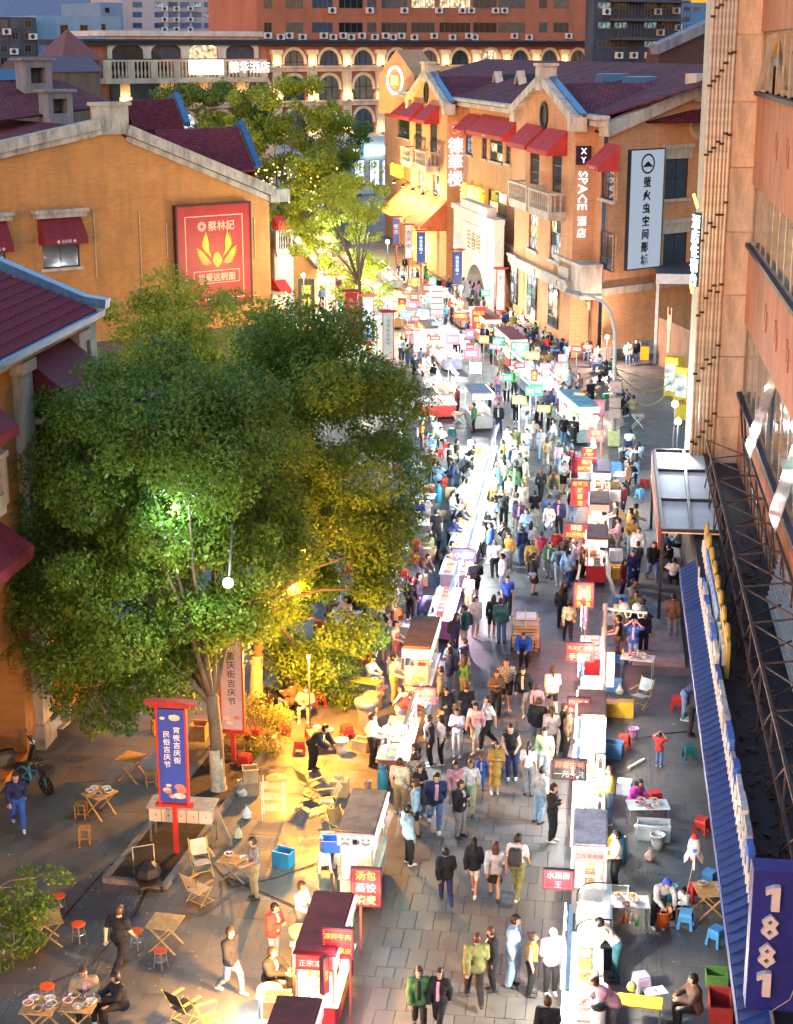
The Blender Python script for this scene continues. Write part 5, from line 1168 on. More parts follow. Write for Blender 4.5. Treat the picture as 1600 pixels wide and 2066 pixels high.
def crate(px, py, c, sx, sy, sz, label, z=0, rz=0, open_=True, cat='crate', loc=None, holes=False):
    p = loc or gp(px, py); o = thing('plastic_crate' if cat == 'crate' else 'cardboard_box', Vector(p) + Vector((0, 0, z)), rz, label, cat); mt = P(c, .5, var=.2); t = .018
    if open_:
        m = MB(); m.box(-sx / 2, -sy / 2, 0, sx / 2, sy / 2, t); m.build('base', mt, o)
        for a in ((-sx / 2, -sy / 2, sx / 2, -sy / 2 + t), (-sx / 2, sy / 2 - t, sx / 2, sy / 2), (-sx / 2, -sy / 2 + t, -sx / 2 + t, sy / 2 - t), (sx / 2 - t, -sy / 2 + t, sx / 2, sy / 2 - t)): q = MB(); q.box(a[0], a[1], t, a[2], a[3], sz); q.build('side', mt, o)
        
        for t_ in (-1, 1): q = MB(); q.box(-sx / 2 - .015, t_ * (sy / 2 - .008) - .022, sz, sx / 2 + .015, t_ * (sy / 2 - .008) + .022, sz + .03); q.build('rim', mt, o)
    else:
        m = MB(); m.box(-sx / 2, -sy / 2, 0, sx / 2, sy / 2, sz); m.build('carton', mt, o); q = MB(); q.box(-sx / 2 + .01, -.03, sz, sx / 2 - .01, .03, sz + .003); q.build('tape', P((.6, .5, .3), .3), o)
        for s_ in (-1, 1): q = MB(); q.box(-sx / 2 + .01, s_ * sy / 4 - sy / 4 + .005, sz, sx / 2 - .01, s_ * sy / 4 + sy / 4 - .005, sz + .008); q.build('flap', mt, o)
    return o
def bag(px, py, c, label, s=.3, loc=None):
    p = loc or gp(px, py); o = thing('plastic_bag', p, rnd.uniform(0, 3), label, 'bag'); m = MB()
    pr = [(s * .25, 0), (s * .5, s * .15), (s * .48, s * .5), (s * .25, s * .85), (s * .12, s)]; n = 9; vs = []
    m.lathe(pr, n); m.v = [(x * rnd.uniform(.75, 1.2), y_ * rnd.uniform(.75, 1.2), z * rnd.uniform(.9, 1.1)) for x, y_, z in m.v]; m.build('sack', P(c, .35, var=.15), o)
    q = MB(); q.tube([(-s * .1, 0, s * .9), (-s * .15, 0, s * 1.2), (0, 0, s * 1.3), (s * .15, 0, s * 1.2), (s * .1, 0, s * .9)], .01, 4); q.build('handle', P(c, .4), o); return o
# ---------------------------------------------------------------- market stalls
TR = MB(); TR.box(-.2, -.15, 0, .2, .15, .012); TR.box(-.2, -.15, .012, -.19, .15, .06); TR.box(.19, -.15, .012, .2, .15, .06); TR.box(-.19, -.15, .012, .19, -.14, .06); TR.box(-.19, .14, .012, .19, .15, .06)
TRM = [TR.mesh('food_tray', m_) for m_ in (P((.5, .5, .5), .3, .8), P((.65, .63, .58), .5), P((.25, .1, .05), .5))]
def tray_food(c, seed):
    rr = random.Random(seed); m = MB()
    for i in range(5):
        for j in range(4): s_ = rr.uniform(.03, .045); m.lathe([(.005, 0), (s_, s_ * .4), (s_ * .75, s_), (.005, s_ * 1.3)], 5, (-.15 + i * .075 + rr.uniform(-.015, .015), -.1 + j * .067 + rr.uniform(-.015, .015), .012))
    return m.mesh('food', P(c, .5, var=.5, scale=15))
TF = [tray_food(c, i) for i, c in enumerate(FOODC)]
STALLS = []
jm = MB(); jm.lathe([(.045, 0), (.05, .03), (.05, .13), (.03, .17), (.03, .2)], 8); JAR = [jm.mesh('sauce_jar', P(c, .3)) for c in ((.5, .05, .03), (.6, .4, .05), (.6, .58, .5), (.12, .06, .03))]
WARM = (1, .86, .62); COOL = (.86, .95, 1); PINKL = (1, .5, .62); GREENL = (.75, 1, .8); REDL = (1, .35, .3)
def stall(x, y, rz, l, label, d=.85, hc=.86, body=(.5, .5, .48), roof=None, zr=2.15, glow=WARM, power=60, tube=True, foods=(0, 1, 2, 4), trays=True, glass=False, fascia=None, fcol=None, front=None, ftxt=None, endpanel=None, endtxt=None, shelves=0, side=1, where=None, wheels=True, over=.05):
    """local +x is the customer side, y runs along the street"""
    o = thing('market_stall', (x, y, 0), rz, label, 'stall'); STALLS.append((x, y, where or label))
    bm_ = P(body, .5, var=.2); w = d / 2
    m = MB(); m.box(-w, -l / 2, .16, w, l / 2, hc); m.build('counter', bm_, o)
    m = MB(); m.box(-w - .05, -l / 2 - .04, hc, w + .08, l / 2 + .04, hc + .035); m.build('worktop', P((.45, .45, .44), .3, .6), o)
    nf = max(1, int(l / 1.0))
    for k in range(nf): q = MB(); q.box(w, -l / 2 + l * k / nf + .02, .2, w + .02, -l / 2 + l * (k + 1) / nf - .02, hc - .05); q.build('front_panel', P(front or body, .45, var=.3, scale=3), o)
    if ftxt: t_ = ob('lettering', text_mesh(ftxt, P((.75, .55, .05), .5), min(.34, l * .2), .02), o, (w + .03, 0, hc * .6)); t_.rotation_euler.z = math.pi / 2
    if wheels:
        for sx in (-1, 1):
            for sy in (-1, 1): q = MB(); q.M = Matrix.Translation((sx * (w - .12), sy * (l / 2 - .2), .08)) @ Matrix.Rotation(math.pi / 2, 4, 'Y'); q.lathe([(.08, -.025), (.085, 0), (.08, .025)], 10); q.build('wheel', P((.02, .02, .02), .6), o)
    if trays:
        ny = max(2, int(l / .46)); nx = max(1, int((d - .1) / .5))
        for i in range(nx):
            for j in range(ny):
                if rnd.random() < .08: continue
                t = ob('food_tray', rnd.choice(TRM), o, (-w + .3 + i * .46 + (d - .1 - nx * .46) * .3, -l / 2 + l * (j + .5) / ny, hc + .037)); t.rotation_euler.z = math.pi / 2
                ob('food', TF[rnd.choice(foods)], t)
    if roof is not None:
        for sx in (-1, 1):
            for sy in (-1, 1): q = MB(); q.box(sx * (w - .03) - .022, sy * (l / 2 - .03) - .022, hc + .035, sx * (w - .03) + .022, sy * (l / 2 - .03) + .022, zr); q.build('post', ALU, o)
        q = MB(); q.box(-w - over, -l / 2 - over, zr, w + over, l / 2 + over, zr + .05); q.box(-w - over + .04, -l / 2 - over + .04, zr + .05, w + over - .04, l / 2 + over - .04, zr + .09); q.build('roof', stained(roof, .55, 'stall roof', 2.2, 1, .7), o)
        fh = .3
        for sy in (-1, 1):
            q = MB(); q.box(-w - over, sy * (l / 2 + over) - .03, zr - fh, w + over, sy * (l / 2 + over) + .03, zr - .003); q.build('fascia', E(fcol or (1, .97, .92), min(1.6, fascia) if (fascia and sy * math.cos(rz) < 0) else .5), o)
        q = MB(); q.box(w + over - .03, -l / 2 - over + .04, zr - fh, w + over + .03, l / 2 + over - .04, zr - .003); q.build('fascia', E(fcol or (1, .97, .92), min(1.2, fascia or 1.0)), o)
    zt = zr - .12 if roof is not None else 1.95
    if tube:
        if roof is None:
            for sy in (-1, 0, 1) if l > 4 else (-1, 1): q = MB(); q.bar((w - .05, sy * (l / 2 - .1), hc), (w - .05, sy * (l / 2 - .1), zt + .03), .03); q.build('post', ALU, o)
            q = MB(); q.box(w - .1, -l / 2, zt + .03, w, l / 2, zt + .07); q.build('light_rail', ALU, o)
        q = MB(); q.tube([(w - .05, -l / 2 + .05, zt), (w - .05, l / 2 - .05, zt)], .022, 6); q.build('light_tube', E(glow, 22), o)
        q = MB(); q.tube([(w + over + .04, -l / 2, zr + .02 if roof is not None else zt + .09), (w + over + .04, l / 2, zr + .02 if roof is not None else zt + .09)], .018, 5); q.build('light_strip', E(glow, 10), o)
    cc = [(.8, .05, .04), (.85, .6, .05), (.8, .75, .65), (.1, .5, .2), (.75, .2, .3), (.1, .3, .65)]; nc = max(3, int(l / .42)); zc_ = zr - .47 if roof is not None else zt - .02
    for k in range(nc):
        if rnd.random() < .75: q = MB(); q.box(w + .015, -.15, -.1, w + .03, .15, .1); q.build('menu_card', P(rnd.choice(cc), .5, var=.35, scale=18), o).location = (.02, -l / 2 + l * (k + .5) / nc, zc_ + rnd.uniform(-.03, .03))
    for k in range(max(2, int(l))):
        q = JAR[rnd.randrange(4)]; ob('sauce_jar', q, o, (-w + .1, -l / 2 + .2 + (l - .4) * rnd.random(), hc + .035))
    nl = max(1, round(l / 3))
    for k in range(nl):
        L_ = lightpoint('stall_light', (w * .25 if roof is not None else w - .1, -l / 2 + l * (k + .5) / nl, zt - .16 if roof is not None else zt - .08), power / nl * min(2, l / 2) * .8, glow, o, .1)
    if glass:
        for sx in ((1,) if glass == 1 else (1, -1)): q = MB(); q.box(sx * w - .008, -l / 2 + .03, hc + .04, sx * w + .008, l / 2 - .03, hc + (.45 if roof is None else .7)); q.build('glass_pane', clear(), o)
        for sy in (-1, 1): q = MB(); q.box(-w + .03, sy * (l / 2) - .008, hc + .04, w - .03, sy * (l / 2) + .008, hc + (.45 if roof is None else .7)); q.build('glass_pane', clear(), o)
    for k in range(shelves):
        z = hc + .3 + k * .3; q = MB(); q.box(-w * .3, -l / 2 + .05, z, w - .06, l / 2 - .05, z + .015); q.build('shelf', clear('shelf glass', (.9, 1, .97), .3), o)
        for j in range(max(2, int(l / .46))): t = ob('food_tray', TRM[1], o, (w * .35, -l / 2 + l * (j + .5) / max(2, int(l / .46)), z + .017)); t.rotation_euler.z = math.pi / 2; ob('food', TF[rnd.choice(foods)], t)
    sg = -1 if math.cos(rz) > 0 else 1      # the end that faces the camera
    if endpanel is not None:
        z0, z1, c_, em = endpanel; q = MB(); q.box(-w + .02, -.02, z0, w - .02, .02, z1); p_ = q.build('end_panel', E(c_, em) if em else P(c_, .5, var=.15), o); p_.location = (0, sg * (l / 2 + .06), 0)
        if endtxt: t_ = ob('lettering', text_mesh(endtxt[0], endtxt[1], endtxt[2], .02), p_, (0, sg * .03, (z0 + z1) / 2)); t_.rotation_euler.z = 0 if sg < 0 else math.pi
    return o
XL, XR = -5.72, .08
stall(XL, 27.6, 0, 3.2, 'burgundy roofed stall at the steaming pot, front edge lined with white light', roof=BURG, body=(.4, .04, .05), front=(.35, .03, .04), glow=COOL, power=45, fascia=1.0, fcol=(1, .6, .6), where='burgundy stall beside the steaming pot')
o = stall(XL, 32.3, 0, 2.6, 'burgundy roofed cold noodle stall with red fascia and yellow lettered front', roof=(.2, .012, .03), body=(.45, .03, .04), front=(.45, .02, .03), glow=(1, .8, .7), power=60, fascia=1.1, fcol=(1, .75, .7), glass=2, ftxt='凉皮拌面', endpanel=(1.8, 2.15, (.9, .06, .05), 1.2), endtxt=('正宗凉皮', E((1, .75, .6), 2), .17), where='burgundy noodle stall')
o = stall(XL + .05, 37.9, 0, 2.4, 'cream roofed drink cart with glass cabinet and face drawings on its fascia', roof=(.42, .3, .2), body=(.6, .6, .55), glow=GREENL, power=75, fascia=1.2, glass=2, shelves=2, foods=(4, 6, 1), endpanel=(1.84, 2.18, (.85, .85, .8), .8), where='cream roofed drink cart')
q = MB(); YF = -1.34
for cx in (-.26, .26):
    for k in (-1, 1): q.bar((cx + k * .07 - .02, YF, 2.06), (cx + k * .07 + .02, YF, 2.06), .02)
    for k in range(5): a0, a1 = R(200 + k * 28), R(228 + k * 28); s_ = 1 if cx > 0 else -1; zc = 2.0 if cx > 0 else 1.88; q.bar((cx + .09 * math.cos(a0), YF, zc + s_ * .07 * math.sin(a0)), (cx + .09 * math.cos(a1), YF, zc + s_ * .07 * math.sin(a1)), .018)
q.box(-.07, YF - .01, 1.93, .05, YF + .005, 2.06); q.box(.06, YF - .01, 1.95, .09, YF + .005, 2.03); q.build('face_drawing', P((.02, .02, .02), .5), o)
stall(XL, 45.6, 0, 3.2, 'open pancake table with round griddles under a slanting light tube', body=(.25, .08, .06), glow=COOL, power=50, foods=(1, 4, 6), where='pancake table')
stall(XL + .05, 51.4, 0, 3.0, 'brown roofed stall with tall glass food shelves and polka dot cloth', roof=(.25, .13, .07), body=(.55, .5, .42), glow=WARM, power=85, fascia=2, glass=1, shelves=3, where='brown roofed glass shelf stall')
stall(XL + .15, 58.2, 0, 3.8, 'crayfish stall with red heaped trays under purple light', body=(.35, .12, .45), front=(.2, .15, .6), glow=(1, .72, .95), power=80, foods=(2,), where='crayfish stall')
for k, (y_, l_, gl_, fd) in enumerate(((64.6, 5.6, COOL, (0, 5, 7)), (70.3, 5.4, COOL, (0, 1, 7)), (75.9, 5.2, GREENL, (3, 6, 3)), (81.4, 5.2, (.85, 1, .85), (3, 4, 1)))):
    stall(XL + .2 - .13 * k, y_, 0, l_, ['skewer counter beside the fire extinguisher, light tube above', 'grill counter with long bamboo skewers behind a dark kerb rail', 'green lit counter of stacked vegetable boxes', 'counter with boxed greens under a glaring white lamp'][k], body=(.18, .17, .18), front=(.12, .1, .12), glow=gl_, power=110, foods=fd, d=1.15, where=['skewer counter', 'bamboo skewer grill', 'vegetable box counter', 'boxed greens counter'][k])
stall(XR, 32.3, math.pi, 3.6, 'open counter of brightly lit white food trays with red price card', body=(.6, .58, .52), glow=(1, .97, .85), power=90, foods=(3, 4, 6, 2), glass=1, where='bright white tray counter', d=.78, over=.04, zr=1.98)
stall(XR + .05, 38.0, math.pi, 2.0, 'mutton skewer grill with white price board over it', body=(.4, .38, .36), glow=WARM, power=55, roof=(.75, .7, .66), zr=2.0, fascia=1.4, foods=(0, 5), endpanel=(1.62, 1.98, (.95, .75, .7), .9), endtxt=('二元羊肉串', P((.7, .04, .03), .5), .14), where='mutton skewer grill', d=.78, over=.04)
stall(XR, 42.1, math.pi, 2.0, 'oyster stall with a grey oyster picture on its end panel', body=(.55, .57, .58), glow=COOL, power=75, fascia=2.5, foods=(6, 4), endpanel=(.22, .84, (.42, .47, .52), 0), endtxt=('炭烤生蚝', P((.5, .05, .05), .5), .16), where='oyster stall', d=.78, over=.04, zr=1.98)
stall(XR, 44.3, math.pi, 1.5, 'garlic oyster stall with meat skewers under white light boxes', body=(.5, .48, .45), glow=(1, .95, .85), power=75, fascia=2.5, foods=(5, 0, 4), shelves=1, where='garlic oyster stall', d=.78, over=.04, zr=1.98)
stall(XR, 46.3, math.pi, 2.0, 'pink-brown roofed fish stall with warm lit glass case', body=(.5, .45, .38), roof=(.48, .25, .18), glow=WARM, power=85, fascia=2, glass=2, foods=(1, 4, 7), where='pink roofed fish stall', d=.78, over=.04, zr=1.98)
stall(XR, 49.4, math.pi, 2.0, 'cold noodle griddle stall with glass hood beside the camera pole', body=(.55, .5, .5), glow=(1, .9, .85), power=65, fascia=1.6, glass=1, foods=(4, 6), where='griddle stall by the camera pole', d=.78, over=.04, zr=1.98)
stall(XR, 54.2, math.pi, 2.2, 'red clothed table with paper stacks under the squid sign', body=(.5, .03, .04), glow=REDL, power=45, foods=(6,), where='red squid table', d=.78, over=.04, zr=1.98)
stall(XR, 64.7, math.pi, 2.0, 'red cart of jarred snacks with pictured end panel', body=(.55, .03, .03), roof=(.3, .13, .09), glow=(1, .7, .55), power=90, fascia=3, fcol=(1, .9, .85), shelves=3, foods=(0, 7, 2, 1), endpanel=(.2, .84, (.5, .02, .02), 0), where='red jar cart', d=.78, over=.04, zr=1.98)
stall(XR + .05, 70.0, math.pi, 2.0, 'lotus soup stall with dark brown roof and hanging menu cards', body=(.5, .08, .06), roof=(.2, .09, .06), glow=(1, .72, .55), power=90, fascia=2, fcol=(1, .4, .3), shelves=1, where='lotus soup stall', d=.78, over=.04, zr=1.98)
stall(XR + .1, 75.8, math.pi, 2.4, 'spicy duck stall with printed purple roof and white light box', body=(.6, .3, .2), roof=(.14, .08, .12), glow=(1, .75, .55), power=100, fascia=3.5, shelves=2, foods=(0, 7, 1), where='spicy duck stall', d=.78, over=.04, zr=1.98)
stall(XR + .05, 80.4, math.pi, 2.0, 'small oyster stall under a hanging white lamp', body=(.55, .4, .36), glow=(1, .85, .8), power=70, fascia=2, where='small oyster stall', d=.78, over=.04, zr=1.98)
BEND = R(15)
def fs(px, py, l, label, flip=False, **k):
    k.setdefault('d', 1.15); p = gp(px, py); return stall(p.x, p.y, (math.pi if flip else 0) + BEND, l, label, **k)
fs(1165, 880, 4.5, 'mint green glass stall with brightly lit seafood trays', True, body=(.45, .6, .55), roof=(.3, .5, .5), glow=GREENL, power=54, fascia=4, fcol=(.8, 1, .95), glass=2, where='mint seafood stall')
fs(1128, 815, 4.5, 'wine coloured stall with glass hood beside the red fish sign', True, body=(.4, .05, .1), glow=COOL, power=54, fascia=4, fcol=(.85, .95, 1), where='wine coloured stall')
fs(1075, 790, 7.5, 'long slanted glass display stall with bread trays', True, body=(.3, .3, .45), glow=COOL, power=61, foods=(1, 4, 7), glass=2, d=1.4, shelves=1, where='long bread display')
fs(1030, 735, 5, 'red roofed fried snack stall beneath a green light', True, body=(.6, .1, .06), roof=(.4, .08, .06), glow=(.85, 1, .85), power=54, fascia=3, fcol=(.8, 1, .8), where='red roofed snack stall')
fs(978, 690, 6, 'barbecue stall with red lit roof edge in the middle row', True, body=(.5, .2, .1), roof=(.35, .1, .06), glow=WARM, power=61, fascia=3, fcol=(1, .6, .5), where='red edged barbecue stall')
fs(930, 652, 6, 'white lit stall with striped red price board', True, body=(.6, .3, .25), glow=WARM, power=61, fascia=5, where='striped price board stall')
fs(965, 860, 2.6, 'narrow white stall with chalk drawn menu on its end', body=(.6, .58, .58), roof=(.5, .4, .42), glow=(1, .95, .95), power=39, fascia=4, endpanel=(.2, .84, (.5, .45, .45), 0), shelves=1, where='chalk menu stall')
fs(880, 838, 2.4, 'red picnic cart with food pictures and white plastic cover', body=(.6, .05, .04), front=(.6, .06, .04), glow=WARM, power=21, d=2.0, tube=False, foods=(6,), where='red picnic cart')
fs(895, 812, 3.0, 'pale cart with a glowing yellow light box', body=(.6, .6, .5), glow=(1, .95, .7), power=43, fascia=6, fcol=(1, 1, .7), where='yellow light box cart')
fs(862, 775, 4.0, 'white cart with blue print beside the white banner', body=(.6, .62, .65), glow=COOL, power=46, fascia=4, where='blue printed cart')
fs(905, 740, 3.6, 'glazed cart with purple body and blown out lamp', body=(.5, .45, .55), glow=COOL, power=54, fascia=5, where='purple glazed cart')
fs(868, 715, 3.6, 'brown roofed noodle cart with long wooden trays', body=(.5, .3, .2), roof=(.22, .12, .09), glow=WARM, power=46, fascia=3, where='brown noodle cart')
fs(838, 690, 3.4, 'pink and purple snack cart', body=(.5, .3, .4), glow=PINKL, power=39, fascia=3, where='pink snack cart')
fs(800, 655, 4.5, 'warm lit cart beneath the feathery tree', body=(.5, .3, .1), roof=(.5, .35, .15), glow=(1, .8, .4), power=54, fascia=3, fcol=(1, .85, .5), where='cart beneath the feathery tree')
fs(862, 625, 4.5, 'stall with lilac light tubes among seated diners', body=(.4, .4, .45), glow=COOL, power=54, fascia=4, where='lilac lit stall')
fs(625, 690, 5, 'roadside noodle counter before the yellow lettered board', body=(.5, .45, .4), glow=WARM, power=50, d=1.6, where='roadside noodle counter')
fs(560, 640, 5, 'golden lit food kiosk beside the stair wing', body=(.5, .35, .15), roof=(.55, .4, .2), glow=(1, .8, .4), power=79, fascia=3, fcol=(1, .85, .5), where='golden kiosk')
fs(690, 575, 6, 'red and green neon kiosk under the feathery tree', body=(.5, .1, .1), roof=(.4, .1, .1), glow=(1, .7, .6), power=79, fascia=3, fcol=(1, .4, .4), where='neon kiosk')
fs(790, 575, 6, 'far white lit stall near the hotel red awning', True, body=(.5, .5, .5), glow=COOL, power=93, fascia=3, where='far white stall')
fs(650, 520, 6, 'distant stall with coloured lamps behind the tree', body=(.5, .2, .2), roof=(.4, .2, .2), glow=(1, .8, .7), power=93, fascia=3, fcol=(1, .5, .6), where='distant coloured stall')
# ---------------------------------------------------------------- LED signs on posts
LEDY = (1, .75, .1); LEDW = (.9, .95, 1); LEDG = (.25, 1, .35); LEDR = (1, .12, .08)
def dots(w, h, c, step):
    m = MB(); n = max(2, int(w / step)); k = max(2, int(h / step)); s = step * .22
    pts = [(w * (i + .5) / n, z) for i in range(n) for z in (.03, h - .03)] + [(x, h * (j + .5) / k) for j in range(k) for x in (.03, w - .03)]
    for x, z in pts: m.add([(x - s, -.062, z), (x, -.062, z - s), (x + s, -.062, z), (x, -.062, z + s)], [(0, 1, 2, 3)])
    return m
def led(px0, py0, px1, py1, Y, lines, label, base=(.55, .015, .02), bcol=(.8, .6, 1), vert=False, glow=.85, post=True, rz=0, pside=.85, lines_c=None, power=7, zc=1.95):
    Y = G((px0 + px1) / 2, (py0 + py1) / 2, zc)[1]
    a = atY(px0, (py0 + py1) / 2, Y); b = atY(px1, (py0 + py1) / 2, Y); zt = atY((px0 + px1) / 2, py0, Y)[2]; zb = atY((px0 + px1) / 2, py1, Y)[2]
    w, h = b[0] - a[0], zt - zb; o = thing('led_sign', (a[0], Y, zb), rz, label, 'sign')
    m = MB(); m.box(0, -.05, 0, w, .05, h); m.build('panel', E(base, glow), o)
    m = MB(); t = .025; m.box(-t, -.06, -t, 0, .06, h + t); m.box(w, -.06, -t, w + t, .06, h + t); m.box(0, -.06, h, w, .06, h + t); m.box(0, -.06, -t, w, .06, 0); m.build('frame', P((.1, .02, .025), .5), o)
    stuff(dots(w, h, bcol, max(.05, w / 16)).build('light_border', E(bcol, 1.1), o))
    n = len(lines)
    for i, (t, c) in enumerate(lines):
        if vert: sz = min(h / len(t) * .86, w / n * .8); q = ob('lettering', text_mesh(t, E(c, 1.35), sz, .045, True, 0, 1.05), o, (w * (i + .5) / n, -.066, h / 2))
        else: sz = min(h / n * .8, w / len(t) * .92); q = ob('lettering', text_mesh(t, E(c, 1.35), sz, .045), o, (w / 2, -.066, h * (n - i - .5) / n))
    if post: q = MB(); q.bar((w * pside, .02, -zb + .0), (w * pside, .02, 0), .05); q.build('post', P((.4, .1, .08), .5), o)
    if power: lightpoint('sign_glow', (w / 2, -.35, h / 2), power, tuple(min(1, .25 + x) for x in (lines[0][1] if base[0] < .2 else (1, .25, .2))), o, .25)
    return o
led(710, 1752, 768, 1825, 39.3, [('汤包', LEDY), ('蒸饺', (.85, .8, 1)), ('烧麦', (.3, 1, .45))], 'dumpling LED sign with red, white and green lines', zc=1.75, pside=.3)
led(652, 1872, 712, 1929, 34.9, [('凉拌牛肉', LEDY), ('拌面凉皮', LEDY)], 'red LED sign with two lines of four yellow characters', zc=2.3, bcol=(.85, .65, 1), pside=.9)
led(1116, 1532, 1182, 1570, 44.2, [('蒜香生蚝', (1, .35, .2)), ('一元一只', (.7, 1, .8))], 'garlic oyster LED sign, red line over green line', base=(.1, .12, .1), post=False, bcol=(.6, .5, 1))
led(1097, 1755, 1156, 1791, 36.4, [('水果捞', (1, .85, .8)), ('王', (.7, .6, 1))], 'blue edged LED sign leaning out over the paving', base=(.7, .06, .1), bcol=(.4, .8, 1), post=False)
led(1146, 1408, 1190, 1438, 46.6, [('四川辣鱼', (1, .8, .5)), ('鱼头泡馍', (1, .8, .5))], 'red LED sign of the fish stall beside the camera pole', post=False)
led(1143, 1297, 1198, 1333, 51, [('东北烤冷面', (1, .55, .2)), ('手抓饼', (.4, 1, .4))], 'cold noodle LED sign, orange line over green line', post=False)
led(1159, 1176, 1197, 1225, 56, [('东北特色', LEDY), ('铁板鱿鱼', LEDY)], 'squid LED sign with two yellow columns on a red post', vert=True, power=22, base=(.8, .03, .03), pside=.7)
led(1140, 1057, 1186, 1085, 61.8, [('鲜香', (.3, 1, .3)), ('刘氏鸭脖', LEDY)], 'green and yellow duck neck LED sign above waiting customers')
led(1152, 969, 1189, 1021, 67.2, [('老武汉', LEDY), ('野', LEDY), ('藕', LEDY), ('汤', LEDY)], 'tall red LED soup sign with four yellow lines')
led(1164, 925, 1203, 951, 73.0, [('荆州', LEDY), ('麻辣鸭头', LEDY)], 'pink edged LED sign of the spicy duck stall', bcol=(1, .5, .7))
led(1174, 904, 1203, 921, 77, [('香糖', LEDY), ('烤豆腐', LEDY)], 'small tofu LED sign between two red signs', bcol=(.7, .6, 1))
led(1186, 867, 1218, 889, 80, [('生蚝', LEDY), ('一元一只', LEDY)], 'oyster price LED sign under a white lamp', bcol=(.9, .5, .6))
led(1196, 806, 1220, 838, 88, [('小吃', LEDR), ('大全', LEDR)], 'blue edged LED menu by the concrete pole', base=(.35, .2, .3), bcol=(.4, .8, 1))
led(1119, 731, 1133, 769, 97, [('肉蟹煲鱼', LEDY)], 'vertical red LED fish sign on the wine coloured stall', vert=True, base=(.7, .05, .03)); led(1133, 731, 1146, 769, 97, [('烤鱼火锅', (.8, 1, .8))], 'vertical green LED sign joined to the red fish sign', vert=True, base=(.05, .6, .2), post=False)
led(1031, 690, 1067, 722, 104, [('新疆烤', (.8, 1, .9)), ('羊肉串', (.8, 1, .9))], 'green LED lamb sign over the long bread display', base=(.05, .45, .25), bcol=(.5, .8, 1))
led(994, 680, 1018, 697, 112, [('烧烤', (.6, 1, .8))], 'small green LED board at the red roofed stall', base=(.05, .4, .2), post=False, bcol=(.6, .9, 1))
led(1072, 747, 1084, 768, 98, [('串串', LEDY)], 'tiny vertical red LED board at the bread display end', vert=True, post=False, bcol=(1, .4, .4))
led(953, 625, 979, 663, 118, [('臭豆腐', LEDY), ('铁板', LEDY), ('烧', LEDY)], 'red LED tofu board topped by a green lamp', base=(.9, .06, .04))
led(915, 630, 944, 645, 122, [('螺蛳粉', LEDY)], 'wide red LED board on the striped price stall', base=(.8, .08, .06), post=False)
led(840, 622, 868, 648, 120, [('烤鸭', (.7, 1, .9)), ('卤味', (.7, 1, .9))], 'green LED duck board over a red strip', base=(.05, .4, .3), bcol=(.5, .8, 1)); led(840, 648, 868, 662, 119.8, [('酱板', LEDY)], 'red LED strip below the green duck board', base=(.8, .08, .05), post=False)
led(804, 602, 819, 640, 121, [('火爆鱿鱼', LEDY)], 'narrow vertical red LED squid board by the tree', vert=True, base=(.7, .05, .05))
led(816, 632, 838, 652, 118, [('奶茶', LEDY)], 'pink edged LED tea board beside the duck board', base=(.25, .15, .3), bcol=(1, .5, .9), post=False)
led(824, 561, 848, 577, 138, [('羊肉汤', LEDR)], 'yellow LED board far up the market row', base=(.8, .55, .1), bcol=(1, .4, .4))
led(915, 1108, 960, 1131, 66.5, [('小龙虾', (.95, .95, 1))], 'blue LED crayfish board with white characters', base=(.08, .15, .75), bcol=(1, .6, .5), pside=.5)
led(834, 1387, 879, 1419, 51.5, [('鸡蛋灌饼', (1, .8, .1)), ('手工', (.4, 1, .4))], 'pancake LED sign, red top and green bottom', base=(.5, .1, .05), bcol=(.5, .6, 1), pside=.1)
led(650, 1935, 664, 2005, 33.6, [('凉皮', LEDY)], 'edge-on red LED board between the burgundy roofs', vert=True, post=False, rz=R(60))
for px, py, Y, c, lab in ((880, 588, 128, (.8, .95, 1), 'blank glowing white board behind the tofu stall'), (898, 678, 112, (.9, .97, 1), 'tall glowing white board among the shoppers'), (848, 688, 110, (.95, .97, 1), 'glowing white board by the brown noodle cart'), (960, 742, 103, (1, .97, .8), 'glowing cream price board on the pavement')):
    a = atY(px - 12, py, Y); w = 24 * Y / 3380; h = w * (1.7 if Y < 115 and px < 950 else .9); o = thing('light_box', (a[0], Y, max(.5, a[2] - h / 2)), 0, lab, 'sign')
    m = MB(); m.box(0, -.06, 0, w, .06, h); m.build('panel', E(c, 5), o); m = MB(); m.box(-.03, -.05, -max(.5, a[2] - h / 2), .02, .05, h + .03); m.box(w - .02, -.05, -max(.5, a[2] - h / 2), w + .03, .05, h + .03); m.build('stand', ALU, o)
a = atY(870, 580, 124); o = thing('price_board', (a[0], 124, a[2] - 1.2), 0, 'white price board with four red stripes near the arch gate', 'sign'); w = 25 * 124 / 3380
m = MB(); m.box(0, 0, -1.0, w, .1, 1.0); m.build('panel', E((1, .9, .88), 1.6), o)
for k in range(5): q = MB(); q.box(0, -.02, -.95 + k * .45, w, -.003, -.85 + k * .45); q.build('stripe', E((1, .15, .1), 1.2), o)
q = MB(); q.box(w * .4, .02, -a[2] + 1.2, w * .6, .08, -1); q.build('stand', ALU, o)

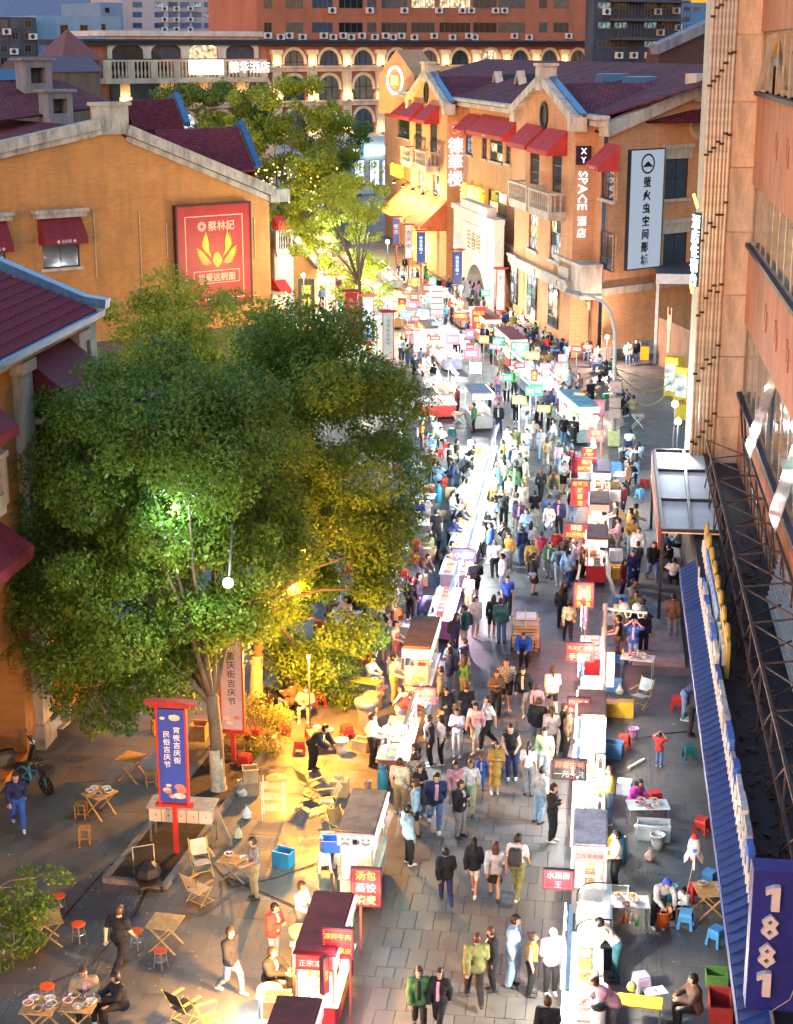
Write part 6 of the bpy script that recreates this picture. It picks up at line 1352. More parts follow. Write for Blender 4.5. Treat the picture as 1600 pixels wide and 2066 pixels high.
# ---------------------------------------------------------------- street banners on red posts
def banner(px0, py0, px1, py1, bx, by, face, txt, tc, label, post=(.5, .03, .02), roofc=(.35, .03, .03), motif=None, cols=1, em=.0, size=None, light=0):
    p = gp(bx, by); Y = p.y; a = atY(px0, (py0 + py1) / 2, Y); b = atY(px1, (py0 + py1) / 2, Y); zt = atY((px0 + px1) / 2, py0, Y)[2]; zb = max(.3, atY((px0 + px1) / 2, py1, Y)[2])
    w, h = b[0] - a[0], zt - zb; o = thing('street_banner', (a[0], Y, zb), 0, label, 'banner'); pm = P(post, .5, var=.2)
    m = MB(); m.box(.04, -.05, 0, w - .04, .05, h); m.build('panel', E(face, em) if em else P(face, .5, var=.14, scale=1.5), o)
    for x in (0, w - .05): q = MB(); q.box(x, -.08, -.05, x + .05, .08, h + .05); q.build('side_rail', pm, o)
    q = MB(); q.box(-.1, -.1, -.13, w + .1, .1, -.05); q.build('bottom_rail', pm, o)
    q = MB(); q.box(-.12, -.1, h + .05, w + .12, .1, h + .12); q.prism([(-.3, h + .2), (-.22, h + .12), (w + .22, h + .12), (w + .3, h + .2), (w * .5 + .2, h + .24), (w * .5 - .2, h + .24)], -.14, .14); q.build('eave', P(roofc, .6), o)
    q = MB(); q.box(w / 2 - .06, -.06, -zb, w / 2 + .06, .06, -.13); q.build('post', pm, o)
    if txt:
        L = txt.split('|'); sz = size or min(w * .8 / max(1, len(L)), h * .62 / max(len(t) for t in L) / 1.1)
        for i, t in enumerate(L): ob('lettering', text_mesh(t, E(tc, light) if light else P(tc, .6, var=.05), sz, .02, True, 0, 1.08), o, (w * (i + 1) / (len(L) + 1), -.055, h * (.57 + .05 * i)))
    if motif:
        for k in range(motif):
            c = rnd.choice(((.75, .4, .3), (.8, .55, .4), (.6, .2, .15), (.7, .6, .5))); cx, cz = w * rnd.uniform(.2, .8), h * rnd.uniform(.06, .2) if k < motif * .7 else h * rnd.uniform(.86, .96)
            q = MB(); q.M = Matrix.Translation((cx, -.052 - .001 * k, cz)) @ Matrix.Rotation(math.pi / 2, 4, 'X') @ Matrix.Diagonal((1.2, .7, 1, 1)); q.lathe([(w * rnd.uniform(.06, .16), 0), (.01, .002)], 9); q.build('printed_flower', P(c, .6), o)
    return o
banner(318, 1430, 379, 1617, 364, 1727, (.03, .07, .4), '民俗吉庆节|宵夜吉庆街', (.8, .8, .85), 'tall blue banner with two white columns on a red post', motif=12, size=.2)
banner(443, 1290, 492, 1470, 475, 1540, (.55, .4, .42), '吉庆街吉庆节', (.03, .02, .02), 'pale pink banner with one black column beside the round shrub', motif=9)
banner(697, 590, 721, 672, 712, 706, (.55, .03, .04), '非遗美食', (.75, .5, .3), 'red banner on the left kerb beside a blue one', motif=3)
banner(732, 600, 754, 686, 743, 722, (.1, .25, .6), '民俗吉庆节', (.75, .8, .9), 'light blue banner between red and white banners', motif=4)
banner(772, 632, 795, 722, 784, 772, (.62, .6, .5), '吉庆街吉庆节', (.15, .13, .12), 'white banner with fine black column by the snack carts', motif=3)
banner(656, 557, 678, 635, 667, 668, (.6, .57, .6), '吉庆街', (.1, .1, .1), 'white banner behind the feathery tree trunk', motif=3)
banner(793, 440, 806, 492, 800, 545, (.08, .15, .5), '夜市', (.7, .7, .8), 'distant dark blue banner at the far kerb')
banner(817, 455, 832, 520, 826, 560, (.6, .52, .48), '吉庆街', (.1, .08, .08), 'distant white banner next to the arrow sign', motif=2)
banner(841, 468, 858, 530, 851, 572, (.03, .06, .22), '中百仓储→', (.6, .75, 1), 'navy arrow sign lit with white characters nearer the red awning', light=2.2, post=(.12, .03, .04))
banner(913, 507, 932, 574, 923, 632, (.03, .06, .22), '中百仓储→', (.6, .75, 1), 'navy arrow sign lit with white characters before the arch gate', light=2.2, post=(.12, .03, .04))
banner(1001, 545, 1019, 624, 1009, 665, (.6, .57, .52), '里分文化', (.2, .15, .12), 'white banner with lamp on top beside the hotel wall', motif=1)
p = gp(620, 652); Y = p.y; a = atY(602, 600, Y); zt = atY(620, 563, Y)[2]; w = 35 * Y / 3400
o = thing('shop_pylon', (a[0], Y, 0), R(8), 'dark grey board with three big yellow characters by the kiosk', 'sign'); m = MB(); m.box(0, -.15, 0, w, .15, zt); m.build('panel', P((.07, .065, .05), .5), o)
m = MB(); m.box(w, -.17, 0, w + .12, .17, zt); m.build('lit_edge', E((1, .75, .25), 2), o); ob('lettering', text_mesh('蔡林记', E((1, .8, .1), 1.6), zt * .24, .03, True, .02, 1.15), o, (w / 2, -.2, zt * .48))
# ---------------------------------------------------------------- lamps and poles
o = thing('street_lamp', gp(1238, 900), 0, 'pale curved street lamp with boxes strapped to its foot', 'lamp'); Y = o.location.y; sc_ = Y / 3380
hp = [atY(x, y, Y) for x, y in ((1238, 900), (1240, 720), (1241, 670), (1232, 630), (1215, 608), (1190, 597), (1168, 592))]; loc = Vector(o.location)
m = MB(); m.tube([Vector(q) - loc for q in hp], [.16, .11, .1, .09, .08, .07, .06], 8); m.build('pole', P((.5, .45, .4), .5, .3), o, True)
q0, q1 = Vector(atY(1172, 593, Y)) - loc, Vector(atY(1140, 586, Y)) - loc; m = MB(); m.bar(q0, q1, .42, .16); m.build('lamp_head', P((.2, .2, .2), .5, .4), o)
for k, (y0, y1) in enumerate(((768, 790), (800, 820), (822, 842), (868, 898))): za, zb_ = atY(1236, y1, Y)[2], atY(1236, y0, Y)[2]; q = MB(); q.box(-.32, -.28, za, .3, .2, zb_); q.build('junction_box', P(((.5, .36, .3), (.5, .36, .3), (.5, .36, .3), (.55, .6, .25))[k], .5), o)
for k in range(3): cable('cable', [atY(1240, 742 + 4 * k, Y), G(1350, 760 + 14 * k, 1.6)], .03, ['yellow cable stretched from the lamp to the fridge, topmost', 'yellow cable drooping between lamp and fridge, middle', 'yellow cable with the deepest sag below the others'][k], .25 + .55 * k, P((.6, .45, .03), .5))
o = thing('camera_pole', gp(1213, 1452), 0, 'white camera pole with cross arm and grey box by the griddle stall', 'pole'); Y = o.location.y; H_ = atY(1213, 1218, Y)[2]
m = MB(); m.tube([(0, 0, 0), (0, 0, H_)], [.1, .08], 8); m.build('pole', P((.6, .45, .38), .5), o, True); xa = 90 * Y / 3380
m = MB(); m.tube([(0, 0, H_ - .15), (xa, 0, H_ - .25)], .045, 6); m.build('arm', PLW, o)
for x in (xa * .45, xa * .75): q = MB(); q.lathe([(.14, 0), (.15, .1), (.08, .18), (.01, .19)], 10, (x, 0, H_ - .12)); q.build('dome_camera', PLW, o); q = MB(); q.tube([(x, 0, H_ - .2), (x + .08, 0, H_ - .42), (x + .2, 0, H_ - .4), (x + .24, 0, H_ - .22)], .02, 5); q.build('cable_loop', PLW, o)
q = MB(); q.box(-.18, -.12, H_ - .75, -.1, .12, H_ - .2); q.build('bullet_camera', P(DARK, .5), o); q = MB(); q.box(.12, -.12, 1.2, .36, .12, 2.4); q.build('control_box', PLW, o); q = MB(); q.box(.11, -.13, 2.4, .37, .13, 2.6); q.build('box_cap', P(DARK, .5), o)
def flood(px, py, Y, label, power, c, em, post=True, r=.16):
    em = min(em, 30)
    z = atY(px, py, Y)[2]; x = atY(px, py, Y)[0]; o = thing('flood_lamp', (x, Y, 0), 0, label, 'lamp')
    m = MB(); m.tube([(0, .1, 0), (0, .1, z)] if post else [(0, .1, z), (.1, .3, z + 1.6)], .03, 6); m.build('post' if post else 'hanger', P(DARK, .5), o)
    m = MB(); hs_ = max(.05, r * .8); m.box(-hs_, .0, z - hs_, hs_, .1, z + hs_); m.build('housing', P(DARK, .5), o)
    m = MB(); m.M = Matrix.Translation((0, 0, z)); m.lathe([(.01, -r), (r * .7, -r * .7), (r, 0), (r * .7, r * .7), (.01, r)], 10); b = m.build('bulb', E(c, em), o, True)
    lightpoint('flood_light', (0, -.28, z), power, c, o, .15); return o
flood(460, 1176, 41.2, 'glaring white floodlight shining through the big tree', 85, (.85, 1, .9), 60, False, r=.15)
flood(354, 1022, 42.6, 'tiny blue-white lamp glinting inside the big crown', 30, (.5, .8, 1), 20, False, r=.06)
flood(622, 1325, 47.0, 'assumed orange work lamp on a post behind the shrub', 800, (1, .4, .05), 4, r=.06)  # unseen lamp, assumed from the orange light and shadows by the trees
flood(590, 1905, 31.8, 'assumed orange bulb added behind the burgundy noodle stall', 420, (1, .45, .08), 6, r=.05)  # assumed bulb, added to warm the ground at the lower left
flood(590, 1180, 52, 'orange lamp glowing through the leaves of the second tree', 260, (1, .5, .12), 20, False)
flood(949, 893, 86.5, 'glaring white lamp above the boxed greens', 260, (.85, 1, 1), 60)
flood(521, 2010, 31.6, 'small bright work light beside the cardboard box', 40, (.85, .97, 1), 40, r=.06)
flood(1202, 845, 82, 'white lamp hanging above the oyster price board', 120, (.9, .97, 1), 50)
flood(668, 497, 128, 'white lamp shining beside the feathery tree', 240, (.85, .95, 1), 50); flood(782, 487, 134, 'white lamp left of the arrow signs', 260, (.8, .95, 1), 50)
flood(930, 580, 126, 'white lamp at the foot of the arrow sign', 260, (.85, .97, 1), 50); flood(738, 567, 126, 'yellow-green lamp under the feathery tree', 300, (.8, 1, .55), 50)
flood(1368, 850, 74, 'white light strip beside the yellow stall frame', 120, (.8, .92, 1), 40); flood(1362, 815, 74.5, 'second white light on the yellow stall frame', 40, (.8, .92, 1), 30)
flood(612, 555, 122, 'amber lamp over the golden kiosk', 300, (1, .75, .35), 30); flood(760, 640, 112, 'amber lamp beside the red banner', 200, (1, .75, .4), 20)
flood(918, 520, 148, 'added warm lamp lighting the arch gate', 300, (1, .7, .4), 20); flood(1052, 640, 126, 'added warm lamp lighting the brick bay from the pavement', 130, (1, .66, .35), 20); flood(832, 500, 163, 'added warm lamp under the red shop awning lighting the facade', 220, (1, .7, .35), 20)  # lamps added to warm the hotel front and its gate
flood(1225, 680, 112, 'pinkish lamp on the alley corner', 300, (1, .7, .55), 10); flood(640, 440, 168, 'amber lamp added before the yellow lit tree to brighten it', 3600, (1, .8, .25), 30)  # amber lamp added in front of the crown to brighten the tree
# ---------------------------------------------------------------- tables, seats and small things
for px, py, rz, w_ in ((95, 1905, .5, 'with red stools beneath the leafy branch'), (335, 1912, -.1, 'with paper on top beside the black-shirted walker'), (203, 1645, -.5, 'crowded with dirty dishes'), (268, 1572, -.3, 'standing empty behind the blue banner'), (85, 2085, 0, 'piled with dishes, left of a pair'), (165, 2080, 0, 'piled with dishes, right of a pair'), (1430, 1845, .2, 'with a soup bowl beside the seated child')):
    table(px, py, 'wood', w_, rz, {203: 5, 85: 6, 165: 6, 1430: 2}.get(px, 0))
for px, py, k, w_, d_ in ((475, 1775, 'board', 'beside the man in grey shirt', 2), (1260, 1870, 'white', 'with bottles beside the glass case', 4), (1305, 1670, 'white', 'of tubs before the woman in magenta', 5), (1288, 2075, 'yellow', 'with a green melon', 0), (740, 1412, 'yellow', 'behind the glass shelf stall', 1), (1286, 862, 'alu', 'with a yellow lamp on the asphalt', 0), (848, 1085, 'cloth', 'with two seated men', 5), (858, 1030, 'cloth', 'behind the skewer counter', 3), (1285, 1365, 'white', 'with sauces by the camera pole', 5), (760, 1240, 'cloth', 'under the tree edge', 4), (790, 1290, 'board', 'beside the orange stool', 2), (700, 1290, 'cloth', 'deep under the second tree', 3), (860, 868, 'cloth', 'with orange shirted diner', 2), (925, 855, 'board', 'by the chalk menu stall', 2), (1265, 935, 'cloth', 'behind the spicy duck stall', 4), (1258, 985, 'cloth', 'near the light blue stool', 3), (1265, 815, 'low', 'beside the squatting diners', 1), (1200, 800, 'low', 'with four diners on the asphalt', 2), (1230, 795, 'low', 'next to the red stool on the asphalt', 2)):
    table(px, py, k, w_, rnd.uniform(-.3, .3), d_)
for i in range(8):
    px, py = ((1120, 705), (1080, 680), (1098, 738), (1052, 690), (960, 600), (1000, 580), (900, 570), (870, 560))[i]
    table(px, py, 'low', ('by the hotel corner door', 'against the hotel plinth', 'near the dark railing', 'behind the bread display', 'before the arch gate', 'inside the arch gate', 'below the arrow sign', 'under the red awning')[i], 0, 2)
for k, (px, py) in enumerate(((120, 1840), (160, 1898), (277, 1912), (325, 1952), (97, 2025), (28, 1895))): place('rstool', mk_rstool, gp(px, py), 0, 'round_stool', ['round red stool at the back of the slatted table', 'round red stool in front of the slatted table', 'round red stool behind the black-shirted walker', 'round red stool before the papered table', 'round red stool beside the dish-laden tables', 'round red stool half under the leaves'][k], 'stool')
for k, (px, py) in enumerate(((165, 1650), (172, 1700), (305, 1585), (318, 1480))): place('wstool', mk_wstool, gp(px, py), .2 * k, 'wooden_stool', 'slatted wooden stool ' + ['pushed against the dish-crowded table', 'in front of the dish-crowded table', 'by the empty table behind the banner', 'near the banner top'][k], 'stool')
for px, py, c, w_ in ((1258, 1510, RED, 'beside the lilac bucket'), (1322, 1625, RED, 'behind the tub table'), (1403, 1815, RED, 'under the rocket balloon'), (604, 1520, RED, 'by the planting bed'), (628, 1490, RED, 'at the man with headphones'), (700, 1490, RED, 'behind the bakers table'), (1430, 1788, SKYB, 'under the canopy edge'), (1383, 1870, SKYB, 'under the seated child'), (1445, 1905, SKYB, 'toppled near the canopy'), (655, 1755, PLWH, 'under the blue crate, left'), (690, 1755, PLWH, 'under the blue crate, right'), (1390, 1530, TEALD, 'beside the red-coated child'), (1293, 2000, LILAC, 'with a purple lid'), (1300, 985, RED, 'near the glazed shed'), (1291, 1005, SKYB, 'near the glazed shed'), (1180, 800, RED, 'on the alley asphalt'), (1222, 808, GREEN, 'on the alley asphalt'), (838, 1140, RED, 'at the pale sheeted table'), (822, 1062, RED, 'behind the seated man'), (800, 1250, ORNG, 'beside the dark apron man'), (866, 885, TEALD, 'behind the orange diner'), (846, 880, PLWH, 'behind the orange diner'), (1415, 1680, RED, 'hidden by the canopy'), (1365, 1430, RED, 'behind the stooping person'), (872, 1130, RED, 'at the cook in black'), (815, 1170, RED, 'below the second tree'), (975, 630, GREEN, 'in the crowd'), (1195, 735, RED, 'at the hotel corner'), (745, 1205, RED, 'under the tree edge'), (912, 880, TEALD, 'by the chalk menu table')):
    stool(px, py, c, w_)
for k, (px, py, c, rz) in enumerate(((408, 1765, (.5, .45, .35), .5), (402, 1820, (.5, .42, .3), 2.6), (425, 2085, (.5, .38, .15), 2.2), (372, 2060, (.02, .02, .025), 2.6), (626, 1605, (.35, .3, .1), 2.4), (660, 1640, (.5, .45, .35), -1.2), (690, 1700, (.2, .12, .05), .8), (1292, 1425, (.45, .55, .55), -.6))):
    place(('camp', c), mk_camp(c), gp(px, py), rz, 'camping_chair', ['beige camping chair behind another by the red post', 'beige camping chair with rolled paper on it', 'tan camping chair at the steaming pot', 'black fabric camping chair by the dish tables', 'olive bucket camping chair in the orange light', 'cream camping chair beside the drink cart', 'wooden camping chair folded by the blue crate', 'pale grey folding chair beside the yellow boxes'][k], 'chair')
bucket(1278, 1490, (.45, .25, .5), 'lilac bucket beside the red stool', 1.0, (.5, .3, .5)); bucket(1336, 1870, (.75, .14, .02), 'big orange bucket held by the blue-capped man', 1.35, (.4, .05, .02)); bucket(1352, 1815, (.06, .35, .6), 'light blue bucket behind the blue-capped man', 1.1, (.2, .4, .5))
bucket(1326, 1712, (.6, .6, .6), 'white bucket beneath the tub table', 1.2, (.5, .4, .3)); bucket(1291, 1690, (.65, .65, .62), 'white basin beneath the tub table', 1.0, (.6, .5, .4)); bucket(689, 1520, (.5, .5, .45), 'cream bucket by the baker in white', 1.3, (.2, .2, .2)); bucket(750, 1430, (.55, .5, .42), 'cream tub beside the red-sweatered vendor', 1.3); bucket(772, 1405, (.6, .35, .4), 'pink bucket beneath the yellow table', 1.0); bucket(742, 1590, (.5, .35, .3), 'pink plastic jug near the gas hose', .7)
gasbottle(1250, 1740, 'beside the mutton grill'); gasbottle(1279, 1098, 'by the woman in ochre jacket'); gasbottle(884, 1012, 'at the bamboo skewer grill'); gasbottle(808, 1032, 'at the tree edge'); gasbottle(772, 1600, 'beside the pancake table'); gasbottle(824, 955, 'in the dark gap behind the counters')
p = gp(675, 1745); crate(0, 0, BLUE, .62, .42, .3, 'blue plastic crate standing on two white stools', .46, .1, loc=p); crate(572, 1745, (.02, .25, .55), .5, .38, .42, 'blue cool box with a brown bag on top', 0, -.3); crate(1232, 1442, YEL, .55, .42, .45, 'yellow foam box, left of two', 0, 0, False, 'box'); crate(1262, 1444, YEL, .5, .42, .5, 'yellow foam box, right of two', 0, 0, False, 'box')
crate(560, 2075, (.5, .36, .18), .6, .5, .4, 'open cardboard box beside the steaming pot', .4, .1, True, 'box'); crate(1318, 1690, (.6, .62, .62), .9, .5, .45, 'white foam tub at the end of the tub table', 0, 0, True, 'box'); crate(500, 1600, (.3, .26, .2), .6, .5, .35, 'stone plinth box under the hollow block', 0, .3, False, 'box'); crate(506, 1598, (.4, .33, .2), .45, .4, .4, 'hollow concrete block on the stone plinth', .36, .3, True, 'box')
crate(1445, 1985, (.12, .25, .05), .5, .45, .3, 'green vegetable crate under the canopy edge', 0, 0, True, 'crate'); crate(1452, 2050, (.4, .04, .04), .5, .9, .45, 'red crate with sauce bottles under the canopy', 0, 0, True, 'crate'); crate(868, 1230, (.45, .4, .6), .6, .45, .5, 'lilac lidded tub beside the skewer cook', 0, 0, False, 'box'); crate(1300, 725, (.75, .35, .02), .6, .6, .9, 'orange delivery box by the alley scooters', 0, 0, False, 'box'); crate(1283, 718, (.7, .7, .68), .6, .6, 1.0, 'white cabinet behind the orange delivery box', 0, 0, False, 'box'); crate(1175, 838, (.6, .6, .6), .7, .5, .4, 'white foam box behind the lady with the bag', 0, 0, False, 'box'); crate(402, 1490, (.3, .18, .08), .5, .5, .5, 'brown wooden box beside the trunk', 0, 0, True, 'box'); crate(790, 750, (.6, .4, .4), .8, .6, .9, 'white crate with red print at the white banner', 0, 0, False, 'box')
for px, py, c, l, s in ((490, 1605, (.7, .7, .68), 'white paper bag lying in the planting bed', .35), (498, 1650, (.68, .7, .72), 'white shopping bag with handles on the kerb', .32), (480, 1690, (.6, .55, .35), 'yellowish rubbish bag by the bed corner', .3), (1310, 1735, (.6, .4, .35), 'torn food bag on the guide strip', .28), (1250, 1400, (.6, .65, .5), 'greenish plastic bag hung by the sauces', .3), (905, 1145, (.6, .5, .5), 'pale bag at the skewer counter', .3), (1042, 1245, (.75, .35, .45), 'pink carrier bag held by the blue shirt', .3)): bag(px, py, c, l, s)
m = MB(); p = gp(1282, 1545); m.M = Matrix.Translation((0, 0, .06)); m.tube([(-.22, -.35, 0), (.25, .35, 0)], .055, 8); o = thing('paper_roll', p, 0, 'white paper roll lying on the guide strip', 'roll'); m.build('roll', P((.7, .7, .68), .7), o)
for i, (t) in enumerate((-1, 1)): q = MB(); q.M = Matrix.Translation((0, 0, .06)); q.tube([(.01 + t * .235, t * .35, 0), (.02 + t * .26, t * .39, 0)], .025, 6); q.build('core', P((.4, .3, .2), .7), o)
# rocket balloon on its string
p = gp(1372, 1880); zr_ = atY(1402, 1690, p.y)[2]; o = thing('rocket_balloon', (atY(1402, 1690, p.y)[0], p.y, zr_ - .35), 0, 'red and white rocket balloon floating above the seated child', 'balloon'); o.scale = (.72, .72, .72)
m = MB(); m.lathe([(.1, -.3), (.2, -.1), (.235, .15), (.2, .36), (.14, .48)], 12); m.build('body', P((.75, .72, .7), .25), o, True); m = MB(); m.lathe([(.14, .48), (.08, .58), (.01, .66)], 12); m.build('nose', P((.65, .03, .03), .25), o, True); m = MB(); m.lathe([(.05, -.36), (.13, -.33), (.1, -.3)], 10); m.build('nozzle', P((.65, .03, .03), .25), o, True)
for k in range(3): a = k * 2.09 + .5; q = MB(); q.M = Matrix.Rotation(a, 4, 'Z'); q.prism([(.15, -.15), (.23, -.02), (.36, -.3), (.34, -.55), (.22, -.4)], -.03, .03); q.build('fin', P((.75, .72, .7), .3), o)
m = MB(); m.M = Matrix.Translation((0, -.225, .12)) @ Matrix.Rotation(math.pi / 2, 4, 'X'); m.lathe([(.07, -.02), (.08, .03), (.01, .035)], 12); m.build('window', P((.05, .2, .6), .3), o)
m = MB(); q = (p + Vector((.1, 0, 1.0)) - Vector(o.location)) / .72; m.tube([(0, 0, -.36), (q.x * .5, 0, q.z * .5 - .2), q], .006, 4); m.build('string', PLW, o)
# yellow drink fridges and stall by the pilaster
for k, (px, py) in enumerate(((1352, 800), (1372, 812))):
    p = gp(px, py); o = thing('drink_fridge', p, R(-35), 'yellow drink fridge with lit glass door, ' + ['taller of two', 'beside the fruit stand'][k], 'fridge'); h = 2.5 - .3 * k
    m = MB(); m.box(-.5, 0, 0, .5, .7, h); m.build('cabinet', P((.75, .5, .02), .45), o); m = MB(); m.box(-.42, -.03, .35, .42, -.005, h - .45); m.build('glass_door', litwin((.8, .95, 1), 2), o); m = MB(); m.box(-.45, -.06, h - .4, .45, -.005, h - .05); m.build('header', E((1, .8, .1), 1), o)
    for j in range(4): q = MB(); q.box(-.4, -.045, .5 + j * .38, .4, -.035, .53 + j * .38); q.build('shelf', PLW, o)
p = gp(1385, 845); o = thing('fruit_stand', p, R(-30), 'yellow fruit stand with red fruit heap by the ribbed pilaster', 'stand'); m = MB(); m.box(-.6, -.4, 0, .6, .4, .9); m.build('counter', P((.75, .5, .03), .5), o)
for k in range(30): q = MB(); q.lathe([(.01, 0), (.07, .05), (.01, .12)], 6, (rnd.uniform(-.5, .5), rnd.uniform(-.3, .3), .9 + rnd.random() * .12)); q.build('fruit', P((.6, .08, .03), .4), o)
# cardboard hauler's cart
p = gp(1060, 1330); o = thing('cardboard_cart', p, .05, 'cart loaded high with flattened cardboard and a white sheet', 'cart'); CBD = [P((.45, .31, .16), .8, var=.25), P((.38, .25, .12), .8, var=.25), P((.5, .37, .22), .8, var=.2)]
m = MB(); m.box(-.48, -.2, .3, .48, 1.5, .36); m.build('bed', DWM := P(DWOOD, .7), o)
for k in range(22):
    q = MB(); w_ = rnd.uniform(.36, .5); q.box(-w_, rnd.uniform(-.2, .05), .37 + k * .042, w_, rnd.uniform(1.2, 1.55), .405 + k * .042); c_ = q.build('cardboard_sheet', rnd.choice(CBD), o); c_.rotation_euler.z = rnd.uniform(-.05, .05)
q = MB(); q.box(-.36, .5, 1.32, .36, 1.3, 1.34); q.build('white_sheet', PLW, o); q = MB(); q.bar((-.5, .6, 1.33), (.5, .6, 1.33), .03); q.bar((-.02, -.2, 1.3), (-.02, 1.5, 1.35), .03); q.build('strap', P((.6, .5, .1), .6), o)
for s_ in (-1, 1): q = MB(); q.M = Matrix.Translation((s_ * .5, .7, .28)) @ Matrix.Rotation(math.pi / 2, 4, 'Y'); q.lathe([(.26, -.03), (.28, 0), (.26, .03), (.2, .03), (.2, -.03)], 16); q.build('wheel', P((.02, .02, .02), .6), o); q = MB(); q.bar((s_ * .3, -.2, .4), (s_ * .3, -.8, .95), .04); q.build('shaft', DWM, o)
# letterbox bench behind the blue banner
p = gp(368, 1700); o = thing('box_shelf', p, .0, 'shelf with grey top and a row of white boxes by the red post', 'shelf'); m = MB(); m.box(-.9, -.3, 1.12, .95, .5, 1.16); m.build('top', stained((.35, .33, .3), .6, 'worn tin', 3, 1), o)
for k in range(5): q = MB(); q.box(-.85 + k * .35, -.2, .7, -.52 + k * .35, .25, 1.1); b_ = q.build('box', P((.6, .5, .42), .5, var=.1), o); q = MB(); q.box(-.67 + k * .35, -.21, .88, -.64 + k * .35, -.203, .92); q.build('knob', P(DARK, .5), b_)
for x in (-.82, .9): q = MB(); q.bar((x, .3, 0), (x, .3, 1.12), .05); q.build('leg', STL, o); q = MB(); q.bar((x, -.2, 0), (x, -.2, .7), .05); q.build('leg', STL, o)
q = MB(); q.bar((.95, 0, 1.1), (1.35, .05, 0), .12); q.build('leaning_pole', P((.25, .2, .15), .7), o)
p = gp(300, 1790); o = thing('hand_cart', p, .5, 'black folding hand cart heaped with dark bags', 'cart'); m = MB(); m.box(-.3, -.4, .18, .3, .4, .24); m.build('deck', P((.05, .04, .03), .6), o); m = MB(); m.lathe([(.25, .25), (.36, .4), (.3, .6), (.12, .75)], 7); m.build('sack', P((.015, .015, .02), .4, bump=.5), o)
for s_ in (-1, 1):
    for t in (-1, 1): q = MB(); q.M = Matrix.Translation((s_ * .28, t * .33, .08)) @ Matrix.Rotation(math.pi / 2, 4, 'Y'); q.lathe([(.075, -.02), (.08, 0), (.075, .02)], 10); q.build('wheel', P((.02, .02, .02), .6), o)
q = MB(); q.tube([(-.28, .4, .2), (-.28, .5, .95), (.28, .5, .95), (.28, .4, .2)], .018, 5); q.build('handle', STL, o)
p = gp(552, 1650); o = thing('acrylic_shelf', p, .1, 'clear acrylic shelf rack with a round bamboo lid on top', 'shelf')
for x, y_ in ((-.3, -.2), (.3, -.2), (-.3, .25), (.3, .25)): q = MB(); q.box(x - .015, y_ - .015, 0, x + .015, y_ + .015, 1.2); q.build('post', clear('clear post', (.9, .9, .85), .5), o)
for z in (.3, .65, 1.0): q = MB(); q.box(-.3, -.2, z, .3, .25, z + .015); q.build('shelf', clear('shelf sheet', (.9, .9, .85), .25), o)
q = MB(); q.lathe([(.3, 1.2), (.3, 1.24), (.22, 1.27), (.05, 1.3), (.01, 1.32)], 18, (.1, 0, 0)); q.build('bamboo_lid', P((.6, .38, .1), .6), o)
# cooking pots, steamers and griddles
for px, py, r, z, lab in ((545, 2050, .3, .5, 'wide steel pot on the corner stove'), (605, 1945, .26, .75, 'stack of bamboo steamers beside the noodle stall'), (797, 1530, .42, .8, 'domed steel wok lid at the pancake table'), (740, 1470, .4, .8, 'round griddle by the baker in white'), (752, 1500, .28, .3, 'steel basin on the lower shelf by the baker'), (722, 1820, .2, .6, 'bamboo steamer behind the dumpling sign')):
    p = gp(px, py); o = thing('cooking_pot', p, 0, lab, 'pot'); q = MB(); q.lathe([(r * .9, z), (r, z + .12), (r * .98, z + .2), (r * .9, z + .2), (r * .85, z + .05), (.01, z + .04)], 18); q.build('pan', P((.5, .42, .25) if 'bamboo' in lab else (.5, .5, .5), .35, .0 if 'bamboo' in lab else .8), o, True)
    q = MB(); q.lathe([(r * .8, 0), (r * .7, z)], 10); q.build('stand', P((.12, .1, .09), .6), o); q = MB(); q.lathe([(r * .8, z + .1), (r * .86, z + .16)], 14); q.build('contents', P((.5, .38, .2), .5, var=.4, scale=12), o)
p = gp(947, 1178); o = thing('fire_extinguisher', p, 0, 'red fire extinguisher standing at the skewer counter', 'extinguisher'); q = MB(); q.lathe([(.08, 0), (.085, .05), (.085, .48), (.04, .56), (.03, .62)], 10); q.build('cylinder', P((.6, .02, .02), .35), o, True); q = MB(); q.bar((0, 0, .63), (.12, 0, .66), .03); q.tube([(.03, 0, .6), (.14, 0, .45), (.13, 0, .2)], .014, 5); q.build('hose', P(DARK, .5), o)
